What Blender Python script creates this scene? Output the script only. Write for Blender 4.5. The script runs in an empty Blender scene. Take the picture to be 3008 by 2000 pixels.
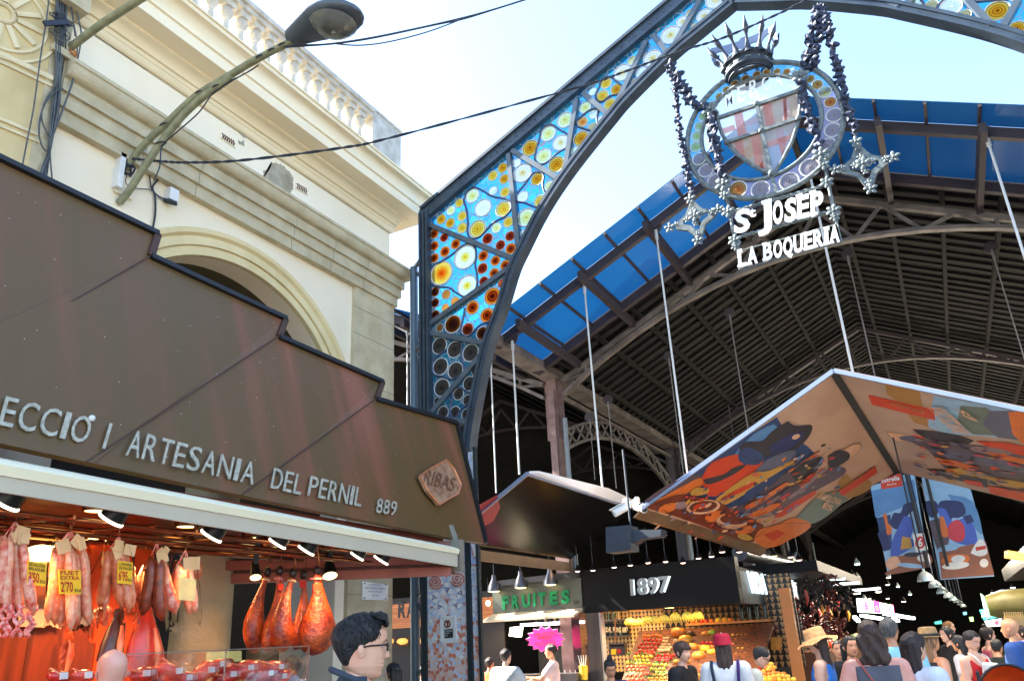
import bpy, math, random
from mathutils import Vector, Matrix, noise
import numpy as np
random.seed(7); rng = np.random.default_rng(7)
S = bpy.context.scene; COL = S.collection
V = Vector
# ------------------------------------------------------------------ camera
# world: +Y runs along the passage into the market, X across it, Z up, metres
FPX, CX, CY = 2284.7, 1504.0, 1000.0                 # focal length and centre in photo pixels (3008 wide)
_w = V((-310.0, 5949.9, -FPX)).normalized()          # where "up" points in camera space
_yaw = math.radians(27.4); _h = math.sqrt(1 - _w.z**2)
FWD = V((-math.sin(_yaw)*_h, math.cos(_yaw)*_h, -_w.z))
_r0 = FWD.cross(V((0, 0, 1))).normalized(); _u0 = _r0.cross(FWD)
_s = _w.x/_u0.z
RGT = _r0*math.sqrt(1-_s*_s) + _u0*_s; UPV = RGT.cross(FWD)
CAM = V((0, 0, 1.6))
cam = bpy.data.cameras.new('camera'); co = bpy.data.objects.new('camera', cam); COL.objects.link(co)
m = Matrix((RGT, UPV, -FWD)).transposed().to_4x4(); m.translation = CAM; co.matrix_world = m
cam.sensor_width = 36; cam.lens = 36*FPX/3008; cam.clip_end = 2000; cam.clip_start = .05
S.camera = co
# ------------------------------------------------------------------ sky, sun, exposure
SUN_EL, SUN_AZ = math.radians(41), math.radians(-98)   # azimuth from +Y towards +X
w = bpy.data.worlds.new('World'); S.world = w; w.use_nodes = True
nt = w.node_tree; bg = nt.nodes['Background']
sk = nt.nodes.new('ShaderNodeTexSky'); sk.sky_type = 'NISHITA'; sk.sun_disc = False
sk.sun_elevation = SUN_EL; sk.sun_rotation = SUN_AZ; sk.dust_density = 1.2; sk.air_density = 1.0; sk.ozone_density = 2.0
nt.links.new(sk.outputs[0], bg.inputs[0]); bg.inputs[1].default_value = .085
sl = bpy.data.lights.new('sun', 'SUN'); sl.energy = 5.0; sl.angle = math.radians(.6); sl.color = (1, .94, .85)
so = bpy.data.objects.new('sun', sl); COL.objects.link(so)
_d = V((math.sin(SUN_AZ)*math.cos(SUN_EL), math.cos(SUN_AZ)*math.cos(SUN_EL), math.sin(SUN_EL)))
so.rotation_euler = _d.to_track_quat('Z', 'Y').to_euler(); so.location = (0, 0, 40)
S.view_settings.view_transform = 'Standard'; S.view_settings.look = 'None'
S.view_settings.exposure = 3.0; S.view_settings.gamma = 1
S.render.engine = 'CYCLES'
# ------------------------------------------------------------------ helpers
def ray(x, y): return FWD + RGT*((x-CX)/FPX) + UPV*((CY-y)/FPX)
def W(x, y, X=None, Y=None, Z=None):
    """where the photo's pixel meets a plane of the place"""
    d = ray(x, y)
    t = (X/d.x) if X is not None else (Y/d.y) if Y is not None else ((Z-CAM.z)/d.z)
    return CAM + d*t
def WP(x, y, p, n):
    d = ray(x, y); return CAM + d*((V(p)-CAM).dot(V(n))/d.dot(V(n)))
def D(x, y): return x*1.2757, y*1.2757
def crop(x0, y0, s): return lambda x, y: (x0+x/s, y0+y/s)
LOC = {}
def tag(o, label=None, cat=None, group=None, kind=None):
    if label: o['label'] = label
    if cat: o['category'] = cat
    if group: o['group'] = group
    if kind: o['kind'] = kind
    return o
def thing(name, label, cat, loc=(0, 0, 0), group=None):
    o = bpy.data.objects.new(name, None); COL.objects.link(o); o.location = loc
    o.empty_display_size = .1; LOC[o.name] = V(loc)
    return tag(o, label, cat, group)
class MB:
    def __init__(s): s.v = []; s.f = []; s.m = []; s.c = 0
    def add(s, vs, fs, mi=None):
        b = len(s.v); s.v += [tuple(v) for v in vs]
        s.f += [tuple(i+b for i in f) for f in fs]; s.m += [s.c if mi is None else mi]*len(fs); return s
    def box(s, a, b):
        x0, x1 = sorted((a[0], b[0])); y0, y1 = sorted((a[1], b[1])); z0, z1 = sorted((a[2], b[2]))
        return s.add([(x0,y0,z0),(x1,y0,z0),(x1,y1,z0),(x0,y1,z0),(x0,y0,z1),(x1,y0,z1),(x1,y1,z1),(x0,y1,z1)],
              [(0,3,2,1),(4,5,6,7),(0,1,5,4),(1,2,6,5),(2,3,7,6),(3,0,4,7)])
    def beam(s, a, b, wd, ht, up=(0, 0, 1)):
        a, b = V(a), V(b); d = (b-a).normalized(); u = V(up); r = d.cross(u)
        if r.length < 1e-4: r = d.cross(V((1, 0, 0)))
        r.normalize(); u = r.cross(d); r = r*wd/2; u = u*ht/2
        return s.add([a-r-u, a+r-u, a+r+u, a-r+u, b-r-u, b+r-u, b+r+u, b-r+u],
              [(0,1,2,3),(7,6,5,4),(4,5,1,0),(5,6,2,1),(6,7,3,2),(7,4,0,3)])
    def tube(s, pts, r, n=8, caps=True, closed=False):
        pts = [V(p) for p in pts]; N = len(pts); rs = r if hasattr(r, '__len__') else [r]*N
        vs = []; prev = None
        for i, p in enumerate(pts):
            if closed: t = pts[(i+1) % N]-pts[i-1]
            else: t = pts[min(i+1, N-1)]-pts[max(i-1, 0)]
            if t.length < 1e-9: t = V((0, 0, 1))
            t.normalize()
            if prev is None:
                a = V((0, 0, 1)) if abs(t.z) < .9 else V((1, 0, 0)); u = t.cross(a).normalized()
            else:
                u = prev - t*prev.dot(t)
                u = u.normalized() if u.length > 1e-6 else t.orthogonal().normalized()
            prev = u; q = t.cross(u)
            for k in range(n):
                an = 2*math.pi*k/n; vs.append(p + (u*math.cos(an)+q*math.sin(an))*rs[i])
        fs = []
        for i in range(N if closed else N-1):
            j = (i+1) % N
            for k in range(n): fs.append((i*n+k, i*n+(k+1) % n, j*n+(k+1) % n, j*n+k))
        if caps and not closed: fs += [tuple(range(n-1, -1, -1)), tuple(range((N-1)*n, N*n))]
        return s.add(vs, fs)
    def lathe(s, prof, o, ax=(0, 0, 1), n=24, caps=True, mis=None, sx=None):
        """prof: [(radius, height)] round axis ax from o; mis: material index per ring"""
        ax = V(ax).normalized(); u = ax.orthogonal().normalized()
        if sx: u = V(sx).normalized()
        q = ax.cross(u); o = V(o); vs = []
        for r, h in prof:
            for k in range(n):
                a = 2*math.pi*k/n; vs.append(o+ax*h+(u*math.cos(a)+q*math.sin(a))*r)
        for i in range(len(prof)-1):
            pass
        b = len(s.v); s.v += [tuple(v) for v in vs]
        for i in range(len(prof)-1):
            for k in range(n):
                s.f.append((b+i*n+k, b+i*n+(k+1) % n, b+(i+1)*n+(k+1) % n, b+(i+1)*n+k)); s.m.append(mis[i] if mis else s.c)
        if caps:
            s.f.append(tuple(b+k for k in range(n-1, -1, -1))); s.m.append(mis[0] if mis else s.c)
            s.f.append(tuple(b+(len(prof)-1)*n+k for k in range(n))); s.m.append(mis[-1] if mis else s.c)
        return s
    def prism(s, poly, ext, mi=None):
        poly = [V(p) for p in poly]; e = V(ext); n = len(poly)
        nrm = V((0, 0, 0))
        for i in range(n): nrm += poly[i].cross(poly[(i+1) % n])
        if nrm.dot(e) > 0: poly = poly[::-1]
        return s.add(poly+[p+e for p in poly], [tuple(range(n)), tuple(range(2*n-1, n-1, -1))] +
                     [((i+1) % n, i, n+i, n+(i+1) % n) for i in range(n)], mi)
    def poly(s, pts, mi=None): return s.add(pts, [tuple(range(len(pts)))], mi)
    def sph(s, c, r, n=12, h=8, sc=(1, 1, 1), rot=None, fn=None):
        c = V(c); vs = []; fs = []
        for i in range(h+1):
            ph = math.pi*i/h
            for k in range(n):
                a = 2*math.pi*k/n
                p = V((math.sin(ph)*math.cos(a), math.sin(ph)*math.sin(a), -math.cos(ph)))
                if fn: p = p*fn(p)
                p = V((p.x*sc[0], p.y*sc[1], p.z*sc[2]))*r
                if rot: p = rot @ p
                vs.append(c+p)
        for i in range(h):
            for k in range(n): fs.append((i*n+k, i*n+(k+1) % n, (i+1)*n+(k+1) % n, (i+1)*n+k))
        return s.add(vs, fs)
    def build(s, name, mats, parent=None, smooth=0, **kw):
        me = bpy.data.meshes.new(name); me.from_pydata(s.v, [], s.f)
        if not isinstance(mats, (list, tuple)): mats = [mats]
        for x in mats: me.materials.append(x)
        me.polygons.foreach_set('material_index', s.m)
        me.update(); me.validate()
        if smooth:
            me.polygons.foreach_set('use_smooth', [True]*len(me.polygons))
            if smooth < 180:
                try: me.set_sharp_from_angle(angle=math.radians(smooth))
                except Exception: pass
        return link(me, name, parent, **kw)
def link(me, name, parent=None, label=None, cat=None, group=None, kind=None):
    o = bpy.data.objects.new(name, me); COL.objects.link(o)
    if parent is None:
        if len(me.vertices):
            a = np.empty(len(me.vertices)*3, 'f'); me.vertices.foreach_get('co', a); a = a.reshape(-1, 3)
            c = V(((a[:, 0].min()+a[:, 0].max())/2, (a[:, 1].min()+a[:, 1].max())/2, a[:, 2].min()))
            me.transform(Matrix.Translation(-c)); o.location = c; LOC[o.name] = c
    else:
        o.parent = parent; o.matrix_parent_inverse = Matrix.Translation(-LOC.get(parent.name, V((0, 0, 0))))
    return tag(o, label, cat, group, kind)
def kids(o): return list(o.children)
def dup(o, loc=None, label=None, parent=None, rotz=None, group=None, scale=None):
    c = o.copy(); COL.objects.link(c)
    if parent is not None: c.parent = parent
    if loc is not None: c.location = loc
    if rotz is not None: c.rotation_euler = (0, 0, rotz)
    if scale is not None: c.scale = (scale,)*3
    if label: c['label'] = label
    if group: c['group'] = group
    for k in kids(o): dup(k, parent=c)
    return c
# ------------------------------------------------------------------ materials
def srgb(*c):
    return tuple((x/255/12.92 if x/255 <= .04045 else ((x/255+.055)/1.055)**2.4) for x in c)
_mats = {}
def M(name, col, rough=.6, metal=0, col2=None, sc=3., var=.25, bump=0, bsc=None, emit=0, ecol=None, stretch=None, spec=.5, trans=0, alpha=1, detail=6, coat=0, wave=None, sub=0):
    if name in _mats: return _mats[name]
    m = bpy.data.materials.new(name); m.use_nodes = True; nt = m.node_tree; N = nt.nodes; L = nt.links
    b = N['Principled BSDF']; b.inputs['Roughness'].default_value = rough; b.inputs['Metallic'].default_value = metal
    b.inputs['Specular IOR Level'].default_value = spec; b.inputs['Coat Weight'].default_value = coat
    b.inputs['Transmission Weight'].default_value = trans; b.inputs['Alpha'].default_value = alpha
    b.inputs['Base Color'].default_value = (*col, 1)
    if sub: b.inputs['Subsurface Weight'].default_value = sub; b.inputs['Subsurface Radius'].default_value = (.02, .008, .004)
    tc = N.new('ShaderNodeTexCoord'); mp = N.new('ShaderNodeMapping'); L.new(tc.outputs['Object'], mp.inputs[0])
    if stretch: mp.inputs['Scale'].default_value = stretch
    if col2 is None and var: col2 = tuple(c*(1-var) for c in col)
    if col2 is not None:
        nz = N.new('ShaderNodeTexNoise'); nz.inputs['Scale'].default_value = sc; nz.inputs['Detail'].default_value = detail
        L.new(mp.outputs[0], nz.inputs[0])
        rp = N.new('ShaderNodeValToRGB'); rp.color_ramp.elements[0].position = .35; rp.color_ramp.elements[1].position = .65
        rp.color_ramp.elements[0].color = (*col2, 1); rp.color_ramp.elements[1].color = (*col, 1)
        L.new(nz.outputs[0], rp.inputs[0]); L.new(rp.outputs[0], b.inputs['Base Color'])
    if bump:
        n2 = N.new('ShaderNodeTexNoise'); n2.inputs['Scale'].default_value = bsc or sc*6; n2.inputs['Detail'].default_value = 5
        L.new(mp.outputs[0], n2.inputs[0]); bp = N.new('ShaderNodeBump'); bp.inputs['Strength'].default_value = bump
        bp.inputs['Distance'].default_value = .02; L.new(n2.outputs[0], bp.inputs['Height']); L.new(bp.outputs[0], b.inputs['Normal'])
    if emit:
        b.inputs['Emission Color'].default_value = (*(ecol or col), 1); b.inputs['Emission Strength'].default_value = emit
    _mats[name] = m; return m
def nodes(name):
    m = bpy.data.materials.new(name); m.use_nodes = True; _mats[name] = m
    return m, m.node_tree.nodes, m.node_tree.links, m.node_tree.nodes['Principled BSDF']
def text_mesh(txt, mat3, ext=.01, off=0., bev=0., shear=0.):
    """text laid out by the 4x4 matrix mat3 (unit = cap size); returns (verts, faces)"""
    cu = bpy.data.curves.new('t', 'FONT'); cu.body = txt; cu.extrude = ext; cu.offset = off; cu.bevel_depth = bev; cu.shear = shear; cu.resolution_u = 3
    o = bpy.data.objects.new('t', cu); COL.objects.link(o)
    me = bpy.data.meshes.new_from_object(o); me.transform(mat3)
    vs = [tuple(v.co) for v in me.vertices]; fs = [tuple(p.vertices) for p in me.polygons]
    bpy.data.objects.remove(o); bpy.data.curves.remove(cu); bpy.data.meshes.remove(me)
    return vs, fs
def text_fit(txt, p0, px, py, ext=.01, off=0., shear=0., lift=.003):
    """text whose baseline runs p0->px and whose cap top is at p0->py (world points)"""
    p0, px, py = V(p0), V(px), V(py); ex = px-p0; ey = py-p0; n = ex.cross(ey).normalized()
    vs, fs = text_mesh(txt, Matrix.Identity(4), ext=0 if not ext else .5, off=off, shear=shear)
    a = np.array(vs); x0, x1 = a[:, 0].min(), a[:, 0].max(); y1 = .69
    out = [p0 + ex*((v[0]-x0)/(x1-x0)) + ey*(v[1]/y1) + n*(lift+(ext*(v[2]+.5) if ext else 0)) for v in vs]
    return out, fs
# ------------------------------------------------------------------ ground
m, N, L, b = nodes('paving')
tc = N.new('ShaderNodeTexCoord'); br = N.new('ShaderNodeTexBrick'); br.inputs['Scale'].default_value = 1.6
br.inputs['Color1'].default_value = (.17, .15, .13, 1); br.inputs['Color2'].default_value = (.21, .19, .16, 1); br.inputs['Mortar'].default_value = (.07, .065, .06, 1)
br.inputs['Mortar Size'].default_value = .012; L.new(tc.outputs['Object'], br.inputs[0]); L.new(br.outputs[0], b.inputs['Base Color']); b.inputs['Roughness'].default_value = .55
MB().add([(-400, -400, 0), (400, -400, 0), (400, 400, 0), (-400, 400, 0)], [(0, 1, 2, 3)]).build('ground', _mats['paving'], kind='structure')

# ------------------------------------------------------------------ stone-trimmed building on the left (X = -7 face)
XW = -7.0
STUC = M('stucco_cream', srgb(240, 230, 206), .9, col2=srgb(230, 217, 188), sc=.7, bump=.12, bsc=30)
STON = M('stone_grey', srgb(196, 186, 156), .9, col2=srgb(176, 164, 132), sc=3.5, bump=.5, bsc=25)
CORN = M('cornice_paint', srgb(240, 228, 198), .85, col2=srgb(228, 212, 176), sc=1.2, stretch=(1, .25, 3), bump=.1, bsc=20)
BALU = M('balustrade_stone', srgb(196, 192, 182), .9, col2=srgb(168, 162, 150), sc=6, bump=.3, bsc=30)
BARE = M('bare_render', srgb(172, 166, 146), .95, col2=srgb(140, 132, 112), sc=5, bump=.6, bsc=18)
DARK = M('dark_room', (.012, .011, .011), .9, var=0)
Y0, Y1 = 3.5, 9.27
bld = thing('stone_building', 'cream stuccoed building with grey stone bands, arch and balustrade', 'building', (XW, 6.4, 0))
# wall with the arch cut out
ac_y, ac_z, ri, ro = 6.2, 4.12, 1.98, 2.16
ac_zo = 4.2
def arcpts(r, n=40, z0=None): return [(ac_y+r*math.cos(math.pi*k/n), (z0 or ac_z)+r*math.sin(math.pi*k/n)) for k in range(n+1)]
mb = MB(); arc = arcpts(ri)
outl = [(Y1, 0), (Y1, 8.2), (Y0, 8.2), (Y0, 0), (ac_y-ri, 0), *reversed(arc), (ac_y+ri, 0)]
mb.prism([(XW, y, z) for y, z in [(Y1, 0.0), (Y1, 3.0), (ac_y+ri, 3.0), (ac_y+ri, 0.0)]], (-.9, 0, 0))
mb.prism([(XW, y, z) for y, z in [(ac_y-ri, 0.0), (ac_y-ri, 3.0), (Y0, 3.0), (Y0, 0.0)]], (-.9, 0, 0))
top = [(Y1, 3.0), (Y1, 8.2), (ac_y, 8.2), (ac_y, ac_z+ri)] + [p for p in reversed(arc[:20])] + [(ac_y+ri, 3.0)]
mb.prism([(XW, y, z) for y, z in top], (-.3, 0, 0))
top = [(ac_y, 8.2), (Y0, 8.2), (Y0, 3.0), (ac_y-ri, 3.0)] + [p for p in reversed(arc[21:])] + [(ac_y, ac_z+ri)]
mb.prism([(XW, y, z) for y, z in top], (-.3, 0, 0))
mb.build('wall', STUC, bld)
def profile_y(mb, prof, ya, yb, ret=True):
    """extrude a profile of (x outwards, z) along Y with a return at the far end"""
    n = len(prof); vs = []
    for x, z in prof: vs.append((XW+x, ya, z))
    for x, z in prof: vs.append((XW+x, yb+max(x, 0), z))
    fs = [(i, i+1, n+i+1, n+i) for i in range(n-1)]
    vs += [(XW-.9, yb+max(x, 0), z) for x, z in prof]
    fs += [(n+i, n+i+1, 2*n+i+1, 2*n+i) for i in range(n-1)]
    fs.append(tuple(range(n-1, -1, -1)))
    mb.add(vs, fs)
def arc_prof(x0, z0, x1, z1, k=5, bulge=1):
    out = []
    for i in range(k+1):
        t = math.pi/2*i/k
        if bulge > 0: out.append((x0+(x1-x0)*math.sin(t), z0+(z1-z0)*(1-math.cos(t))))
        else: out.append((x0+(x1-x0)*(1-math.cos(t)), z0+(z1-z0)*math.sin(t)))
    return out
mb = MB()
profile_y(mb, [(0, 6.68), (.1, 6.68), (.1, 6.84), (.14, 6.84), (.14, 7.0), (.18, 7.0), (.18, 7.14), (.2, 7.15)] + arc_prof(.2, 7.15, .3, 7.27) + [(.32, 7.28), (.32, 7.32), (0, 7.4)], 3.6, Y1)
belt = mb.build('belt_course', STON, bld, smooth=30)
M('joint_dark', srgb(128, 118, 96), .95, var=0)
for y in (4.62, 5.35, 6.95, 7.75, 8.5):   # block joints of the belt
    mb = MB(); mb.prism([(XW+.05, y, 6.678), (XW+.102, y, 6.678), (XW+.102, y, 6.842), (XW+.142, y, 6.842), (XW+.142, y, 7.002), (XW+.182, y, 7.002), (XW+.182, y, 7.13), (XW+.05, y, 7.13)], (0, .007, 0)); mb.build('joint', _mats['joint_dark'], belt)
mb = MB()
profile_y(mb, [(0, 8.0)] + arc_prof(0, 8.02, .06, 8.1) + [(.07, 8.1), (.07, 8.16), (.1, 8.16)] + arc_prof(.1, 8.16, .2, 8.27, bulge=-1) + [(.22, 8.28), (.22, 8.31), (.46, 8.315), (.46, 8.47), (.49, 8.475), (.49, 8.5)] +
          arc_prof(.49, 8.5, .58, 8.66, bulge=-1) + [(.61, 8.67), (.61, 8.73), (.63, 8.73), (.63, 8.76), (-.6, 8.8)], 3.67, Y1)
mb.build('cornice', CORN, bld, smooth=35)
mb = MB(); mb.box((XW-.02, 8.36, 0), (XW+.06, Y1+.06, 6.68)); 
pil = mb.build('corner_pilaster', STON, bld)
for z in (5.2, 5.93, 6.35, 4.4, 3.7, 2.25, 1.55): MB().box((XW+.05, 8.355, z), (XW+.0625, Y1+.0625, z+.008)).build('joint', _mats['joint_dark'], pil)
# archivolt: three stepped mouldings
mb = MB(); nn = 48
prof = [(ri, 0), (ri, .07), (ri+.1, .07), (ri+.1, .055), (ri+.12, .055), (ri+.12, .09), (ri+.22, .09), (ri+.23, .075), (ri+.26, .12), (ri+.31, .13), (ri+.33, .1), (ri+.33, 0)]
vs = []; fs = []
for k in range(nn+1):
    a = math.pi*k/nn
    for r, x in prof: vs.append((XW+x, ac_y+r*math.cos(a), ac_z+r*math.sin(a)))
q = len(prof)
for k in range(nn):
    for i in range(q-1): fs.append((k*q+i, k*q+i+1, (k+1)*q+i+1, (k+1)*q+i))
mb.add(vs, fs).build('archivolt', M('archivolt_paint', srgb(222, 206, 160), .85, col2=srgb(205, 188, 140), sc=2), bld, smooth=25)
# inner room seen through the arch: vaulted shade and a dark recess
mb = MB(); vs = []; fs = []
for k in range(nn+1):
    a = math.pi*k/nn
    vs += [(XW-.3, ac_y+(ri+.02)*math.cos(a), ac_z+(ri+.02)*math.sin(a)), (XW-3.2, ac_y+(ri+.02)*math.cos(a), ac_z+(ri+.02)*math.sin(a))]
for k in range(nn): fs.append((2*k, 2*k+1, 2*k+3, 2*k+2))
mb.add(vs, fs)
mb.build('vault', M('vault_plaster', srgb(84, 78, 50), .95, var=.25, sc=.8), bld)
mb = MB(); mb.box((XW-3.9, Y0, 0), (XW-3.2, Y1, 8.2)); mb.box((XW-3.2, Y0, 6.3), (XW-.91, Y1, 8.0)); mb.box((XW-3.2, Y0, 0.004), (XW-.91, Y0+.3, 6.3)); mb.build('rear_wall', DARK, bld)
# vents, bare patches
c1 = crop(0, 0, 2.24); c2 = crop(700, 0, 2.24)
for pts in ([c1(1447, 872), c1(1545, 935), c1(1545, 978), c1(1447, 912)], [c1(1940, 1200), c1(2020, 1245), c1(2020, 1287), c1(1940, 1242)]):
    q = [W(*p, X=XW) for p in pts]; mb = MB(); mb.prism(q, (.02, 0, 0)); v = mb.build('vent', STUC, bld)
    mb = MB(); e1 = q[1]-q[0]; e2 = q[3]-q[0]
    for i in range(6):
        for j in range(3):
            cc = q[0]+e1*((i+.8+.3*(j % 2))/7)+e2*((j+.75)/3.4)
            mb.lathe([(.016, 0), (.016, .004)], cc+V((.018, 0, 0)), (1, 0, 0), 6)
    mb.build('hole', M('hole_dark', srgb(92, 60, 40), .9, var=0), v, kind='stuff')
def ragged(pts, n=6, amp=.02):
    out = []
    for i, p in enumerate(pts):
        q = pts[(i+1) % len(pts)]
        for k in range(n):
            t = k/n; r = p.lerp(q, t); out.append(V((r.x, r.y+random.uniform(-amp, amp), r.z+random.uniform(-amp, amp))))
    return out
pts = [c1(1785, 1065), c1(1850, 1085), c1(1900, 1125), c1(1930, 1170), c1(1925, 1220), c1(1905, 1330), c1(1700, 1215), c1(1735, 1180), c1(1735, 1130), c1(1770, 1110)]
MB().prism(ragged([W(*p, X=XW+.002) for p in pts]), (.006, 0, 0)).build('bare_patch', BARE, bld, label='large grey patch where the cream stucco has fallen')
for pts in ([c1(1570, 870), c1(1600, 860), c1(1640, 895), c1(1610, 910)], [c1(1570, 930), c1(1605, 930), c1(1605, 965), c1(1575, 950)]):
    MB().prism(ragged([W(*p, X=XW+.002) for p in pts], 4, .012), (.006, 0, 0)).build('bare_patch', BARE, bld)
# balustrade
XB = -6.66; zb, zr = 8.79, 9.5
prf = [(.075, 0), (.075, .06), (.045, .07), (.05, .1), (.06, .14), (.05, .2), (.04, .3), (.036, .36), (.05, .37), (.05, .39), (.062, .42), (.085, .47), (.085, .5), (.06, .54), (.055, .56)]
bl0 = None
y = 2.9; k = 0
while y < 8.15:
    mb = MB(); mb.lathe([(r, zb+.04+h) for r, h in prf], (XB, y, 0), n=12); mb.box((XB-.085, y-.085, zb+.6), (XB+.085, y+.085, zr-.02))
    if bl0 is None: bl0 = mb.build('baluster', BALU, bld, smooth=35); yy0 = y
    else:
        c = bl0.copy(); COL.objects.link(c); c.location = (0, y-yy0, 0)
    y += .243
mb = MB(); mb.box((XB-.13, 2.5, zr-.02), (XB+.13, 8.2, zr+.05)); mb.box((XB-.16, 2.5, zr+.05), (XB+.17, 8.2, zr+.12)); mb.build('rail', BALU, bld)
mb = MB(); mb.box((XB-.14, 2.5, zb-.04), (XB+.14, 8.2, zb+.04)); mb.build('plinth', BALU, bld)
mb = MB(); mb.box((XB-.6, 8.2, zb-.04), (XB+.12, 8.95, zr+.13)); mb.box((XB-.62, 8.18, zr+.13), (XB+.14, 8.97, zr+.17)); mb.build('parapet_block', BALU, bld)
# wall plaque on the pier and faint studs
WHT = M('white_enamel', srgb(225, 226, 222), .35, var=.05)
p = [W(*D(*q), X=XW+.064) for q in ((833, 1338), (893, 1346), (890, 1382), (832, 1380))]
plq = thing('wall_plaque', 'small white enamel memorial plaque screwed to the stone pier', 'plaque', p[3])
MB().prism(p, (.015, 0, 0)).build('panel', WHT, plq)
INK = M('ink_blue', srgb(60, 70, 110), .6, var=0)
for t, a, b2, h in (('LA BOQUERIA A', .2, .80, .09), ('RAMON CABAU', .1, .9, .12), ('RESTAURADOR', .22, .8, .08), ('1924-1987', .36, .64, .07)):
    k = {'LA BOQUERIA A': .8, 'RAMON CABAU': .6, 'RESTAURADOR': .43, '1924-1987': .22}[t]
    o = p[3]+(p[2]-p[3])*a+(p[0]-p[3])*k; vs, fs = text_fit(t, o, o+(p[2]-p[3])*(b2-a), o+(p[0]-p[3])*h, 0, lift=.018)
    MB().add(vs, fs).build('lettering', INK, plq)
for fx, fz in ((.08, .9), (.92, .9), (.08, .1), (.92, .1)):
    c = p[3]+(p[2]-p[3])*fx+(p[0]-p[3])*fz; MB().lathe([(.012, 0), (.009, .01)], c+V((.015, 0, 0)), (1, 0, 0), 8).build('screw', M('screw_steel', (.25, .25, .25), .4, 1, var=0), plq)

# neighbouring building with incised relief, far left
a = math.radians(9.7); dy = V((math.sin(a), math.cos(a), 0)); P0 = V((XW+.16, 3.5, 0))
SAND = M('sandstone', srgb(214, 196, 148), .9, col2=srgb(186, 166, 118), sc=1.3, bump=.3, bsc=25)
GROV = M('groove_stone', srgb(224, 210, 172), .9, col2=srgb(196, 180, 140), sc=2)
rb = thing('relief_building', 'sandstone building with grooved blocks and a carved fan relief', 'building', P0)
def RB(x, y): return WP(x, y, P0, (dy.y, -dy.x, 0))
nrm = V((dy.y, -dy.x, 0))
mb = MB(); A = P0-dy*7; mb.prism([A, P0, P0-nrm*6, A-nrm*6], (0, 0, 12.5)); mb.build('wall', SAND, rb)
mb = MB()
for z in (4.95, 5.6, 6.28, 6.95):
    for dz, h in ((0, .03), (.07, .035)):
        mb.prism([A+V((0, 0, z+dz)), P0+V((0, 0, z+dz)), P0+V((0, 0, z+dz+h)), A+V((0, 0, z+dz+h))], nrm*.02)
mb.build('course_moulding', GROV, rb)
c7 = crop(0, 0, 3.0145)
mb = MB()
ctr = RB(*c7(20, 120))
up = V((0, 0, 1))
def RL(s, t): return ctr + dy*s + up*t
mb.tube([RL(.1*math.cos(t*.5), .1*math.sin(t*.5))+nrm*.01 for t in range(13)], .02, 6, closed=True)
for k in range(12):
    t = 2*math.pi*k/12; mb.beam(RL(.13*math.cos(t), .13*math.sin(t)), RL(.36*math.cos(t), .36*math.sin(t)), .05, .05, nrm)
for r in (.4, .5): mb.tube([RL(r*math.cos(t*.1), r*math.sin(t*.1))+nrm*.005 for t in range(63)], .02, 5, closed=True)
for k in range(3):
    s0 = .62+.36*k
    if s0+.12 > dy.dot(P0-ctr): continue
    for q in (.16, .1, .05): 
        pts = [RL(s0-q*.6, -.24-q), RL(s0+q*.6, -.24-q), RL(s0+q*.6, .08+q), RL(s0-q*.6, .08+q)]
        mb.tube([p+nrm*.005 for p in pts], .014, 5, closed=True)
for t in (-.46, .42): mb.beam(RL(-3, t), RL(dy.dot(P0-ctr), t), .05, .05, nrm)
mb.build('carved_relief', GROV, rb, smooth=40)
mb = MB(); mb.prism([A+V((0, 0, 8.25)), P0+V((0, 0, 8.25)), P0+nrm*.35+V((0, 0, 8.7)), A+nrm*.35+V((0, 0, 8.7))], (0, 0, .25)); mb.build('cornice', SAND, rb)
# the grey pilaster at the seam
mb = MB(); mb.box((XW-.1, 3.44, 0), (XW+.16, 3.6, 8.05)); mb.box((XW-.1, 3.42, 7.35), (XW+.22, 3.64, 7.43)); mb.box((XW-.1, 3.3, 7.95), (XW+.3, 3.66, 8.45)); mb.build('seam_pilaster', STON, rb)
# round column of the arcade behind the ham stall
c = W(*D(462, 1450), X=-6.55)
cl = thing('round_column', 'pale round stone column standing behind the ham stall', 'column', (c.x, c.y, 0))
mb = MB(); mb.lathe([(.33, 0), (.33, .1), (.29, .16), (.285, 1.5), (.285, 1.512), (.278, 1.518), (.285, 1.53), (.27, 3.3), (.3, 3.34), (.34, 3.4)], (c.x, c.y, 0), n=32)
mb.build('shaft', STON, cl, smooth=40)
mb = MB(); mb.box((c.x-.38, c.y-.38, 3.4), (c.x+.38, c.y+.38, 3.55)); mb.build('capital', STON, cl)
# unseen twin added across the passage; its sunlit front throws warm light on this side
tw = dup(bld, loc=(2*-0.97-XW, 6.4, 0), label='unseen copy of the cream arcade building, added across the passage to bounce warm light'); tw.scale = (-1, 1, 1)
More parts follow.
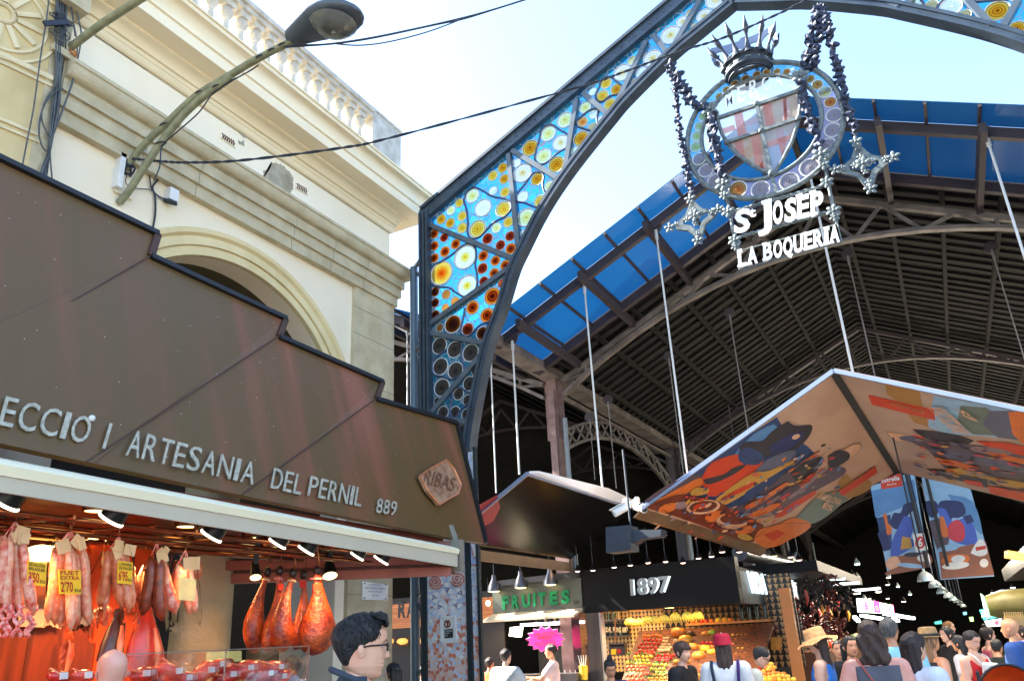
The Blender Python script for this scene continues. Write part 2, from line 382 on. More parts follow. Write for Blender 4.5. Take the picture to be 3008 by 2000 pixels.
# ------------------------------------------------------------------ the iron and glass entrance arch (plane Y = 9.3)
from mathutils.geometry import delaunay_2d_cdt
YA = 9.3; XC = -0.97
IRON = M('iron_bluegrey', srgb(66, 80, 92), .45, .3, col2=srgb(50, 62, 74), sc=4, bump=.05)
IRON2 = M('iron_slate', srgb(92, 104, 112), .45, .3, col2=srgb(74, 86, 96), sc=4)
def glassy(name, setup, trans=.72):
    m = bpy.data.materials.new(name); m.use_nodes = True; nt = m.node_tree; N = nt.nodes; L = nt.links; N.clear()
    out = N.new('ShaderNodeOutputMaterial'); tr = N.new('ShaderNodeBsdfTransparent'); tl = N.new('ShaderNodeBsdfTranslucent'); df = N.new('ShaderNodeBsdfPrincipled')
    df.inputs['Roughness'].default_value = .15
    m1 = N.new('ShaderNodeMixShader'); m1.inputs[0].default_value = .5; m2 = N.new('ShaderNodeMixShader'); m2.inputs[0].default_value = trans
    col, op = setup(N, L)
    L.new(col, tr.inputs[0]); L.new(col, tl.inputs[0]); L.new(col, df.inputs['Base Color'])
    L.new(tl.outputs[0], m1.inputs[1]); L.new(df.outputs[0], m1.inputs[2]); L.new(m1.outputs[0], m2.inputs[1]); L.new(tr.outputs[0], m2.inputs[2])
    if op is not None:
        mm = N.new('ShaderNodeMath'); mm.operation = 'MULTIPLY'; mm.inputs[1].default_value = trans; L.new(op, mm.inputs[0]); L.new(mm.outputs[0], m2.inputs[0])
    L.new(m2.outputs[0], out.inputs[0]); _mats[name] = m; return m
def ramp(N, stops, interp='LINEAR'):
    r = N.new('ShaderNodeValToRGB'); e = r.color_ramp.elements; r.color_ramp.interpolation = interp
    while len(e) < len(stops): e.new(.5)
    for x, (p, c) in zip(e, stops): x.position = p; x.color = (*c, 1) if len(c) == 3 else c
    return r
def leaded(c1, c2, scale, lead, wid=.035):
    def f(N, L):
        tc = N.new('ShaderNodeTexCoord'); v = N.new('ShaderNodeTexVoronoi'); v.feature = 'DISTANCE_TO_EDGE'; v.inputs['Scale'].default_value = scale
        v2 = N.new('ShaderNodeTexVoronoi'); v2.inputs['Scale'].default_value = scale
        for q in (v, v2): L.new(tc.outputs['Object'], q.inputs['Vector'])
        sep = N.new('ShaderNodeSeparateColor'); L.new(v2.outputs['Color'], sep.inputs[0])
        r = ramp(N, [(0, c1), (1, c2)]); L.new(sep.outputs[0], r.inputs[0])
        lt = N.new('ShaderNodeMath'); lt.operation = 'GREATER_THAN'; lt.inputs[1].default_value = wid; L.new(v.outputs['Distance'], lt.inputs[0])
        mx = N.new('ShaderNodeMix'); mx.data_type = 'RGBA'; L.new(lt.outputs[0], mx.inputs[0]); mx.inputs[6].default_value = (*lead, 1); L.new(r.outputs[0], mx.inputs[7])
        return mx.outputs[2], lt.outputs[0]
    return f
GLS = glassy('leaded_blue_glass', leaded((.05, .42, .85), (.09, .62, .92), 8.5, (.3, .34, .38)), .74)
def rings(stops, amt=.35, freq=26, boss=None):
    def f(N, L):
        tc = N.new('ShaderNodeTexCoord'); mp = N.new('ShaderNodeMapping'); L.new(tc.outputs['Object'], mp.inputs[0]); mp.inputs['Scale'].default_value = (1, 0, 1)
        ln = N.new('ShaderNodeVectorMath'); ln.operation = 'LENGTH'; L.new(mp.outputs[0], ln.inputs[0])
        nz = N.new('ShaderNodeTexNoise'); nz.inputs['Scale'].default_value = 2; L.new(tc.outputs['Object'], nz.inputs[0])
        ad = N.new('ShaderNodeMath'); ad.operation = 'MULTIPLY_ADD'; ad.inputs[1].default_value = .16; L.new(nz.outputs[0], ad.inputs[0]); L.new(ln.outputs['Value'], ad.inputs[2])
        r = ramp(N, [(p+.08, c) for p, c in stops]); L.new(ad.outputs[0], r.inputs[0])
        sn = N.new('ShaderNodeMath'); sn.operation = 'MULTIPLY'; sn.inputs[1].default_value = freq; L.new(ad.outputs[0], sn.inputs[0])
        s2 = N.new('ShaderNodeMath'); s2.operation = 'SINE'; L.new(sn.outputs[0], s2.inputs[0])
        s3 = N.new('ShaderNodeMath'); s3.operation = 'MULTIPLY_ADD'; s3.inputs[1].default_value = amt*.5; s3.inputs[2].default_value = 1-amt*.5; L.new(s2.outputs[0], s3.inputs[0])
        mx = N.new('ShaderNodeVectorMath'); mx.operation = 'SCALE'; L.new(r.outputs[0], mx.inputs[0]); L.new(s3.outputs[0], mx.inputs['Scale'])
        return mx.outputs[0], None
    return f
RND = {
 'Y': glassy('roundel_yellow', rings([(0, (.75, .42, .02)), (.12, (.95, .68, .1)), (.6, (.95, .78, .2)), (.85, (.95, .9, .6))])),
 'G': glassy('roundel_gold', rings([(0, (.5, .22, .01)), (.15, (.9, .5, .02)), (.6, (.95, .62, .05)), (.85, (.95, .85, .4))], .45)),
 'P': glassy('roundel_pale', rings([(0, (.8, .75, .2)), (.2, (.9, .88, .45)), (.6, (.88, .93, .62)), (.85, (.9, .96, .85))], .18)),
 'W': glassy('roundel_white', rings([(0, (.9, .93, .9)), (.5, (.92, .96, .97)), (.85, (.95, .97, .97))], .12)),
 'V': glassy('roundel_white_gold', rings([(0, (.9, .7, .3)), (.3, (.93, .88, .6)), (.55, (.95, .94, .85)), (.85, (.97, .97, .97))], .15)),
 'X': glassy('roundel_white_yellow', rings([(0, (.9, .6, .05)), (.2, (.92, .85, .25)), (.4, (.93, .9, .6)), (.55, (.93, .96, .9)), (.9, (.95, .97, .95))], .1)),
 'O': glassy('roundel_orange', rings([(0, (.12, .02, .01)), (.22, (.3, .05, .01)), (.4, (.75, .17, .01)), (.55, (.3, .07, .01)), (.62, (.85, .3, .02)), (.85, (.92, .55, .2))], .3, 18)),
 'R': glassy('roundel_red', rings([(0, (.12, .015, .01)), (.25, (.45, .06, .02)), (.6, (.55, .1, .03)), (.85, (.8, .3, .15))], .5, 22)),
 'Q': glassy('roundel_pale_orange', rings([(0, (.8, .3, .05)), (.3, (.9, .5, .15)), (.7, (.9, .65, .3)), (.9, (.95, .85, .6))], .3)),
 'D': glassy('roundel_dark_orange', rings([(0, (.05, .01, .01)), (.3, (.2, .03, .01)), (.5, (.03, .01, .01)), (.62, (.7, .2, .01)), (.75, (.1, .03, .01)), (.88, (.85, .4, .05))], .5, 16), .6),
 'K': glassy('roundel_smoke', rings([(0, (.25, .2, .18)), (.12, (.1, .09, .085)), (.5, (.18, .165, .15)), (.9, (.2, .18, .165))], .5, 40), .45),
 'S': glassy('roundel_sunset', rings([(0, (.85, .14, .01)), (.25, (.92, .35, .02)), (.6, (.95, .7, .15)), (.9, (.95, .85, .4))], .05)),
 'L': glassy('roundel_lilac', rings([(0, (.55, .5, .45)), (.2, (.7, .68, .7)), (.6, (.62, .62, .75)), (.9, (.8, .8, .82))], .5, 30), .5),
}
PUT = M('putty_pale', (.55, .57, .56), .6, var=.1)
_rm = {}
def roundel_mesh(t):
    if t in _rm: return _rm[t]
    mb = MB(); n = 32
    prof = [(0.0, -.16), (.07, -.16), (.12, -.08), (.3, -.05), (.55, -.035), (.6, -.045), (.66, -.03), (.9, -.03), (.9, .02), (0.0, .02)]
    vs = []; fs = []
    for r, h in prof:
        for k in range(n): a = 2*math.pi*k/n; vs.append((r*math.cos(a), h, r*math.sin(a)))
    for i in range(len(prof)-1):
        for k in range(n): fs.append((i*n+k, (i+1)*n+k, (i+1)*n+(k+1) % n, i*n+(k+1) % n))
    mb.add(vs, fs, 0)
    mb.c = 1; mb.lathe([(.895, .03), (.895, -.07), (.95, -.09), (1.0, -.06), (1.0, .03), (.895, .03)], (0, 0, 0), (0, 1, 0), n, caps=False)
    me = bpy.data.meshes.new('roundel'); me.from_pydata(mb.v, [], mb.f); me.materials.append(RND[t]); me.materials.append(PUT)
    me.polygons.foreach_set('material_index', mb.m); me.polygons.foreach_set('use_smooth', [True]*len(me.polygons)); me.update()
    try: me.set_sharp_from_angle(angle=.7)
    except Exception: pass
    _rm[t] = me; return me
cA = crop(1200, 550, 4.3556); cB = crop(1200, 900, 3.92); cC = crop(1440, 280, 3.733); cD = crop(1700, 0, 3.733); cE = crop(2600, 0, 5.226)
RL_ = []
def addr(cf, s, lst):
    for x, y, r, t in lst:
        p = W(*cf(x, y), Y=YA); e = W(*cf(x, y-r), Y=YA); RL_.append((p, (e-p).length*1.0, t))
addr(cA, 0, [(820,113,92,'P'),(955,267,112,'W'),(1215,280,102,'Y'),(650,205,60,'Y'),(543,300,62,'P'),(688,373,66,'Y'),(420,412,66,'G'),(533,460,65,'G'),(688,523,72,'Y'),(885,538,116,'Y'),(1125,522,70,'P'),(1278,447,72,'Y'),(1085,50,58,'P'),(1235,65,66,'Y'),(1463,125,74,'W'),(1510,390,118,'P'),(1490,590,60,'P'),
 (330,600,65,'O'),(457,647,60,'R'),(330,753,67,'O'),(603,730,68,'O'),(467,826,72,'O'),(333,908,66,'O'),(1013,660,75,'R'),(1302,628,68,'R'),(1177,743,68,'R'),(1310,788,76,'O'),(957,880,72,'O'),(1113,942,69,'O'),(1240,1002,73,'O'),(948,1040,74,'R'),(1097,1102,71,'O'),(965,1205,68,'R'),(727,897,155,'X'),(425,1103,153,'S'),(752,1262,138,'X'),(340,1340,65,'D'),(340,1480,64,'D'),(483,1372,63,'O'),(597,1462,63,'O'),(473,1540,53,'O'),(1197,1232,60,'R'),(1075,1395,116,'O'),(820,1540,94,'O')])
addr(cB, 0, [(310,100,60,'D'),(905,105,88,'O'),(360,245,50,'O'),(513,205,107,'D'),(683,262,76,'R'),(853,310,80,'D'),(358,455,97,'K'),(533,497,97,'K'),(717,535,104,'K'),(370,693,101,'K'),(543,738,101,'K'),(387,935,104,'K'),(770,745,50,'K'),(705,888,87,'K'),(577,1010,69,'K'),(683,1078,67,'K'),(328,1088,42,'K'),(400,1218,74,'K'),(538,1215,69,'K'),(668,1240,65,'K'),(628,1430,75,'K')])
addr(cC, 0, [(137,798,57,'G'),(30,885,58,'Y'),(155,920,55,'G'),(290,742,50,'W'),(357,855,103,'V'),(515,922,70,'G'),(655,1000,65,'P'),(548,1163,68,'Y'),(822,275,86,'P'),(637,425,84,'P'),(773,522,85,'V'),(440,582,90,'G'),(587,672,86,'P'),(728,762,90,'G'),(1043,138,64,'P'),(1137,210,51,'P'),(1015,295,55,'Q'),(1125,355,50,'Y'),(1222,265,44,'W'),(1000,478,84,'G'),(938,615,50,'P'),(1230,15,68,'Y'),(1315,100,64,'Y')])
addr(cD, 0, [(300,918,60,'Y'),(415,985,60,'G'),(157,1010,42,'P'),(480,800,90,'V'),(590,668,50,'Y'),(695,800,63,'W'),(622,900,40,'Q'),(810,645,93,'V'),(1008,390,98,'V'),(1140,240,60,'V'),(1220,145,40,'Q'),(1378,180,76,'V'),(1275,300,44,'Q'),(1505,0,98,'V')])
addr(cE, 0, [(215,30,60,'V'),(483,65,74,'P'),(715,88,84,'Y'),(1010,110,138,'W'),(1225,230,78,'Y'),(1725,175,155,'G'),(2030,440,112,'G')])
def AP(pts): return [W(x, y, Y=YA) for x, y in pts]
arch = thing('entrance_arch', 'tall blue iron arch filled with leaded blue glass and coloured round panes', 'arch', (-6.0, YA, 0))
# lower curve of the arch (glass side), left half traced in its plane, right half mirrored
lc = [V((-5.66, YA, 4.0))] + AP([(1378.6, 1244), (1422, 1027.6), (1468, 900), (1500.8, 793), (1530, 729), (1590, 612), (1670, 492), (1791, 339), (1842, 280), (1968, 155), (2048, 88), (2128, 22)])
lc.append(V((XC, YA, 9.98)))
mir = lambda p: V((2*XC-p.x, p.y, p.z))
lcfull = lc + [mir(p) for p in reversed(lc[:-1])]
topL = [V((-6.33, YA, 8.14)), V((XC, YA, 10.68))]
xl = -6.2; xr = 2*XC-xl
outline = lcfull + [V((xr, YA, 4.0)), V((xr, YA, 8.12)), V((XC, YA, 10.52)), V((xl, YA, 8.12)), V((xl, YA, 4.0))]
# keep every roundel clear of the others and inside
vs2 = [(p.x, p.z) for p in outline]; es = [(i, (i+1) % len(vs2)) for i in range(len(vs2))]; poly2 = list(vs2)
def inside(x, z, P=poly2):
    c = False; j = len(P)-1
    for i in range(len(P)):
        if (P[i][1] > z) != (P[j][1] > z) and x < (P[j][0]-P[i][0])*(z-P[i][1])/(P[j][1]-P[i][1])+P[i][0]: c = not c
        j = i
    return c
extra = []
for p, r, t in RL_:
    if p.x < -1.6 and p.z > 7.5:
        q = mir(p)
        if q.x > 1.95 or random.random() < 2: extra.append((q, r, t))
seen = [(p, r) for p, r, t in RL_]
for q, r, t in extra:
    if all((q-p).length > r+r2 for p, r2 in seen): RL_.append((q, r, t)); seen.append((q, r))
hid = [r for r in RL_ if not inside(r[0].x, r[0].z)]
RL_ = [r for r in RL_ if inside(r[0].x, r[0].z)]
for p, r, t in RL_:
    n = 24; b0 = len(vs2); vs2 += [(p.x+r*.96*math.cos(2*math.pi*k/n), p.z+r*.96*math.sin(2*math.pi*k/n)) for k in range(n)]
    es += [(b0+k, b0+(k+1) % n) for k in range(n)]
vo, eo, fo, _, _, _ = delaunay_2d_cdt([V(p) for p in vs2], es, [], 0, 1e-5)
mb = MB(); ok = []
for f in fo:
    cx = sum(vo[i].x for i in f)/len(f); cz = sum(vo[i].y for i in f)/len(f)
    if inside(cx, cz) and all((cx-p.x)**2+(cz-p.z)**2 > (r*.955)**2 for p, r, t in RL_): ok.append(f)
mb.add([(v.x, YA, v.y) for v in vo], ok); mb.build('leaded_glass', GLS, arch)
# roundels that show largest first; those past a hundred go into one part
RL_.sort(key=lambda r: (r[0].x > 2.2, -r[1]))
for i, (p, r, t) in enumerate(RL_[:100]):
    o = bpy.data.objects.new('glass_roundel', roundel_mesh(t)); COL.objects.link(o); o.parent = arch
    o.matrix_parent_inverse = Matrix.Translation(-LOC[arch.name]); o.location = p; o.scale = (r, r, r)
rest = RL_[100:]
if rest:
    mb = MB(); ts = sorted({t for _, _, t in rest})
    for p, r, t in rest:
        me = roundel_mesh(t); mb.add([p+v.co*r for v in me.vertices], [])
        b0 = len(mb.v)-len(me.vertices)
        for f in me.polygons: mb.f.append(tuple(b0+i for i in f.vertices)); mb.m.append(len(ts) if f.material_index else ts.index(t))
    mb.build('glass_roundel', [RND[t] for t in ts]+[PUT], arch, smooth=40, kind='stuff')
# framing
def curve_beam(mb, pts, n_off0, n_off1, y0, y1):
    """a bar that follows pts in the arch plane, between two normal offsets"""
    N = len(pts); vs = []
    for i, p in enumerate(pts):
        t = (pts[min(i+1, N-1)]-pts[max(i-1, 0)]).normalized(); nn = V((t.z, 0, -t.x))
        a = p+nn*n_off0; b = p+nn*n_off1
        vs += [(a.x, y0, a.z), (b.x, y0, b.z), (b.x, y1, b.z), (a.x, y1, a.z)]
    fs = []
    for i in range(N-1):
        for k in range(4): fs.append((i*4+k, (i+1)*4+k, (i+1)*4+(k+1) % 4, i*4+(k+1) % 4))
    fs += [(0, 1, 2, 3), ((N-1)*4+3, (N-1)*4+2, (N-1)*4+1, (N-1)*4)]
    mb.add(vs, fs)
def subdiv(pts, n=4):
    out = []
    P = [pts[0]]+pts+[pts[-1]]
    for i in range(1, len(P)-2):
        for k in range(n):
            t = k/n; a, b, c, d = P[i-1], P[i], P[i+1], P[i+2]
            out.append(.5*((2*b)+(c-a)*t+(2*a-5*b+4*c-d)*t*t+(3*b-a-3*c+d)*t**3))
    out.append(pts[-1]); return out
lcs = subdiv(lc); rcs = [mir(p) for p in lcs]
mb = MB()
curve_beam(mb, lcs, -.02, .115, YA-.06, YA+.06); curve_beam(mb, lcs, -.03, .02, YA-.08, YA+.08); curve_beam(mb, lcs, .09, .12, YA-.1, YA+.1)
curve_beam(mb, rcs, -.115, .02, YA-.06, YA+.06); curve_beam(mb, rcs, -.02, .03, YA-.08, YA+.08); curve_beam(mb, rcs, -.12, -.09, YA-.1, YA+.1)
mb.build('lower_curve_beam', IRON, arch, smooth=30)
mb = MB()
for q in (lambda p: p, mir):
    a, b = q(topL[0]), q(topL[1])
    mb.beam(a, b, .16, .2, (0, 0, 1)); mb.beam(a+V((0, 0, .1)), b+V((0, 0, .1)), .24, .05, (0, 0, 1)); mb.beam(a-V((0, 0, .12)), b-V((0, 0, .12)), .19, .04, (0, 0, 1))
mb.build('top_beam', IRON, arch)
for s in (1, -1):
    mb = MB()
    f = lambda x: x if s > 0 else 2*XC-x
    mb.box((f(-6.36), YA-.09, 0), (f(-6.19), YA+.09, 8.2))
    for xx in (-6.36, -6.29, -6.225): mb.box((f(xx), YA-.12, 0), (f(xx+.035), YA-.091, 8.16))
    mb.build('post', IRON, arch)
mb = MB()
def strut(a, b, wd=.075, y=.035): a, b = W(*a, Y=YA), W(*b, Y=YA); MB().beam(a, b, y*2+.06, wd, (b-a).cross(V((0, 1, 0)))).build('strut', IRON2, arch)
ST = [((1262, 662), (1515, 764)), ((1497, 456), (1525, 725)), ((1507, 446), (1644, 529)), ((1697, 296), (1662, 505)), ((1716, 279), (1788, 340)), ((1901, 126), (1815, 308)), ((1922, 107), (1962, 161)), ((2062, 0), (1978, 147)),
      ((1507, 784), (1264, 956)), ((1264, 979), (1427, 1010)), ((1417, 1045), (1269, 1216)), ((1274, 1232), (1381, 1239)), ((2120, 2), (2220, -60)), ((2682, 0), (2665, 20)), ((2835, 0), (2912, 82)), ((2993, 0), (2945, 88)), ((2500, -40), (2640, 25))]
for a, b in ST: strut(a, b)
mb = MB()   # rivets on the post and beams
for z in [4.1+.12*k for k in range(33)]: mb.sph((-6.245, YA-.095, z), .014, 6, 4)
for k in range(46):
    p = topL[0].lerp(topL[1], (k+.5)/46); mb.sph((p.x, YA-.085, p.z-.02), .014, 6, 4)
mb.build('rivet', IRON2, arch, kind='stuff')
# wavy lead strands that thread between the roundels
mb = MB()
LST = M('lead_strand', srgb(70, 84, 110), .5, .2, var=.1)
def strand(cf, pts): MB().tube([p+V((0, -.012, 0)) for p in subdiv([W(*cf(*q), Y=YA) for q in pts])], .017, 6).build('lead_strand', LST, arch, smooth=60)
strand(cA, [(420, 960), (560, 870), (690, 760), (790, 725), (860, 780), (870, 900), (860, 1000), (885, 1150), (880, 1270), (830, 1360), (740, 1410), (640, 1370), (520, 1290), (400, 1280), (300, 1240), (285, 1100), (340, 1000), (420, 960)])
strand(cA, [(730, 120), (715, 180), (750, 300), (765, 450), (760, 580), (800, 660), (900, 650), (990, 570), (1090, 460), (1230, 390), (1310, 300), (1320, 210), (1240, 155), (1080, 125), (950, 50), (850, 10), (760, 60), (730, 120)])
strand(cC, [(560, 400), (540, 500), (500, 640), (500, 720), (560, 765), (640, 730), (740, 640), (840, 570), (860, 450), (770, 390), (690, 335), (610, 345), (560, 400)])
strand(cC, [(300, 1080), (400, 960), (470, 860), (550, 850), (590, 890), (580, 1000), (610, 1100), (620, 1170), (560, 1240), (480, 1225), (380, 1185), (300, 1170), (290, 1110)])
strand(cC, [(950, 330), (960, 280), (1080, 180), (1150, 155), (1190, 180), (1170, 260), (1180, 340), (1140, 400), (1050, 380), (960, 350)])
strand(cC, [(1160, 30), (1180, 70), (1240, 75), (1310, 20), (1400, 0)])
strand(cD, [(240, 920), (230, 960), (190, 1050), (220, 1120), (270, 1120), (360, 1060), (460, 1030), (480, 960), (400, 890), (350, 850), (270, 870), (240, 920)])
strand(cB, [(655, 20), (640, 120), (610, 240), (610, 310), (680, 350), (750, 300), (830, 220), (960, 170)])
strand(cB, [(440, 500), (300, 610), (280, 720), (310, 790), (400, 810), (520, 840), (640, 760), (640, 680), (610, 580), (620, 450), (580, 400)])
strand(cB, [(510, 980), (510, 1080), (480, 1180), (500, 1270), (560, 1280), (620, 1180), (740, 1090)])
strand(cB, [(520, 960), (580, 935), (640, 960), (720, 1000)])
strand(cE, [(540, 0), (590, 60), (610, 130), (690, 175), (770, 160), (840, 60), (900, 0)]); strand(cE, [(1290, 0), (1400, 40), (1650, 20), (1900, 5)])
# free-standing pole and brackets behind the post
mb = MB(); xp = W(1216, 850, Y=YA+.1).x; mb.tube([(xp, YA+.1, 0), (xp, YA+.1, 7.32)], .065, 16)
mb.build('support_pole', M('pole_paint', srgb(96, 116, 130), .4, .2, var=.15), arch, smooth=40)
for z in (7.3, 5.85, 4.55, 2.2, 1.2):
    mb = MB(); mb.beam((xp, YA+.1, z), (-6.34, YA, z+.12), .05, .05); mb.beam((xp+.03, YA+.1, z-.05), (-6.34, YA, z-.32), .04, .04); mb.build('bracket', IRON2, arch)
# ---- mosaic facing of the foot
m, N, L, b = nodes('trencadis_mosaic')
tc = N.new('ShaderNodeTexCoord'); v = N.new('ShaderNodeTexVoronoi'); v.inputs['Scale'].default_value = 21; ve = N.new('ShaderNodeTexVoronoi'); ve.feature = 'DISTANCE_TO_EDGE'; ve.inputs['Scale'].default_value = 21
L.new(tc.outputs['Object'], v.inputs[0]); L.new(tc.outputs['Object'], ve.inputs[0])
sc = N.new('ShaderNodeSeparateColor'); L.new(v.outputs['Color'], sc.inputs[0]); sx = N.new('ShaderNodeSeparateXYZ'); L.new(tc.outputs['Object'], sx.inputs[0])
r1 = ramp(N, [(0, srgb(170, 190, 216)), (.3, srgb(205, 214, 224)), (.7, srgb(225, 226, 222)), (.9, srgb(214, 190, 176))], 'CONSTANT')
r2 = ramp(N, [(0, srgb(206, 120, 92)), (.35, srgb(220, 160, 132)), (.6, srgb(214, 190, 176)), (.85, srgb(190, 200, 216))], 'CONSTANT')
L.new(sc.outputs[0], r1.inputs[0]); L.new(sc.outputs[1], r2.inputs[0])
mr = N.new('ShaderNodeMapRange'); mr.inputs[1].default_value = 1.25; mr.inputs[2].default_value = 2.05; L.new(sx.outputs[2], mr.inputs[0])
ad = N.new('ShaderNodeMath'); ad.operation = 'ADD'; L.new(mr.outputs[0], ad.inputs[0])
sb = N.new('ShaderNodeMath'); sb.operation = 'MULTIPLY_ADD'; sb.inputs[1].default_value = .8; sb.inputs[2].default_value = -.4; L.new(sc.outputs[2], sb.inputs[0]); L.new(sb.outputs[0], ad.inputs[1])
gt = N.new('ShaderNodeMath'); gt.operation = 'GREATER_THAN'; gt.inputs[1].default_value = .5; L.new(ad.outputs[0], gt.inputs[0])
mx = N.new('ShaderNodeMix'); mx.data_type = 'RGBA'; L.new(gt.outputs[0], mx.inputs[0]); L.new(r2.outputs[0], mx.inputs[6]); L.new(r1.outputs[0], mx.inputs[7])
le = N.new('ShaderNodeMath'); le.operation = 'GREATER_THAN'; le.inputs[1].default_value = .04; L.new(ve.outputs[0], le.inputs[0])
m2 = N.new('ShaderNodeMix'); m2.data_type = 'RGBA'; L.new(le.outputs[0], m2.inputs[0]); m2.inputs[6].default_value = (.62, .58, .54, 1); L.new(mx.outputs[2], m2.inputs[7])
L.new(m2.outputs[2], b.inputs['Base Color']); b.inputs['Roughness'].default_value = .3
MOS = m
yf = YA-.2
xa = W(1255, 1700, Y=yf).x; xb = W(1370, 1700, Y=yf).x; xc_ = W(1384, 1700, Y=yf).x; xd = W(1403, 1700, Y=yf).x
mb = MB(); mb.box((xa, yf, 0), (xb, yf+.1, 3.95)); mos = mb.build('mosaic_panel', MOS, arch)
mb = MB(); mb.box((xc_, yf+.01, 0), (xd, yf+.08, 4.05)); mb.build('mosaic_strip', MOS, arch)
mb = MB(); mb.box((xb+.002, yf-.03, 0), (xc_-.002, yf+.08, 4.1)); mb.box((xd+.002, yf-.03, 0), (xd+.04, yf+.03, 4.1)); mb.box((xa-.06, yf-.03, 0), (xa-.002, yf+.08, 4.1)); mb.build('foot_rib', M('foot_iron', srgb(40, 54, 58), .5, .3, var=.2), arch)
cF = crop(1240, 1580, 3.735); PY = yf-.004
PF = lambda x, y: W(*cF(x, y), Y=PY)
MRED = M('mosaic_red', srgb(150, 40, 36), .35, col2=srgb(214, 170, 150), sc=60, var=0, detail=0); MWH = M('mosaic_white', srgb(232, 232, 226), .3, var=.04); MBL = M('mosaic_blue', srgb(110, 120, 170), .3, col2=srgb(190, 196, 220), sc=50, detail=0); MDK = M('mosaic_dark', srgb(60, 30, 40), .4, var=.2)
MSK = M('mosaic_sky', srgb(150, 180, 226), .3, col2=srgb(190, 206, 232), sc=40, detail=0)
def ell(cx, cy, rx, ry, n=24): return [PF(cx+rx*math.cos(2*math.pi*k/n), cy+ry*math.sin(2*math.pi*k/n)) for k in range(n)]
mb = MB()
for cx, cy, r, s in ((150, 480, 76, 1), (390, 445, 82, -1)):
    mb.c = 0; mb.poly([p+V((0, .002, 0)) for p in ell(cx, cy, r*1.05, r*1.05)])
    mb.c = 1; pts = []
    for k in range(70):
        t = k/69; a = -math.pi/2*0+s*(t*5.2*math.pi)+(.3 if s > 0 else 2.8); rr = r*(1-t)**.9; pts.append(PF(cx+rr*math.cos(a), cy+rr*math.sin(a)))
    mb.tube([p+V((0, -.001, 0)) for p in pts], .0135, 5)
mb.c = 1; mb.tube([PF(x, y) for x, y in ((195, 365), (230, 385), (270, 380), (300, 375), (340, 360))], .012, 5)
mb.build('mosaic_spiral', [MWH, MRED], mos, smooth=60)
def trefoil(cx, cy, s, rot):
    out = []
    for k in range(30):
        a = 2*math.pi*k/30; r = s*(.72+.3*math.cos(3*a)); out.append(PF(cx+r*math.cos(a+rot), cy+r*1.05*math.sin(a+rot)))
    return out
mb = MB()
for cx, cy, s, rot in ((273, 560, 74, -1.57), (132, 650, 64, 1.2), (420, 600, 64, 1.9), (190, 750, 58, -1.1), (368, 735, 58, -1.9)):
    mb.c = 0; mb.poly(trefoil(cx, cy, s, rot))
    for rr, c, l in ((.58, 2, .002), (.4, 1, .004)):
        mb.c = c; mb.poly([PF(cx+s*rr*math.cos(rot+math.pi/3+k*2*math.pi/3), cy+s*rr*math.sin(rot+math.pi/3+k*2*math.pi/3))-V((0, l, 0)) for k in range(3)])
mb.build('mosaic_flower', [MWH, MBL, MDK], mos)
mb = MB()
for cx, cy, s in ((275, 685, 36), (265, 430, 14), (455, 340, 14), (105, 760, 20), (462, 720, 20), (283, 845, 20), (150, 918, 16), (420, 890, 18), (430, 1090, 10), (157, 1115, 9), (297, 1180, 9), (372, 945, 11)): mb.poly([p-V((0, .001, 0)) for p in trefoil(cx, cy, s, 1.57)])
for cx, cy, s in ((598, 530, 13), (560, 525, 12), (587, 660, 14), (575, 810, 12), (612, 812, 12)): mb.poly([p-V((0, .002, 0)) for p in trefoil(cx, cy, s, 1.57)])
mb.build('mosaic_heart', MRED, mos)
mb = MB(); mb.c = 0
mb.poly([PF(*p) for p in ((395, 80), (482, 78), (486, 270), (405, 280))]); mb.poly([PF(*p)-V((0, .001, 0)) for p in ((535, 70), (605, 66), (610, 290), (540, 290))])
mb.c = 1; mb.poly([PF(*p)-V((0, .002, 0)) for p in ((392, 80), (445, 80), (450, 150), (410, 225))]); mb.poly([PF(*p)-V((0, .002, 0)) for p in ((540, 70), (604, 68), (606, 180), (575, 235), (545, 160))])
mb.c = 2; mb.poly([PF(*p)-V((0, .003, 0)) for p in ((405, 272), (486, 262), (487, 284), (406, 300))]); mb.poly([PF(*p)-V((0, .003, 0)) for p in ((540, 285), (611, 285), (611, 306), (540, 306))])
mb.tube([PF(*p)-V((0, .003, 0)) for p in ((436, 85), (446, 140), (420, 205), (408, 225))], .011, 5); mb.tube([PF(*p)-V((0, .003, 0)) for p in ((545, 90), (553, 170), (575, 228), (602, 180))], .01, 5)
mb.build('mosaic_border', [MSK, MWH, MRED], mos)
# framed notice on the foot
q = [PF(*p) for p in ((213, 870), (360, 862), (372, 1130), (218, 1142))]
nt_ = thing('framed_notice', 'white framed notice with a crest and dark text box on the mosaic pillar', 'notice', q[3])
mb = MB()
for i in range(4): mb.beam(q[i], q[(i+1) % 4], .03, .03)
mb.build('frame', WHT, nt_)
mb = MB(); mb.prism([p+V((0, -.002, 0)) for p in q], (0, -.006, 0)); mb.build('sheet', M('notice_paper', srgb(220, 220, 210), .5, col2=srgb(196, 210, 214), sc=8), nt_)
mb = MB(); mb.poly([PF(*p)+V((0, -.01, 0)) for p in ((247, 1000), (340, 990), (345, 1090), (250, 1098))]); mb.build('text_box', M('notice_black', (.02, .022, .02), .4, var=0), nt_)
mb = MB(); mb.tube([PF(282+30*math.cos(t*.35), 942+32*math.sin(t*.35))+V((0, -.012, 0)) for t in range(18)], .011, 5, closed=True); mb.poly([PF(*p)+V((0, -.012, 0)) for p in ((274, 918), (294, 918), (290, 965), (278, 965))])
for k in range(5): mb.beam(PF(258+12*k, 912)+V((0, -.012, 0)), PF(258+12*k, 898)+V((0, -.012, 0)), .006, .006)
mb.build('crest', M('crest_brown', srgb(130, 60, 40), .5, var=.2), nt_)
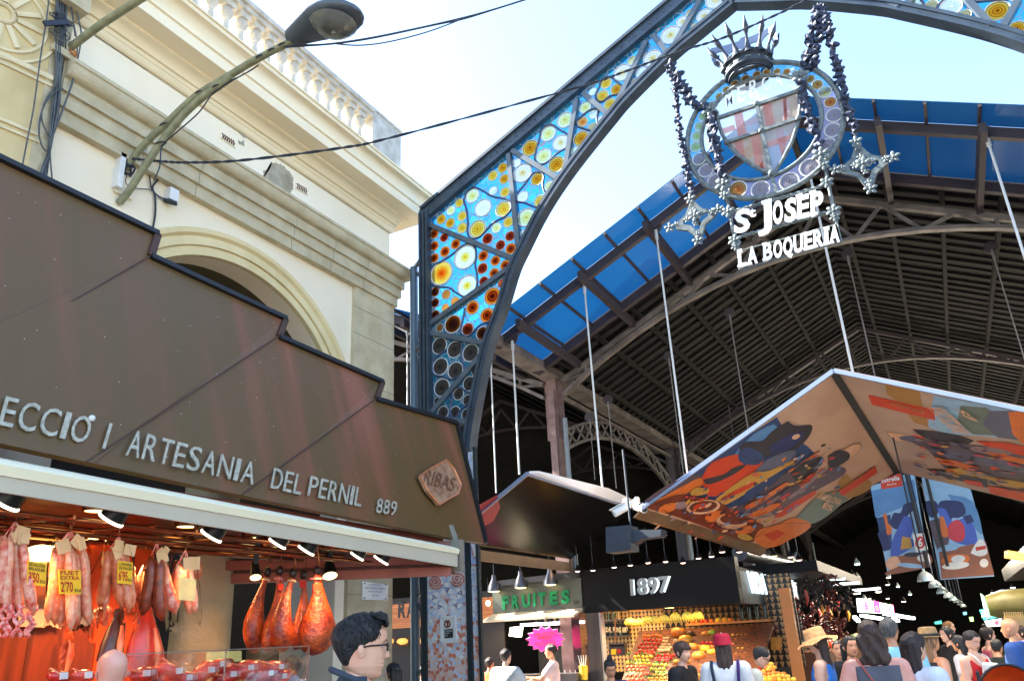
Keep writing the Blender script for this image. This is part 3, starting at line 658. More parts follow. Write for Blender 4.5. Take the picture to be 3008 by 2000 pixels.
for k, (t, xx) in enumerate((('LA BOQUERIA', 84), ('MERCAT', 56), ('BCN', 32))):
    y = 1022+26*k
    vs, fs = text_fit(t, PF(254, y)+V((0, -.012, 0)), PF(254+xx, y-1)+V((0, -.012, 0)), PF(254, y-14)+V((0, -.012, 0)), 0); MB().add(vs, fs).build('lettering', WHT, nt_)
# ------------------------------------------------------------------ the hanging market emblem (hung in the arch)
YS = YA-.06
cS = crop(1900, 0, 1.96); c4 = crop(2000, 100, 3.0145)
SP = lambda x, y, d=0: W(*cS(x, y), Y=YS-d)
S4 = lambda x, y, d=0: W(*c4(x, y), Y=YS-d)
BRZ = M('wrought_iron', srgb(62, 70, 80), .55, .35, col2=srgb(42, 50, 60), sc=9, bump=.15)
BRZ2 = M('cast_flower_iron', srgb(112, 122, 122), .6, .25, col2=srgb(78, 90, 94), sc=14, bump=.15)
sg = thing('market_emblem', 'round market emblem with shield, ring of glass roundels and white lettering', 'sign', (-.93, YS, 5.6))
rc = V((-.93, YS, 7.70)); ic = V((-.95, YS, 7.74)); Ro, Ri = 1.0, .77
def ringpt(c, r, a, d=0): return V((c.x+r*math.cos(a), YS-d, c.z+r*math.sin(a)))
GTOP = glassy('ring_glass_blue', leaded((.1, .45, .8), (.2, .6, .85), 5, (.2, .25, .3), .01), .6)
GBOT = glassy('ring_glass_lilac', leaded((.35, .4, .72), (.5, .52, .78), 5, (.3, .3, .4), .008), .3)
div = [math.radians(x) for x in (15, 197, 272)]
def seg(a0, a1, mat):
    n = int((a1-a0)/.06)+2; vs = []; fs = []
    for k in range(n+1):
        a = a0+(a1-a0)*k/n; vs += [ringpt(ic, Ri, a), ringpt(rc, Ro, a)]
    for k in range(n): fs.append((2*k, 2*k+1, 2*k+3, 2*k+2))
    MB().add(vs, fs).build('ring_glass', mat, sg)
# roundels sit on the ring glass as thicker lenses
seg(div[0], div[1], GTOP); seg(div[1], div[2], GBOT); seg(div[2], div[0]+2*math.pi, GBOT)
def rnd(p, r, t, par):
    o = bpy.data.objects.new('glass_roundel', roundel_mesh(t)); COL.objects.link(o); o.parent = par
    o.matrix_parent_inverse = Matrix.Translation(-LOC[par.name]); o.location = p+V((0, -.012, 0)); o.scale = (r, r, r)
for x, y, r, t in [(1210,457,44,'Q'),(1275,522,52,'P'),(1325,610,48,'Q'),(1360,725,64,'L'),(1345,858,64,'L'),(1305,992,64,'L'),(1143,1190,80,'L'),(962,1310,78,'L'),(707,1383,76,'L'),(507,1380,74,'Q'),(305,1307,62,'L'),(225,1215,60,'L'),(165,1112,55,'L'),(137,1005,48,'P'),(147,910,48,'P'),(168,823,42,'P'),(200,735,40,'P'),(285,628,30,'P'),(343,560,33,'Q'),(405,502,32,'Q'),(480,450,33,'Q'),(572,403,34,'Q'),(672,367,32,'Q'),(763,345,31,'Q'),(852,340,30,'Q'),(937,342,30,'Q'),(1020,357,31,'P'),(1147,405,36,'Q')]:
    p = S4(x, y); rnd(p, (S4(x, y-r)-p).length, t, sg)
mb = MB()
for c, r, w1, d in ((rc, Ro, .035, .06), (ic, Ri, .03, .06), (rc, Ro-.03, .012, .075)):
    mb.tube([ringpt(c, r, 2*math.pi*k/72) for k in range(72)], w1, 8, closed=True)
for a in div: mb.beam(ringpt(ic, Ri, a), ringpt(rc, Ro, a), .05, .035, (0, 1, 0))
mb.build('ring_frame', BRZ2, sg, smooth=50)
# shield: leaded panes
SW = glassy('shield_white', leaded((.9, .92, .92), (.95, .96, .96), 3, (.8, .8, .8), .001), .6)
SR = glassy('shield_red', leaded((.74, .4, .37), (.82, .52, .47), 7, (.6, .35, .3), .004), .5)
SY = glassy('shield_ochre', leaded((.82, .6, .42), (.88, .74, .56), 7, (.6, .45, .3), .004), .5)
SG_ = glassy('shield_mauve', leaded((.6, .5, .54), (.66, .58, .62), 7, (.5, .4, .45), .004), .4)
top = [(330, 745)]+[(c4p[0], c4p[1]) for c4p in ((315, 660), (380, 585), (480, 510), (600, 455), (740, 415), (860, 400), (960, 415), (1022, 445), (1030, 505))]
shp = MB()
def pane(mi, pts, d=0): shp.c = mi; shp.poly([S4(x, y, d) for x, y in pts])
pane(0, top)
pane(0, [(332, 760), (675, 650), (705, 860), (410, 955), (350, 850)])
pane(1, [(470, 712), (545, 690), (580, 895), (508, 918)], .004); pane(1, [(360, 840), (472, 805), (485, 850), (375, 890)], .004); pane(3, [(552, 775), (685, 735), (692, 782), (560, 820)], .004)
pane(2, [(690, 645), (1035, 525), (1035, 740), (730, 845), (705, 840)])
for a, b, mi in ((.1, .33, 1), (.56, .78, 3), (.62, .7, 1)):
    f = lambda t, e: (690+t*345, 645-t*120) if e == 0 else (728+t*307, 842-t*100)
    pane(mi, [f(a, 0), f(b, 0), f(b, 1), f(a, 1)], .004)
pane(2, [(430, 965), (705, 880), (790, 1225), (640, 1165), (500, 1060)])
for pts, mi in (([(470, 960), (545, 935), (570, 1110), (500, 1050)], 1), ([(620, 905), (690, 885), (735, 1195), (655, 1160)], 1), ([(720, 1120), (745, 1195), (690, 1178)], 1)): pane(mi, pts, .004)
pane(0, [(740, 870), (1022, 775), (980, 950), (900, 1105), (815, 1220)])
pane(3, [(835, 840), (905, 815), (920, 920), (850, 940)], .004); pane(1, [(760, 960), (985, 885), (950, 950), (765, 1010)], .006); pane(1, [(855, 930), (925, 910), (940, 960), (895, 1095)], .004)
shp.build('shield_glass', [SW, SR, SY, SG_], sg)
mb = MB()
for pl, r in (([(318, 690), (330, 780), (365, 890), (410, 965), (500, 1065), (640, 1168), (800, 1245)], .026), ([(1050, 470), (1062, 560), (1055, 660), (1040, 780), (985, 955), (905, 1110), (820, 1245)], .026)):
    mb.tube([S4(*p) for p in pl], r, 8)
for a, b, wd in (((325, 748), (1045, 505), .045), ((405, 965), (1050, 745), .045), ((672, 620), (800, 1240), .045)): mb.beam(S4(*a, .012), S4(*b, .012), wd, .05, (0, 1, 0))
for p in ((668, 618), (1045, 500), (712, 858), (1040, 745), (405, 962), (800, 1232)): mb.sph(S4(*p, .03), .04, 10, 6)
mb.build('shield_frame', BRZ2, sg, smooth=50)
# faint arched word on the white pane
FAINT = M('faint_white', (.74, .79, .8), .4, var=0)
wd = 'MERCAT'
for i, ch in enumerate(wd):
    x = 395+i*108; y = 640-i*42+abs(i-2.3)*6; vs, fs = text_fit(ch, S4(x, y, .006), S4(x+78, y-30, .006), S4(x-8, y-140+8*abs(i-2), .006), 0, off=.02)
    MB().add(vs, fs).build('faint_letter', FAINT, sg)
# crown
cr = V((S4(600, 330).x, YS, 8.58)); crw = MB()
crw.lathe([(.25, -.03), (.3, 0), (.32, .02), (.32, .04), (.3, .05), (.3, .13), (.315, .14), (.33, .155), (.32, .175), (.3, .185), (.28, .185), (.28, -.03)], cr, (0, 0, 1), 40, caps=False)
crown = crw.build('crown_band', BRZ, sg, smooth=40)
mb = MB()
for k in range(14):
    a = 2*math.pi*k/14; cc = cr+V((math.cos(a)*.3, math.sin(a)*.3, .09)); q = Matrix.Rotation(a, 3, 'Z')
    mb.sph(cc, .03, 8, 6, (.4, 1.5 if k % 2 else .8, .6), q)
mb.build('crown_stud', BRZ2, crown, smooth=60, kind='stuff')
for k in range(12):
    mb = MB(); a = 2*math.pi*(k+.5)/12; d = V((math.cos(a), math.sin(a), 0))
    mb.tube([cr+d*r+V((0, 0, z)) for r, z in ((.29, .15), (.3, .22), (.335, .31), (.37, .38), (.395, .42), (.43, .47), (.46, .53), (.485, .6))], [.075, .042, .02, .018, .034, .038, .02, .007], 7)
    for sgn in (-1, 1):
        t = d.cross(V((0, 0, 1)))*sgn; mb.tube([cr+d*.3+V((0, 0, .18)), cr+d*.31+t*.04+V((0, 0, .205)), cr+d*.315+t*.075+V((0, 0, .18))], [.015, .012, .015], 6)
    mb.build('crown_spike', BRZ, crown, smooth=50)
mb = MB(); n = 28; vs = []; fs = []
for k in range(n+1):   # scalloped wings standing across the crown
    u = k/n*2-1; sc_ = abs(math.sin(k/n*math.pi*4)); x = u*.44; y = .12*(1-u*u)
    zt_ = .66+.05*math.cos(u*1.4)+(.04 if abs(u) < .12 else 0); zb2 = .53+.07*sc_-(.12 if abs(u) > .9 else 0)
    for yy, z in ((y, zt_), (y, zb2), (y+.02, zb2), (y+.02, zt_)): vs.append(cr+V((x, yy, z)))
for k in range(n):
    for j in range(4): fs.append((k*4+j, k*4+(j+1) % 4, k*4+4+(j+1) % 4, k*4+4+j))
mb.add(vs, fs); mb.build('crown_wing', M('crown_wing_grey', srgb(120, 134, 160), .5, .2, var=.15), crown)
for sgn in (-1, 1): MB().tube([cr+V((sgn*.3, 0, .2)), cr+V((sgn*.38, .06, .4)), cr+V((sgn*.36, .08, .56))], .012, 6).build('crown_stay', BRZ, crown, smooth=60)
# text and frames
WPN = M('white_paint_letters', srgb(245, 246, 246), .5, var=.03)
for ch, x, y, wv, h, sh in (('S', 505, 1345, 92, 120, .05), ('t', 588, 1255, 42, 50, 0), ('J', 640, 1312, 82, 140, 0), ('O', 728, 1293, 58, 122, 0), ('S', 795, 1282, 68, 124, .05), ('E', 868, 1262, 68, 124, 0), ('P', 945, 1248, 74, 130, 0)):
    p0 = SP(x, y, .02); vs, fs = text_fit(ch, p0, SP(x+wv, y-wv*.235, .02), SP(x-2, y-h, .02), .015, off=.035, shear=sh); MB().add(vs, fs).build('letter', WPN, sg)
    if ch in 'JEP':
        mb = MB(); mb.beam(SP(x-8+(30 if ch == 'J' else 0), y-h-2+(0 if ch != 'J' else 0), .02), SP(x+30+(30 if ch == 'J' else 0), y-h-12, .02), .05, .035)
        if ch != 'J': mb.build('letter_serif', WPN, sg); mb = MB(); mb.beam(SP(x-10, y-6, .02), SP(x+38, y-17, .02), .05, .035)
        mb.build('letter_serif', WPN, sg)
wts = (60, 70, 32, 66, 64, 64, 66, 58, 62, 34, 66)
x = 530.; lw = {' ': 22, 'L': 48, 'A': 62, 'B': 56, 'O': 54, 'Q': 56, 'U': 58, 'E': 50, 'R': 60, 'I': 24}
tot = sum(lw[c]+7 for c in 'LA BOQUERIA'); k = (1118-530)/tot
for ch in 'LA BOQUERIA':
    wv = lw[ch]*k
    if ch != ' ':
        yb = 1540-(x-530)*.258; vs, fs = text_fit(ch, SP(x, yb, .02), SP(x+wv, yb-wv*.25, .02), SP(x-3, yb-94, .02), .015, off=.035); MB().add(vs, fs).build('letter', WPN, sg)
        mb = MB()
        if ch in 'LBERIA':
            mb.beam(SP(x-5, yb-3, .02), SP(x+(24 if ch not in 'I' else wv+5), yb-10, .02), .05, .03)
            if ch != 'A': mb.build('letter_serif', WPN, sg); mb = MB(); mb.beam(SP(x-7, yb-92, .02), SP(x+(20 if ch != 'I' else wv+4), yb-98, .02), .05, .03)
            mb.build('letter_serif', WPN, sg)
    x += wv+7*k
mb = MB()
for a, b in (((522, 1448), (1098, 1290)), ((534, 1552), (1124, 1394)), ((522, 1448), (534, 1552)), ((1098, 1290), (1124, 1394))): mb.tube([SP(*a, .02), SP(*b, .02)], .008, 6)
mb.build('word_frame', BRZ2, sg)
def twist(a, b, r=.016):
    mb = MB(); a, b = V(a), V(b); n = 40
    for ph in (0, math.pi):
        u = V((0, 1, 0)); d = (b-a).normalized(); q = d.cross(u)
        mb.tube([a.lerp(b, k/n)+(u*math.cos(k*1.0+ph)+q*math.sin(k*1.0+ph))*r*.8 for k in range(n+1)], r, 6)
    mb.build('twisted_bar', BRZ2, sg, smooth=60)
twist(SP(500, 1218), SP(1045, 1062)); twist(SP(540, 1362), SP(1060, 1218))
for a, b in (((462, 1140), (518, 1440)), ((1025, 960), (1095, 1300))): MB().tube([SP(*a), SP(*b)], .022, 8).build('side_bar', BRZ2, sg, smooth=60)
def flower(mb, c, r, n=6, d=.0):
    c = V(c)
    for k in range(n):
        a = 2*math.pi*k/n+.3; p = c+V((math.cos(a)*r*.62, -.01, math.sin(a)*r*.62)); q = Matrix.Rotation(-a, 3, 'Y')
        mb.sph(p, r*.45, 8, 6, (1.05, .35, .68), q)
    mb.sph(c+V((0, -.02, 0)), r*.25, 8, 6)
for x, y, r in ((470, 1220, .085), (508, 1385, .085), (1037, 1050, .08), (1077, 1215, .085), (365, 630, .11), (887, 440, .11), (443, 1060, .11), (1003, 890, .11), (450, 1125, .07), (1020, 950, .07), (513, 1420, .06), (1083, 1250, .06)):
    mb = MB(); flower(mb, SP(x, y, .07), r); mb.build('iron_flower', BRZ2, sg, smooth=60)
for cc, tips in (((283, 1250), ((255, 1150), (420, 1212), (300, 1395), (135, 1318))), ((1248, 952), ((1205, 822), (1425, 912), (1292, 1098), (1085, 985)))):
    c = SP(*cc, .03); T = [SP(*t, .03) for t in tips]; mb = MB(); poly = []
    for i, t in enumerate(T):
        nx = T[(i+1) % 4]; d = (t-c)
        pr_ = d.cross(V((0, 1, 0))).normalized()*.045
        poly += [c+d*.8-pr_, c+d*.8+pr_] if d.cross(V((0, 1, 0))).dot(nx-c) > 0 else [c+d*.8+pr_, c+d*.8-pr_]
        for s in (.3, .5, .7):
            e = (t-c)*(1-s)+(nx-c)*s; poly.append(c+e*(.8 if s != .5 else .72))
    inner = [c+(p-c)*.62 for p in poly]; n = len(poly); vs = [p for p in poly]+[p for p in inner]
    vs += [p+V((0, .05, 0)) for p in vs]
    fs = []
    for i in range(n):
        j = (i+1) % n; fs += [(i, j, n+j, n+i), (2*n+i, 3*n+i, 3*n+j, 2*n+j), (i, 2*n+i, 2*n+j, j), (n+i, n+j, 3*n+j, 3*n+i)]
    mb.add(vs, fs)
    for t in T:
        for s, r in ((.98, .075), (.74, .045), (.3, .045)): flower(mb, c+(t-c)*s+V((0, -.03, 0)), r, 5)
    flower(mb, c+V((0, -.04, 0)), .09, 6); mb.build('iron_cross', BRZ2, sg, smooth=60)
# garlands of iron flowers; each is a chain hung from the arch
GAR = M('garland_iron', srgb(44, 56, 84), .6, .2, col2=srgb(30, 38, 54), sc=30)
def garland(pts, r, label, dense=1.0):
    pp = subdiv([SP(*p, .05) for p in pts], 10); mb = MB(); acc = 0; last = pp[0]; rr = random.Random(len(pts)*7+int(pts[0][0]))
    mb.tube(pp, .009, 5)
    for p in pp:
        acc += (p-last).length; last = p
        if acc > r*1.15/dense:
            acc = 0; q = Matrix.Rotation(rr.uniform(0, 6), 3, V((rr.uniform(-1, 1), rr.uniform(-1, 1), rr.uniform(-1, 1))))
            rad = r*rr.uniform(.75, 1.15)
            mb.sph(p+V((rr.uniform(-.2, .2)*r, rr.uniform(-.2, .2)*r, 0)), rad, 15, 6, (1, 1, .55), q, fn=lambda v: 1+.38*math.cos(5*math.atan2(v.y, v.x))*(1-v.z*v.z))
    mb.build('flower_garland', GAR, None, label=label, cat='garland', group='iron flower garlands hung from the arch')
garland([(125, 365), (150, 440), (172, 560), (182, 690), (195, 800), (220, 920), (245, 1060), (258, 1125)], .055, 'iron flower garland hanging straight down to the left iron cross')
garland([(125, 365), (175, 450), (225, 530), (275, 600), (340, 622)], .085, 'thick iron flower garland slanting from arch to the ring top left', 1.4)
garland([(365, 640), (378, 730), (395, 840), (418, 950), (440, 1050)], .08, 'iron flower garland lying over the left side of the ring', 1.2)
garland([(985, 20), (965, 130), (940, 250), (915, 350), (895, 425)], .07, 'iron flower garland from the arch to the ring top right', 1.2)
garland([(1000, 20), (1010, 120), (985, 240), (962, 330), (950, 385)], .075, 'short loose iron flower garland between two longer ones', 1.0)
garland([(1005, 20), (1035, 130), (1062, 260), (1095, 380), (1125, 490), (1150, 600), (1185, 700), (1195, 770)], .065, 'iron flower garland hanging down to the right iron cross')
garland([(887, 450), (900, 540), (930, 640), (960, 750), (995, 860)], .07, 'iron flower garland lying over the right side of the ring', 1.2)

# ------------------------------------------------------------------ market hall: parallel naves of iron trusses
X0, HW = -.75, 5.6
def zr_(x, k=0): return 9.35-.475*abs(x-X0-11.2*k)
BLU = glassy('blue_roof_glass', leaded((.034, .15, .29), (.04, .18, .33), .4, (.02, .1, .3), .0), .12)
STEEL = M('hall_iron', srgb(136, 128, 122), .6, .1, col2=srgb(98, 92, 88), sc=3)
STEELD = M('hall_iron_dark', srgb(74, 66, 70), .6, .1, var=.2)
RPNK = M('hall_column_paint', srgb(150, 122, 118), .6, .05, col2=srgb(120, 96, 92), sc=5)
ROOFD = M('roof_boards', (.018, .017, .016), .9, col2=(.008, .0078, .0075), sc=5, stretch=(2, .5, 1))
hall = thing('market_hall', 'iron market hall with blue glass eaves, lattice trusses and dark slatted roof', 'hall', (X0, 14, 0))
YG0, YG1, YT = 11.0, 13.25, 14.0
for k in (-1, 0, 1):
    for s in (-1, 1):
        xc = X0+11.2*k; xe = xc+s*HW; n = 9
        for i in range(n):
            t0, t1 = i/n, (i+1)/n
            for ya, yb in ((YG0, 11.58), (11.66, YG1)):
                if k and (xc+s*HW*t0 > 5.5 or xc+s*HW*t1 < -9): continue
                q = [(xc+s*HW*t0, ya), (xc+s*HW*t1, ya), (xc+s*HW*t1, yb), (xc+s*HW*t0, yb)]
                MB().prism([(x, y, zr_(x, k)) for x, y in q], (0, 0, .012)).build('glass_pane', BLU, hall)
        mb = MB()
        mb.beam((xc, 11.62, zr_(xc, k)-.1), (xe, 11.62, zr_(xe, k)-.1), .1, .16)
        mb.build('edge_beam', STEELD, hall)
        for i in range(0, n+1):
            mb = MB(); x = xc+s*HW*i/n; mb.beam((x, YG0, zr_(x, k)-.02), (x, YG1, zr_(x, k)-.02), .04, .05)
            if i % 2 == 0: mb.beam((x, 11.3, zr_(x, k)-.2), (x, YT, zr_(x, k)-.22), .09, .16)
            mb.build('glazing_bar', STEELD, hall)
        mb = MB(); mb.prism([(xc, YG1, zr_(xc, k)-.02), (xe, YG1, zr_(xe, k)-.02), (xe, YG1, zr_(xe, k)-.2), (xc, YG1, zr_(xc, k)-.2)], (0, .12, 0)); mb.build('roof_edge', STEELD, hall)
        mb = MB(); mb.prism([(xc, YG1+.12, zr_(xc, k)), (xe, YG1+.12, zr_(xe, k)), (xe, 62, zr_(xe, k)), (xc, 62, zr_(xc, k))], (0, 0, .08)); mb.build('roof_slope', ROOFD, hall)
        if k == 0 or s == -k:
            mb = MB()
            for i in range(7):
                x = xc+s*HW*(i+.5)/7; mb.beam((x, YG1+.2, zr_(x, k)-.12), (x, 62, zr_(x, k)-.12), .07, .1)
            y = YG1+.3
            while y < 50:
                yo = random.Random(int(y*100)); mb.beam((xc, y, zr_(xc, k)-.03+yo.uniform(-.02, .01)), (xe, y, zr_(xe, k)-.03+yo.uniform(-.02, .01)), .1+yo.uniform(0, .09), .05); y += .36
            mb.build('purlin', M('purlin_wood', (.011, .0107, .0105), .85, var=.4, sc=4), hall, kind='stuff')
    # valley gutters
for xg in (X0-HW, X0+HW):
    mb = MB(); mb.box((xg-.18, YG0+.15, 6.55), (xg+.18, 62, 6.72)); mb.build('valley_gutter', STEEL, hall)
def zb_(x, k=0): return 8.03-.063*(x-X0-11.2*k)**2
for j, yt in enumerate((YT, 22, 30, 38, 46)):
    for k in ((0, -1, 1) if j < 3 else (0,)):
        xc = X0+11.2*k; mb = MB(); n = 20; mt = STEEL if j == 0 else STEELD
        xs = [xc-HW+.22+(2*HW-.44)*i/n for i in range(n+1)]
        zt = lambda x: zr_(x, k)-.3
        for i in range(n):
            a, b = xs[i], xs[i+1]; mb.beam((a, yt, zt(a)), (b, yt, zt(b)), .12, .1); mb.beam((a, yt, zb_(a, k)), (b, yt, zb_(b, k)), .14, .07)
            if abs((a+b)/2-xc) > 2.6:
                if i < n/2: mb.beam((b, yt, zb_(b, k)), (b, yt, zt(b)), .06, .06); mb.beam((a, yt, zt(a)), (b, yt, zb_(b, k)), .05, .06)
                else: mb.beam((a, yt, zb_(a, k)), (a, yt, zt(a)), .06, .06); mb.beam((b, yt, zt(b)), (a, yt, zb_(a, k)), .05, .06)
            elif i % 2: mb.beam((a, yt, zb_(a, k)), (b, yt, min(zt(b), zb_(b, k)+.75)), .05, .06)
            else: mb.beam((a, yt, min(zt(a), zb_(a, k)+.75)), (b, yt, zb_(b, k)), .05, .06)
        mb.build('roof_truss', mt, hall)
    for xg in (X0-HW, X0+HW):
        col = MB(); col.box((xg-.1, yt-.12, 4.2), (xg+.1, yt+.12, 6.56)); col.box((xg-.2, yt-.015, 5.3), (xg+.2, yt+.015, 6.55)); col.box((xg-.14, yt-.16, 0), (xg+.14, yt+.16, 4.3))
        col.box((xg-.07, yt-.18, 4.3), (xg+.07, yt-.125, 6.3))
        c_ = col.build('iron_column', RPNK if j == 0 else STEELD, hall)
        MB().tube([(xg+.22, yt-.05, 0), (xg+.22, yt-.05, 5.7)], .05, 10).build('downpipe', M('pipe_grey', srgb(150, 160, 165), .5, .1, var=.1), hall)
    if j < 4:
        for xg in (X0-HW, X0+HW):
            mb = MB(); n = 16; y2 = yt+8
            f = lambda t: 5.0+.95*(1-(2*t-1)**2)
            for i in range(n):
                t0, t1 = i/n, (i+1)/n; a, b = yt+8*t0, yt+8*t1
                mb.beam((xg, a, f(t0)), (xg, b, f(t1)), .08, .06); mb.beam((xg, a, 6.3), (xg, b, 6.3), .08, .06)
                mb.beam((xg, a, f(t0)), (xg, b, min(6.3, f(t1)+.4)), .03, .04); mb.beam((xg, b, f(t1)), (xg, a, min(6.3, f(t0)+.4)), .03, .04); mb.beam((xg, a, f(t0)+.38), (xg, b, f(t1)+.38), .05, .05)
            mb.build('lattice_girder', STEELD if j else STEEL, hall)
# far end wall, side walls; far arched windows whose daylight is put in as glow
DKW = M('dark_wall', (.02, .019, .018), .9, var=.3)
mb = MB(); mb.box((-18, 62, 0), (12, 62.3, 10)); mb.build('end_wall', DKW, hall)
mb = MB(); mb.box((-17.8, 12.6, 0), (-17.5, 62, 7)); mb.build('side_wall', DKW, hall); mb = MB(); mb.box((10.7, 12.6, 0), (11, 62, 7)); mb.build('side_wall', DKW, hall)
WIN = M('daylight_window', (.55, .85, .9), .4, var=0, emit=.55, ecol=(.6, .95, 1))
cG = crop(2300, 1600, 3.332)
for pts in ([(485, 185), (540, 140), (575, 200), (570, 270), (500, 240)], [(600, 170), (640, 150), (690, 180), (715, 330), (615, 290)], [(735, 205), (790, 200), (825, 250), (835, 420), (755, 350)], [(860, 235), (890, 235), (920, 290), (920, 360), (870, 350)], [(945, 275), (985, 270), (1010, 310), (1012, 385), (955, 360)]):
    q = [W(*cG(*p), X=-17.4) for p in pts]; w_ = MB().prism(q, (-.05, 0, 0)).build('window', WIN, hall)
    mb = MB(); zs = [p.z for p in q]; ys = [p.y for p in q]
    for i in range(1, 6): z = min(zs)+(max(zs)-min(zs))*i/6; mb.box((-17.39, min(ys), z), (-17.36, max(ys), z+.03))
    for i in range(1, 4): y = min(ys)+(max(ys)-min(ys))*i/4; mb.box((-17.355, y, min(zs)), (-17.33, y+.05, max(zs)))
    mb.build('window_bar', DKW, w_)
# small glazed lantern deep in the hall
q = [W(*D(*p), Y=30) for p in ((2165, 830), (2200, 850), (2215, 880), (2180, 865))]
mb = MB()
for i in range(4):
    a = W(*D(2158+14*i, 832+10*i), Y=30); mb.prism([a, a+V((.32, 0, -.02)), a+V((.3, 0, -.16)), a+V((.02, 0, -.12))], (0, .05, 0))
mb.build('roof_light', M('roof_light_glow', (.9, .9, .7), .5, var=0, emit=1.2), hall)
mb = MB(); a = W(*D(2030, 850), Y=28)
for i in range(6): mb.beam(a+V((i*.9-1.8, 0, .2-.04*i*i)), a+V((i*.9-.9, 0, -.9)), .06, .06); mb.beam(a+V((i*.9-.9, 0, -.9)), a+V((i*.9-.9, 0, .5)), .05, .05); 
for i in range(7): mb.beam(a+V((-2, 0, .5-.16*i)), a+V((4, 0, .4-.2*i)), .07, .04)
mb.build('lantern_frame', STEEL, hall)
# hanging rods
ROD = M('rod_white', srgb(214, 216, 214), .45, .1, var=.08); RODG = M('rod_grey', srgb(140, 138, 134), .5, .1, var=.08)
def rod(xt, yt, xb, yb, Y, r, mt, label):
    p = W(xt, yt, Y=Y); q = W(xb, yb, Y=Y); x = p.x; zt = min(p.z+.05, zr_(x if x > X0-HW else x+11.2)-.1)
    t = thing('hanging_rod', label, 'rod', (x, Y, q.z), 'rods hanging from the hall roof edge')
    MB().tube([(x, Y, q.z), (x, Y, zt-.2)], r, 8).build('rod', mt, t, smooth=60)
    MB().tube([(x, Y, zt-.22), (x, Y, zt-.05)], [r*1.8, r*1.8], 8).build('turnbuckle', mt, t, smooth=60)
    MB().lathe([(.0, -.012), (.11, -.012), (.11, .012), (0, .012)], (x, Y, zt), (0, 1, 0), 18).build('hanger_plate', STEELD, t)
for a, b, Y, r, mt, lb in (((1180, 785), (1195, 1092), 11.62, .017, ROD, 'white rod holding the peak of the dark glossy canopy'), ((1345, 655), (1392, 1120), 11.62, .017, ROD, 'white rod reaching down beside the white security cameras'), ((1510, 530), (1590, 1088), 11.62, .017, ROD, 'white rod landing midway along the printed canopy edge'),
    ((1858, 370), (1966, 862), 11.62, .019, ROD, 'white rod behind the emblem landing by the printed canopy ridge'), ((2265, 295), (2440, 930), 11.62, .019, ROD, 'white rod furthest right, hanging in front of the dark roof'),
    ((1130, 828), (1141, 1135), 11.62, .013, ROD, 'thin white rod closest to the glass arch on its right'), ((938, 755), (945, 960), 11.62, .014, ROD, 'white rod between the stone pier and the blue pole'),
    ((1680, 725), (1722, 1002), 15, .012, RODG, 'thin grey rod above the middle of the printed canopy'), ((1952, 590), (2010, 872), 15, .014, RODG, 'grey rod just right of the printed canopy ridge'), ((1540, 825), (1578, 1092), 15, .011, RODG, 'thin grey rod left of a thicker white one'), ((2283, 575), (2372, 870), 15, .012, RODG, 'thin grey rod hanging above the right printed canopy'), ((1400, 925), (1412, 1125), 15, .011, RODG, 'short thin grey rod above the white cameras'), ((1358, 965), (1366, 1105), 15, .008, RODG, 'faint short rod behind the pale sliver of canopy')):
    rod(*D(*a), *D(*b), Y, r, mt, lb)
# ------------------------------------------------------------------ street lamp, second arm, cables and wires
GALV = M('galvanised_paint', srgb(150, 152, 120), .55, .2, col2=srgb(124, 126, 98), sc=10, bump=.1)
LGRY = M('lamp_grey', srgb(84, 94, 104), .45, .3, var=.15)
CBL = M('cable_grey', srgb(84, 88, 88), .6, .0, col2=srgb(64, 68, 68), sc=10); CBLD = M('cable_black', srgb(38, 46, 58), .6, var=.1)
yl = 4.5
LP = lambda x, y: W(*c1(x, y), Y=yl)
lb = LP(840, 1100)
lamp = thing('street_lamp', 'grey wall-mounted street lamp on a long curved double pipe arm', 'street lamp', lb)
pts = subdiv([LP(*p) for p in ((835, 1120), (850, 1080), (900, 1010), (1000, 900), (1090, 820), (1200, 712), (1320, 612), (1500, 505), (1700, 385), (1925, 272))])
MB().tube(pts, .038, 12).build('upper_arm', GALV, lamp, smooth=60)
pts = subdiv([W(*c1(785, 1335), X=XW+.02)]+[LP(*p) for p in ((850, 1255), (950, 1100), (1060, 940), (1200, 765), (1330, 645), (1430, 575), (1530, 505))])
MB().tube(pts, .04, 12).build('lower_arm', GALV, lamp, smooth=60)
for x, y in ((1088, 822), (1320, 612), (1435, 572), (1720, 378), (1800, 335), (1870, 298), (1058, 945)):
    a = LP(x, y); MB().tube([a+V((.055*math.cos(t), .055*math.sin(t)*.9, .02*math.sin(t))) for t in [k*.785 for k in range(8)]], .008, 5, closed=True).build('clamp_band', CBLD, lamp)
# lamp head: a shoe-shaped shell seen from below, lens in the belly
hp = W(*c2(345, 250), Y=yl); ht = W(*c2(800, 95), Y=yl); ax = (ht-hp); Ln = ax.length; ax.normalize(); sd = V((0, 1, 0)); upv = sd.cross(ax)*-1
if upv.z < 0: upv = -upv
n = 20; st = [(0, .10, .13, .0), (.06, .12, .15, 0), (.15, .15, .16, .02), (.3, .2, .17, .05), (.45, .25, .17, .07), (.6, .27, .16, .08), (.75, .26, .14, .08), (.88, .2, .1, .07), (.96, .12, .06, .06), (1, .03, .02, .05)]
vs = []; fs = []
for t, hw, hh, up_ in st:
    for k in range(n):
        a = 2*math.pi*k/n; zz = math.sin(a); vs.append(hp+ax*(t*Ln)+sd*(hw*.85*math.cos(a))+upv*(up_*.7+(hh*.8*zz if zz > 0 else hh*.55*zz)))
for i in range(len(st)-1):
    for k in range(n): fs.append((i*n+k, i*n+(k+1) % n, (i+1)*n+(k+1) % n, (i+1)*n+k))
fs += [tuple(range(n-1, -1, -1)), tuple(range((len(st)-1)*n, len(st)*n))]
MB().add(vs, fs).build('lamp_head', LGRY, lamp, smooth=60)
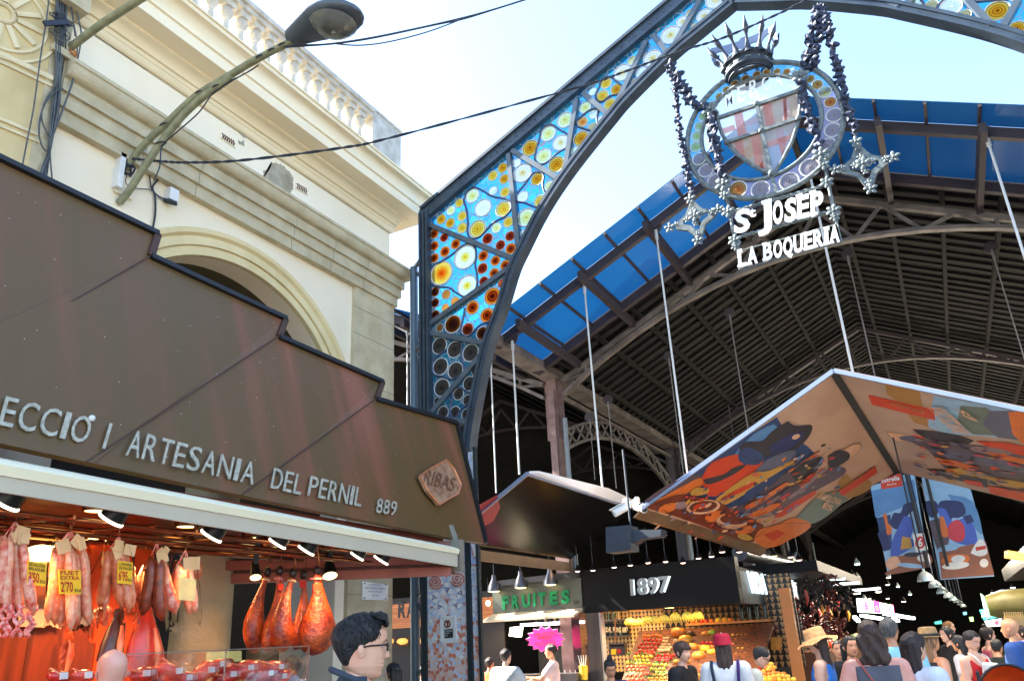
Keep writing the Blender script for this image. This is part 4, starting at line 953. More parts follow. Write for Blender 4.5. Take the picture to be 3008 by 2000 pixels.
mb = MB(); vs = [hp+ax*(.62*Ln)+upv*-.115]; m_ = 28
for r, dz in ((.5, -.1), (.8, -.06), (1, -.015)):
    for k in range(m_):
        a = 2*math.pi*k/m_; vs.append(hp+ax*((.63+.27*r*math.cos(a))*Ln)+sd*(.215*r*math.sin(a))+upv*(dz+.0*r))
fs = [(0, 1+k, 1+(k+1) % m_) for k in range(m_)]
for i in range(2):
    for k in range(m_): fs.append((1+i*m_+k, 1+(i+1)*m_+k, 1+(i+1)*m_+(k+1) % m_, 1+i*m_+(k+1) % m_))
mb.add(vs, fs); mb.build('lamp_lens', M('lamp_lens', srgb(120, 124, 120), .12, .3, var=.3, sc=5), lamp, smooth=60)
mb = MB(); mb.box((XW, yl-.1, lb.z-.35), (XW+.03, yl+.12, lb.z+.12)); mb.build('wall_plate', STUC, lamp)
mb = MB(); c = W(*c1(790, 1080), X=XW+.05); mb.box((XW, c.y-.03, c.z-.3), (XW+.1, c.y+.03, c.z+.12))
for k in range(3): mb.lathe([(.014, 0), (.014, .006)], (XW+.1, c.y, c.z-.22+.12*k), (1, 0, 0), 6)
mb.build('bracket', WHT, lamp)
mb = MB(); rr = random.Random(4)
mb.tube([lb+V((.06*math.cos(t), .05*math.sin(t*1.3), .05*math.sin(t)-.02*(t % 3))) for t in [k*.5 for k in range(40)]], .012, 5); mb.build('cable_knot', CBLD, lamp, smooth=60)
# second arm at the top left
a2 = W(*c7(600, 440), X=XW+.1); y2 = a2.y
arm = thing('pipe_arm', 'straight greenish pipe arm reaching up over the cornice from a rusty bracket', 'pipe', a2)
P7 = lambda x, y, Y=y2: W(*c7(x, y), Y=Y)
MB().tube([P7(590, 460), P7(620, 425), P7(900, 215), P7(1240, -5), P7(1600, -230)], .04, 12).build('arm', GALV, arm, smooth=60)
mb = MB()
mb.tube([P7(600+60*math.cos(t), 445+45*math.sin(t*1.2))+V((0, .03*math.sin(3*t), 0)) for t in [k*.45 for k in range(30)]], .012, 5); mb.build('bracket', M('rust_wire', srgb(186, 120, 66), .8, var=.3, sc=20), arm)
def cable(pts, r, name, label, mt=CBLD, tw=0, group=None, sub=8):
    mb = MB(); P = subdiv(pts, sub)
    if tw:
        for ph in (0, math.pi):
            out = []
            for i, p in enumerate(P):
                d = (P[min(i+1, len(P)-1)]-P[max(i-1, 0)]).normalized(); u = d.orthogonal().normalized(); q = d.cross(u); out.append(p+(u*math.cos(i*tw+ph)+q*math.sin(i*tw+ph))*r*.75)
            mb.tube(out, r*.8, 6)
    else: mb.tube(P, r, 6)
    return mb.build(name, mt, None, smooth=60, label=label, cat='cable', group=group)
def lerpY(pp, ya, yb):
    x0, x1 = pp[0][0], pp[-1][0]; return [W(x, y, Y=ya+(yb-ya)*(x-x0)/(x1-x0)) for x, y in pp]
cable(lerpY([c1(870, 1045), c1(1050, 1062), c1(1250, 1070), c1(1600, 1055), c1(2240, 975), c2(1030, 900), c2(2220, 580), cD(500, 790), cD(900, 640), cD(1180, 545), (2130, 110), (2290, 40), (2400, -15)], 4.45, 8.2), .011, 'overhead_cable', 'twisted black cable strung from the wall bracket across to the arch', tw=1.0, sub=14)
lr = (857, 130)
cable(lerpY([c2(300, 310), c2(400, 300), c2(630, 287), c2(1000, 225), c2(1550, 100), c2(1960, -25)], 4.4, 6.5), .008, 'overhead_cable', 'upper thin wire running off the lamp head to the sky', group=None)
cable(lerpY([c2(320, 312), c2(630, 290), c2(900, 250), c2(1300, 165), c2(1480, 128), c2(1700, 60), c2(1930, -12)], 4.42, 6.52), .008, 'overhead_cable', 'middle thin wire running off the lamp head to the sky')
cable(lerpY([c2(620, 288), c2(800, 300), c2(1000, 275), c2(1250, 210), c2(1480, 125), c2(1550, 102)], 4.5, 6.0), .007, 'overhead_cable', 'slack thin wire sagging below the lamp head wires')
cable([LP(*p) for p in ((1700, 430), (1640, 470), (1420, 600), (1300, 750), (1090, 935), (1060, 990), (1050, 1100), (1010, 1190))], .008, 'lamp_cable', 'thin black wire drooping under the curved lamp arm')
XF = XW+.03
cable([W(*c1(*p), X=XF) for p in ((1050, 1010), (1055, 1150), (1005, 1230), (1020, 1290), (1022, 1400), (1005, 1510))], .012, 'wall_cable', 'dark cable running down the stucco below the lamp arm')
cable([W(*c1(*p), X=XF) for p in ((1030, 980), (990, 1130), (990, 1210), (1010, 1260), (1060, 1300), (1110, 1312))], .008, 'wall_cable', 'loose loop of wire between lamp arm and the small wall box')
cable([W(*c1(*p), X=XF) for p in ((835, 1150), (830, 1210), (900, 1240), (990, 1250), (1050, 1300), (1095, 1310))], .006, 'wall_cable', 'pale thin wire on the stucco leading to the small wall box', mt=CBL)
bx = W(*c1(1148, 1282), X=XW+.1)
wb = thing('wall_box', 'small cream junction box with a dark lens on the stucco', 'box', bx-V((0, 0, .1)))
mb = MB(); mb.box((XW, bx.y-.06, bx.z-.07), (XW+.1, bx.y+.06, bx.z+.08)); mb.build('housing', WHT, wb)
mb = MB(); mb.beam((XW+.02, bx.y-.07, bx.z-.08), (XW+.12, bx.y+.03, bx.z-.11), .07, .025); mb.build('lens_hood', CBLD, wb)
# the bundle of cables at the seam
XC7 = XW+.19
rr = random.Random(11)
bun = thing('cable_bundle', 'tangled bundle of grey cables climbing the seam between both buildings', 'cables', W(*c7(400, 1500), X=XC7))
for i in range(16):
    o = rr.uniform(-1, 1); pts = [(545+55*o+rr.uniform(-25, 25), -20), (540+50*o+rr.uniform(-20, 20), 200), (525+40*o+rr.uniform(-15, 15), 430), (515+28*o, 700), (490+35*o, 950), (455+20*o, 1200), (432+10*o, 1355), (400+26*o, 1480), (375+35*o, 1600)]
    MB().tube(subdiv([W(*c7(*p), X=XC7+rr.uniform(-.01, .03)) for p in pts], 6), rr.choice((.006, .008, .011)), 6).build('cable', CBL if i % 3 else CBLD, bun, smooth=60)
for pts in ([(435, -10), (400, 250), (360, 500), (320, 800), (290, 1000), (240, 1250), (200, 1460)], [(655, -10), (690, 150), (720, 320), (690, 520), (640, 740), (560, 950), (500, 1110), (445, 1300), (460, 1580)], [(610, -10), (660, 250), (685, 420), (660, 640), (600, 850), (540, 1020), (470, 1200)],
            [(560, 790), (470, 830), (380, 960), (345, 1150), (370, 1290), (415, 1345)], [(520, 720), (400, 900), (370, 1060), (440, 1220)], [(610, 0), (640, 130), (665, 320)]):
    MB().tube(subdiv([W(*c7(*p), X=XC7+.03) for p in pts], 8), .008, 6).build('cable', CBL, bun, smooth=60)
for i in range(7):
    cx, cy, ra, rb_ = 540+rr.uniform(-50, 60), 190+rr.uniform(-90, 170), rr.uniform(30, 85), rr.uniform(20, 60); ph = rr.uniform(0, 6)
    MB().tube([W(*c7(cx+ra*math.cos(t+ph), cy+rb_*math.sin(t*1.15+ph)), X=XC7+.04+.02*math.sin(t)) for t in [k*.35 for k in range(20)]], .006, 5).build('cable_loop', CBL if i % 2 else CBLD, bun, smooth=60)
mb = MB(); a = W(*c7(390, 210), X=XC7+.06); b = W(*c7(600, 200), X=XC7+.06); mb.beam(a, b, .03, .05); mb.build('splice_box', CBLD, bun)

# ------------------------------------------------------------------ folded canopies hung under the hall front
class Panel:
    """a flat printed panel: traced shapes are laid on the underside of one plane"""
    def __init__(s, name, pts, par, mt, th=.05):
        s.p = pts[0]; s.n = (pts[1]-pts[0]).cross(pts[3]-pts[0]).normalized()
        if s.n.dot(CAM-s.p) < 0: s.n = -s.n
        s.o = MB().prism(pts, -s.n*th).build(name, mt, par); s.par = par
    def at(s, x, y, d=.003): return WP(x, y, s.p+s.n*d, s.n)
    def draw(s, cf, polys, mats, name='printed_picture', d0=.003, sm=0):
        mb = MB()
        for i, (mi, pts) in enumerate(polys):
            mb.c = mi; q = [s.at(*cf(*p), d0+.0006*i) for p in pts]
            if sm and len(pts) > 4:
                q = subdiv(q+[q[0]], 3)[:-1]
            if (q[1]-q[0]).cross(q[2]-q[0]).dot(s.n) < 0: q = q[::-1]
            from mathutils.geometry import tessellate_polygon
            tri = tessellate_polygon([q]); mb.add(q, [t for t in tri])
        return mb.build(name, mats, s.o)
    def text(s, txt, cf, p0, px, py, mt, off=0., d=.03): 
        vs, fs = text_fit(txt, s.at(*cf(*p0), d), s.at(*cf(*px), d), s.at(*cf(*py), d), 0, off=off, lift=0); return MB().add(vs, fs).build('lettering', mt, s.o)
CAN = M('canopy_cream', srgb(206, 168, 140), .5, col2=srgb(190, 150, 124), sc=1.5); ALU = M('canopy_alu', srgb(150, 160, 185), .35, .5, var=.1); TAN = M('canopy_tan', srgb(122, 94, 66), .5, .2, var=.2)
IK = [M('print_'+n, srgb(*c), .5, var=.12, sc=6) for n, c in (('navy', (44, 70, 118)), ('sky', (90, 140, 190)), ('red', (214, 66, 30)), ('black', (52, 48, 56)), ('steel', (96, 100, 124)), ('ochre', (206, 156, 66)), ('mauve', (96, 80, 92)), ('cream', (228, 178, 140)), ('sea', (110, 126, 116)), ('olive', (176, 128, 60)), ('orange', (226, 116, 46)), ('brown', (120, 50, 28)), ('pinkgrey', (150, 126, 130)), ('white', (236, 234, 228)), ('blue', (72, 100, 190)), ('darkblue', (40, 50, 100)), ('rose', (208, 60, 70)), ('palesky', (150, 190, 222)), ('tablebrown', (150, 92, 66)))]
IN = {n: i for i, n in enumerate('navy sky red black steel ochre mauve cream sea olive orange brown pinkgrey white blue darkblue rose palesky tablebrown'.split())}
cH = crop(1850, 1000, 2.037)
A_ = W(*D(1920, 855), Y=11.3); B_ = W(*D(2065, 1085), Y=15.3); D_ = W(*D(1480, 1170), Y=11.3); F_ = W(*D(2358, 945), Y=11.3)
nl = (B_-A_).cross(D_-A_); C_ = WP(*D(1770, 1260), A_, nl); nr = (B_-A_).cross(F_-A_); E_ = WP(*D(2358, 1155), A_, nr)
F2 = A_+(F_-A_)*1.5; E2 = B_+(E_-B_)*1.5
pc = thing('printed_canopy', 'hanging folded canopy printed with a colourful crowd at a laid table', 'canopy', A_)
def elp(cx, cy, rx, ry, rot=0, n=14): c, s = math.cos(rot), math.sin(rot); return [(cx+rx*math.cos(2*math.pi*k/n)*c-ry*math.sin(2*math.pi*k/n)*s, cy+rx*math.cos(2*math.pi*k/n)*s+ry*math.sin(2*math.pi*k/n)*c) for k in range(n)]
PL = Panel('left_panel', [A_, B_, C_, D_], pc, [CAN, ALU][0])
PL.draw(cH, [
 (IN['navy'], [(880, 458), (940, 540), (1110, 680), (1040, 760), (880, 880), (600, 1000), (300, 1000), (85, 965), (60, 985), (200, 890), (420, 750), (640, 610)]),
 (IN['sky'], [(740, 560), (860, 500), (880, 560), (800, 650), (680, 720), (620, 690)]),
 (IN['mauve'], [(85, 960), (230, 860), (400, 800), (430, 840), (300, 960), (180, 990)]),
 (IN['orange'], [(110, 985), (300, 880), (420, 820), (460, 850), (330, 920), (270, 990), (160, 1010)]),
 (IN['red'], [(430, 820), (490, 730), (640, 680), (700, 700), (800, 715), (730, 810), (600, 900), (470, 930)]),
 (IN['black'], [(440, 830), (560, 800), (620, 760), (700, 740), (640, 790), (540, 840), (460, 860)]),
 (IN['black'], [(655, 640), (700, 605), (790, 600), (850, 545), (940, 485), (970, 500), (1010, 510), (1090, 510), (1060, 590), (960, 670), (830, 690), (740, 740), (680, 720)]),
 (IN['navy'], [(655, 660), (720, 640), (800, 690), (770, 740), (690, 740), (650, 710)]),
 (IN['darkblue'], [(830, 640), (940, 570), (1010, 545), (1050, 560), (960, 650), (870, 690)]),
 (IN['cream'], elp(995, 575, 26, 14, -.4, 10)),
 (IN['steel'], [(740, 790), (840, 700), (990, 655), (980, 740), (900, 820), (820, 830), (750, 830)]),
 (IN['ochre'], [(500, 960), (600, 880), (740, 790), (830, 780), (980, 715), (960, 780), (830, 840), (650, 940), (560, 985)]),
 (IN['red'], [(545, 945), (640, 890), (750, 840), (720, 880), (600, 940), (560, 965)]),
 (IN['navy'], [(700, 900), (850, 810), (980, 740), (940, 830), (820, 920), (720, 970), (640, 1000)]),
 (IN['orange'], [(890, 830), (1010, 740), (1125, 665), (1130, 675), (1050, 760), (960, 815), (900, 840)]),
 (IN['mauve'], [(620, 1010), (800, 900), (960, 770), (1050, 720), (1110, 700), (1160, 705), (1110, 780), (950, 880), (760, 1010), (640, 1045)]),
 (IN['black'], [(960, 790), (1040, 730), (1130, 695), (1160, 715), (1100, 800), (1000, 840)]),
 (IN['cream'], [(1190, 705), (1280, 650), (1350, 618), (1390, 632), (1340, 690), (1250, 740), (1200, 740)]),
 (IN['black'], [(1190, 690), (1250, 655), (1310, 670), (1310, 710), (1230, 760), (1190, 750)]),
 (IN['pinkgrey'], [(750, 1040), (880, 930), (1040, 860), (1150, 770), (1180, 790), (1100, 870), (980, 960), (860, 1040), (770, 1060)]),
 (IN['mauve'], [(830, 1000), (920, 920), (1050, 880), (1200, 760), (1290, 765), (1270, 810), (1130, 890), (1000, 965), (880, 1050)]),
 (IN['red'], [(860, 1060), (950, 985), (1090, 905), (1110, 920), (1010, 990), (920, 1050)]),
 (IN['sea'], [(980, 1085), (1060, 990), (1150, 920), (1250, 900), (1320, 930), (1260, 985), (1150, 1070), (1040, 1110)]),
 (IN['olive'], [(1250, 850), (1300, 800), (1340, 850), (1430, 830), (1440, 885), (1330, 940), (1270, 920)]),
 (IN['brown'], [(90, 1000), (280, 925), (400, 935), (520, 960), (640, 1030), (800, 1105), (760, 1190), (690, 1200), (520, 1140), (300, 1060)]),
 (IN['orange'], [(740, 1190), (780, 1130), (880, 1100), (980, 1060), (1085, 1095), (1040, 1150), (960, 1190), (880, 1230), (800, 1235)]),
 (IN['red'], [(800, 1160), (880, 1130), (930, 1150), (860, 1200)]),
 (IN['cream'], elp(440, 995, 102, 42, -.12)), (IN['brown'], elp(440, 992, 84, 33, -.12)), (IN['red'], elp(420, 992, 40, 16, -.2)), (IN['cream'], elp(470, 985, 24, 9, -.6)),
 (IN['orange'], elp(510, 1050, 62, 30, -.3)), (IN['cream'], elp(610, 1085, 92, 42, .1)), (IN['brown'], elp(620, 1070, 80, 30, .05)), (IN['orange'], elp(690, 1130, 62, 26, -.2)), (IN['cream'], elp(280, 985, 34, 16, -.4)), (IN['ochre'], [(360, 910), (395, 880), (470, 885), (460, 915), (380, 930)]),
 (IN['orange'], elp(230, 1000, 60, 26, -.3)), (IN['pinkgrey'], elp(310, 985, 40, 22, -.3)), (IN['ochre'], elp(690, 1175, 46, 18, .2)),
 (IN['orange'], [(690, 990), (800, 930), (930, 850), (940, 865), (820, 950), (710, 1010)]), (IN['red'], [(1010, 860), (1080, 800), (1120, 790), (1070, 850)]),
 (IN['orange'], [(700, 1050), (820, 990), (900, 970), (880, 1000), (780, 1050)]), (IN['mauve'], elp(960, 905, 70, 24, -.55)), (IN['pinkgrey'], elp(985, 920, 50, 9, -.6)), (IN['rose'], elp(930, 930, 40, 8, -.5)),
 (IN['red'], [(1250, 902), (1470, 752), (1482, 790), (1275, 930)]),
], IK, sm=1)
rq = random.Random(31); dots = []
for i in range(150):
    x = rq.uniform(150, 1250); yc = 1010-(x-560)*.36+rq.uniform(-170, 190)
    if not (150 < x < 1330 and yc > 470+abs(x-900)*.35 and yc < 1190): continue
    c_ = rq.choice(('red', 'orange', 'ochre', 'cream', 'navy', 'black', 'steel', 'rose', 'pinkgrey', 'mauve', 'sky')); dots.append((IN[c_], elp(x, yc, rq.uniform(8, 26), rq.uniform(3, 8), rq.uniform(-.9, -.2), 8)))
tag(PL.draw(cH, dots, IK, 'printed_detail', .03), kind='stuff')
LINE = M('print_outline', srgb(40, 30, 34), .5, var=0)
def outline(pn, cf, lines, w=2.2, d=.036):
    mb = MB()
    for pts in lines:
        q = subdiv([pn.at(*cf(*p), d) for p in pts], 4); w_ = (pn.at(*cf(pts[0][0]+w, pts[0][1]), d)-pn.at(*cf(*pts[0]), d)).length
        for a, b in zip(q[:-1], q[1:]):
            t = (b-a).cross(pn.n); t = t.normalized()*w_*.5 if t.length > 1e-7 else V((0, 0, w_*.5))
            mb.poly([a-t, b-t, b+t, a+t])
    mb.build('print_line', LINE, pn.o, kind='stuff')
rr = random.Random(5)
ln = [[(430, 820), (490, 735), (640, 680), (730, 720), (800, 715)], [(655, 660), (690, 610), (790, 600), (860, 540), (950, 485), (1010, 505), (1090, 510), (1060, 590), (960, 670), (830, 690), (740, 740)], [(540, 970), (640, 930), (830, 840), (960, 780)], [(500, 960), (600, 880), (740, 790), (860, 770), (980, 715)], [(740, 790), (840, 700), (990, 655), (980, 740)], [(890, 840), (1010, 770), (1130, 670)], [(620, 1010), (800, 900), (960, 770), (1110, 700)], [(750, 1050), (900, 930), (1040, 860), (1180, 790)], [(1190, 705), (1280, 650), (1350, 618), (1390, 632), (1340, 690), (1250, 740)], [(90, 1000), (280, 925), (520, 960), (800, 1105)], [(740, 1190), (880, 1100), (1085, 1095)], [(300, 900), (380, 830), (440, 820)], [(640, 1040), (760, 1010), (950, 880), (1110, 780)]]
for i in range(26):
    x = rr.uniform(560, 1120); y = 1560-x*.75+rr.uniform(-110, 90); ln.append([(x, y), (x+30, y-30+rr.uniform(-14, 14)), (x+70, y-48+rr.uniform(-20, 20))])
for i in range(16): x = rr.uniform(150, 720); y = 955+(x-100)*.27+rr.uniform(-40, 60); ln.append([(x, y), (x+20, y+rr.uniform(-16, 8)), (x+44, y+rr.uniform(-8, 16))])
outline(PL, cH, ln)
PL.text('BARCELONA', cH, (1118, 940), (1255, 985), (1135, 905), IK[IN['cream']], .02, .04); PL.text('ÉS', cH, (1150, 1000), (1205, 1020), (1165, 970), IK[IN['cream']], .02, .04)
PL.text('Estrella', cH, (1295, 880), (1395, 812), (1290, 862), IK[IN['olive']], 0, .045)
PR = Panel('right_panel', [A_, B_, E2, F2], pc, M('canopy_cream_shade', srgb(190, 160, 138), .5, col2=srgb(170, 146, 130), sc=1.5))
PR.draw(cH, [
 (IN['palesky'], [(1820, 330), (2000, 360), (2359, 420), (2800, 470), (2800, 640), (2359, 600), (2100, 570), (1900, 560), (1780, 520)]),
 (IN['sea'], [(1980, 390), (2130, 400), (2260, 480), (2200, 570), (2050, 560), (1960, 480)]),
 (IN['steel'], [(2150, 420), (2280, 420), (2359, 450), (2359, 600), (2200, 580), (2110, 500)]),
 (IN['olive'], [(1530, 265), (1580, 262), (1730, 300), (1760, 420), (1790, 520), (1700, 490), (1620, 380), (1540, 320)]),
 (IN['red'], [(1425, 325), (1820, 412), (1828, 478), (1450, 385)]),
 (IN['orange'], [(2265, 430), (2359, 420), (2500, 450), (2500, 640), (2359, 625), (2290, 560)]),
 (IN['cream'], [(1530, 545), (1640, 560), (1760, 600), (1700, 610), (1590, 600)]),
 (IN['steel'], elp(1690, 590, 80, 18, .12)),
 (IN['black'], [(1690, 530), (1850, 545), (1980, 570), (2060, 600), (2020, 625), (1900, 610), (1770, 590)]),
 (IN['mauve'], [(1670, 600), (1800, 600), (2000, 620), (2200, 640), (2359, 660), (2600, 680), (2600, 900), (2359, 860), (2100, 790), (1880, 760), (1790, 660)]),
 (IN['steel'], [(1800, 650), (1950, 650), (2150, 700), (2359, 740), (2500, 760), (2359, 800), (2100, 740), (1900, 700)]),
 (IN['red'], [(2070, 600), (2250, 610), (2400, 640), (2600, 670), (2600, 720), (2359, 690), (2150, 640)]),
 (IN['pinkgrey'], elp(2160, 660, 130, 22, .12)),
 (IN['orange'], [(2120, 665), (2230, 680), (2359, 710), (2359, 740), (2200, 705)]),
 (IN['black'], [(1770, 765), (1870, 775), (1960, 800), (2140, 830), (2140, 880), (1980, 840), (1830, 800)]),
 (IN['ochre'], [(1890, 765), (1980, 760), (2030, 790), (1960, 805), (1900, 790)]),
 (IN['ochre'], [(2120, 810), (2260, 830), (2420, 860), (2600, 900), (2600, 930), (2359, 890), (2180, 850)]),
 (IN['red'], [(2140, 870), (2359, 900), (2600, 940), (2600, 1000), (2359, 960), (2160, 915)]),
 (IN['orange'], [(1810, 700), (1950, 720), (2090, 760), (2060, 780), (1900, 740)]),
 (IN['red'], [(1990, 830), (2100, 845), (2120, 880), (2020, 860)]),
], IK, sm=0)
outline(PR, cH, [[(1530, 545), (1640, 560), (1760, 600), (1700, 610), (1590, 600), (1530, 545)], [(1690, 530), (1850, 545), (1980, 570), (2060, 600)], [(1800, 660), (1950, 660), (2150, 705), (2359, 750)], [(1790, 700), (1950, 720), (2100, 760), (2359, 810)], [(2120, 815), (2260, 835), (2420, 865)], [(1770, 770), (1870, 780), (1960, 805), (2140, 835)], [(2070, 610), (2250, 625), (2400, 650)], [(1900, 620), (2050, 650), (2200, 690), (2359, 720)]]+[[(x, y), (x+50, y+12), (x+110, y+16)] for x, y in ((1700, 620), (1840, 690), (1980, 640), (2050, 720), (2150, 770), (2200, 640), (2280, 690), (2300, 850), (1900, 600), (2000, 770))], 2.4)
dots = []
for i in range(70):
    x = rq.uniform(1720, 2400); yc = 590+(x-1720)*.2+rq.uniform(-20, 210); c_ = rq.choice(('red', 'orange', 'ochre', 'steel', 'navy', 'black', 'rose', 'pinkgrey', 'mauve')); dots.append((IN[c_], elp(x, yc, rq.uniform(16, 44), rq.uniform(3, 8), rq.uniform(.0, .35), 8)))
tag(PR.draw(cH, dots, IK, 'printed_detail', .02), kind='stuff')
PR.text('BARCELONA', cH, (2035, 555), (1875, 400), (1935, 548), IK[IN['cream']], .02, .04); PR.text('ÉS', cH, (2085, 485), (2000, 420), (2030, 470), IK[IN['cream']], .02, .04)
PR.text('Estrella', cH, (1755, 440), (1560, 385), (1762, 415), IK[IN['olive']], 0, .03)
for a, b, w_ in ((A_, D_, .035), (A_, F2, .035)): MB().beam(a+V((0, -.03, .0)), b+V((0, -.03, 0)), .05, .06).build('edge_trim', ALU, pc)
MB().beam(A_+V((0, 0, -.02)), B_+V((0, 0, -.02)), .1, .05).build('ridge_seam', M('seam_black', (.015, .015, .014), .6, var=0), pc)
MB().prism([D_, C_, C_+V((-.12, 0, -.12)), D_+V((-.12, 0, -.1))], (-.05, 0, -.02)).build('valley_trim', TAN, pc)
# dark glossy canopy on the left of it
G_ = W(*D(1215, 1090), Y=9.55); H_ = W(*D(1105, 1180), Y=9.55); G2 = W(*D(1462, 1172), X=G_.x); H1 = G_+(H_-G_)*1.74; G2 = G_+V((0, 4.3, 0)); H2 = H1+V((0, 4.3, 0))
GLO = M('dark_gloss_panel', (.006, .006, .0065), .25, .0, col2=(.009, .0085, .008), sc=2, spec=.12)
dc = thing('dark_canopy', 'hanging folded canopy with a dark glossy underside and pale upper flank', 'canopy', G_)
PD = Panel('dark_panel', [G_, G2, H2, H1], dc, GLO)
PD.draw(crop(1300, 1300, 2.949), [(0, [(315, 540), (470, 450), (500, 560), (440, 680), (345, 730)])], [M('print_deep_red', srgb(150, 24, 40), .35, var=.2)])
MB().prism([H1+V((0, 0, -.06)), H2+V((0, 0, -.06)), H2+V((0, 0, -.22)), H1+V((0, 0, -.22))], (-.04, 0, 0)).build('lower_trim', TAN, dc)
MB().prism([G_+V((.02, 0, .0)), G2, G2+V((.05, 0, .1)), W(*D(1400, 1128), Y=G_.y+2.8), W(*D(1240, 1089), Y=G_.y+.2)], V((.01, 0, .03))).build('pale_flank', M('pale_panel', srgb(238, 240, 244), .5, var=.04), dc)
for a, b in ((H1, G_), (G_, G2)): MB().beam(a, b, .04, .05).build('edge_trim', ALU, dc)
# white security cameras at the join
cv = W(*D(1450, 1172), Y=11.5)
for i, (px_, py_, d, lb_) in enumerate(((1432, 1172, (-.8, -.5, -.45), 'white security camera pointing down left at the canopy join'), (1472, 1168, (.75, -.55, -.35), 'white security camera pointing right at the canopy join'))):
    c = W(*D(px_, py_), Y=11.4); d = V(d).normalized(); t = thing('security_camera', lb_, 'camera', c)
    mb = MB(); mb.lathe([(.045, 0), (.06, .02), (.06, .24), (.05, .25), (.05, .22)], c-d*.1, d, 16); mb.build('body', WHT, t, smooth=40)
    mb = MB(); mb.lathe([(.045, 0), (.03, .005)], c+d*.13, d, 14); mb.build('lens', CBLD, t)
    mb = MB(); mb.beam(c-d*.05, c-d*.05+V((0, .05, .14)), .05, .05); mb.beam(c-d*.05+V((0, .05, .14)), cv+V((0, .05, .05)), .05, .05); mb.build('bracket', WHT, t)
    mb = MB(); mb.prism([c+d*.2+V((0, -.05, .07)), c-d*.12+V((0, -.05, .07)), c-d*.12+V((0, .05, .07)), c+d*.2+V((0, .05, .07))], (0, 0, .01)); mb.build('sunshield', WHT, t)
# grey horn speaker / projector box below the canopy
cI = crop(1300, 1300, 2.949)
q = [W(*cI(*p), Y=10.8) for p in ((1412, 730), (1622, 712), (1630, 930), (1416, 952))]
sp = thing('speaker_box', 'dark grey box with a tapered horn hanging below the canopies', 'speaker', q[3])
M('speaker_grey', srgb(58, 66, 76), .6, var=.2)
MB().prism(q, (0, .35, 0)).build('box', _mats['speaker_grey'], sp)
q = [W(*cI(*p), Y=10.9) for p in ((1640, 755), (1895, 750), (1885, 810), (1720, 830), (1640, 880))]; MB().prism(q, (0, .25, 0)).build('horn', _mats['speaker_grey'], sp)
MB().tube([q[0]+V((-.05, .1, 0)), q[0]+V((-.05, .1, 1.2))], .015, 6).build('hanger', _mats['speaker_grey'], sp)

# ------------------------------------------------------------------ printed banners hanging in the hall
def banner(pts, Y, label, polys, name='hanging_banner', sm=1):
    q = [W(*cH(*p), Y=Y) for p in pts]; t = thing(name, label, 'banner', q[3]); p = Panel('sheet', q, t, IK[IN['palesky']], .012)
    p.draw(cH, polys, IK, sm=sm); return t, p
BK = M('banner_bar', srgb(150, 150, 150), .5, .3, var=.1)
t, pb = banner([(1440, 872), (1700, 780), (1790, 1350), (1545, 1402)], 16.5, 'left sky-blue banner with blue painted figures and a red brand plate', [
 (IN['sky'], [(1445, 900), (1700, 830), (1720, 960), (1470, 1060)]), (IN['navy'], [(1478, 1060), (1560, 1040), (1570, 1240), (1515, 1255)]), (IN['darkblue'], [(1480, 1150), (1540, 1130), (1560, 1250), (1520, 1260)]),
 (IN['darkblue'], [(1560, 1080), (1580, 1030), (1620, 1030), (1640, 980), (1690, 970), (1700, 1010), (1660, 1050), (1650, 1120), (1600, 1130), (1565, 1110)]),
 (IN['blue'], [(1640, 1050), (1690, 1060), (1700, 1120), (1680, 1180), (1720, 1200), (1700, 1230), (1600, 1290), (1560, 1290), (1570, 1200), (1600, 1130)]),
 (IN['ochre'], [(1630, 1170), (1680, 1180), (1690, 1240), (1620, 1250)]), (IN['orange'], [(1515, 1040), (1535, 1035), (1545, 1090), (1565, 1110), (1565, 1150), (1540, 1160), (1530, 1100)]),
 (IN['red'], [(1500, 835), (1625, 790), (1632, 870), (1505, 890)]), (IN['cream'], elp(1580, 1330, 50, 40, -.3)), (IN['tablebrown'], [(1600, 1290), (1780, 1270), (1790, 1350), (1550, 1400), (1540, 1380), (1620, 1340)]), (IN['palesky'], elp(1680, 1345, 80, 14, .1)), (IN['black'], elp(1690, 1280, 50, 14, -.05)), (IN['white'], elp(1750, 1300, 30, 22, 0))])
pb.text('Estrella', cH, (1507, 850), (1615, 832), (1505, 826), IK[IN['white']], .02, .02); pb.text('Barcelona', cH, (1540, 868), (1595, 860), (1540, 856), IK[IN['white']], 0, .02)
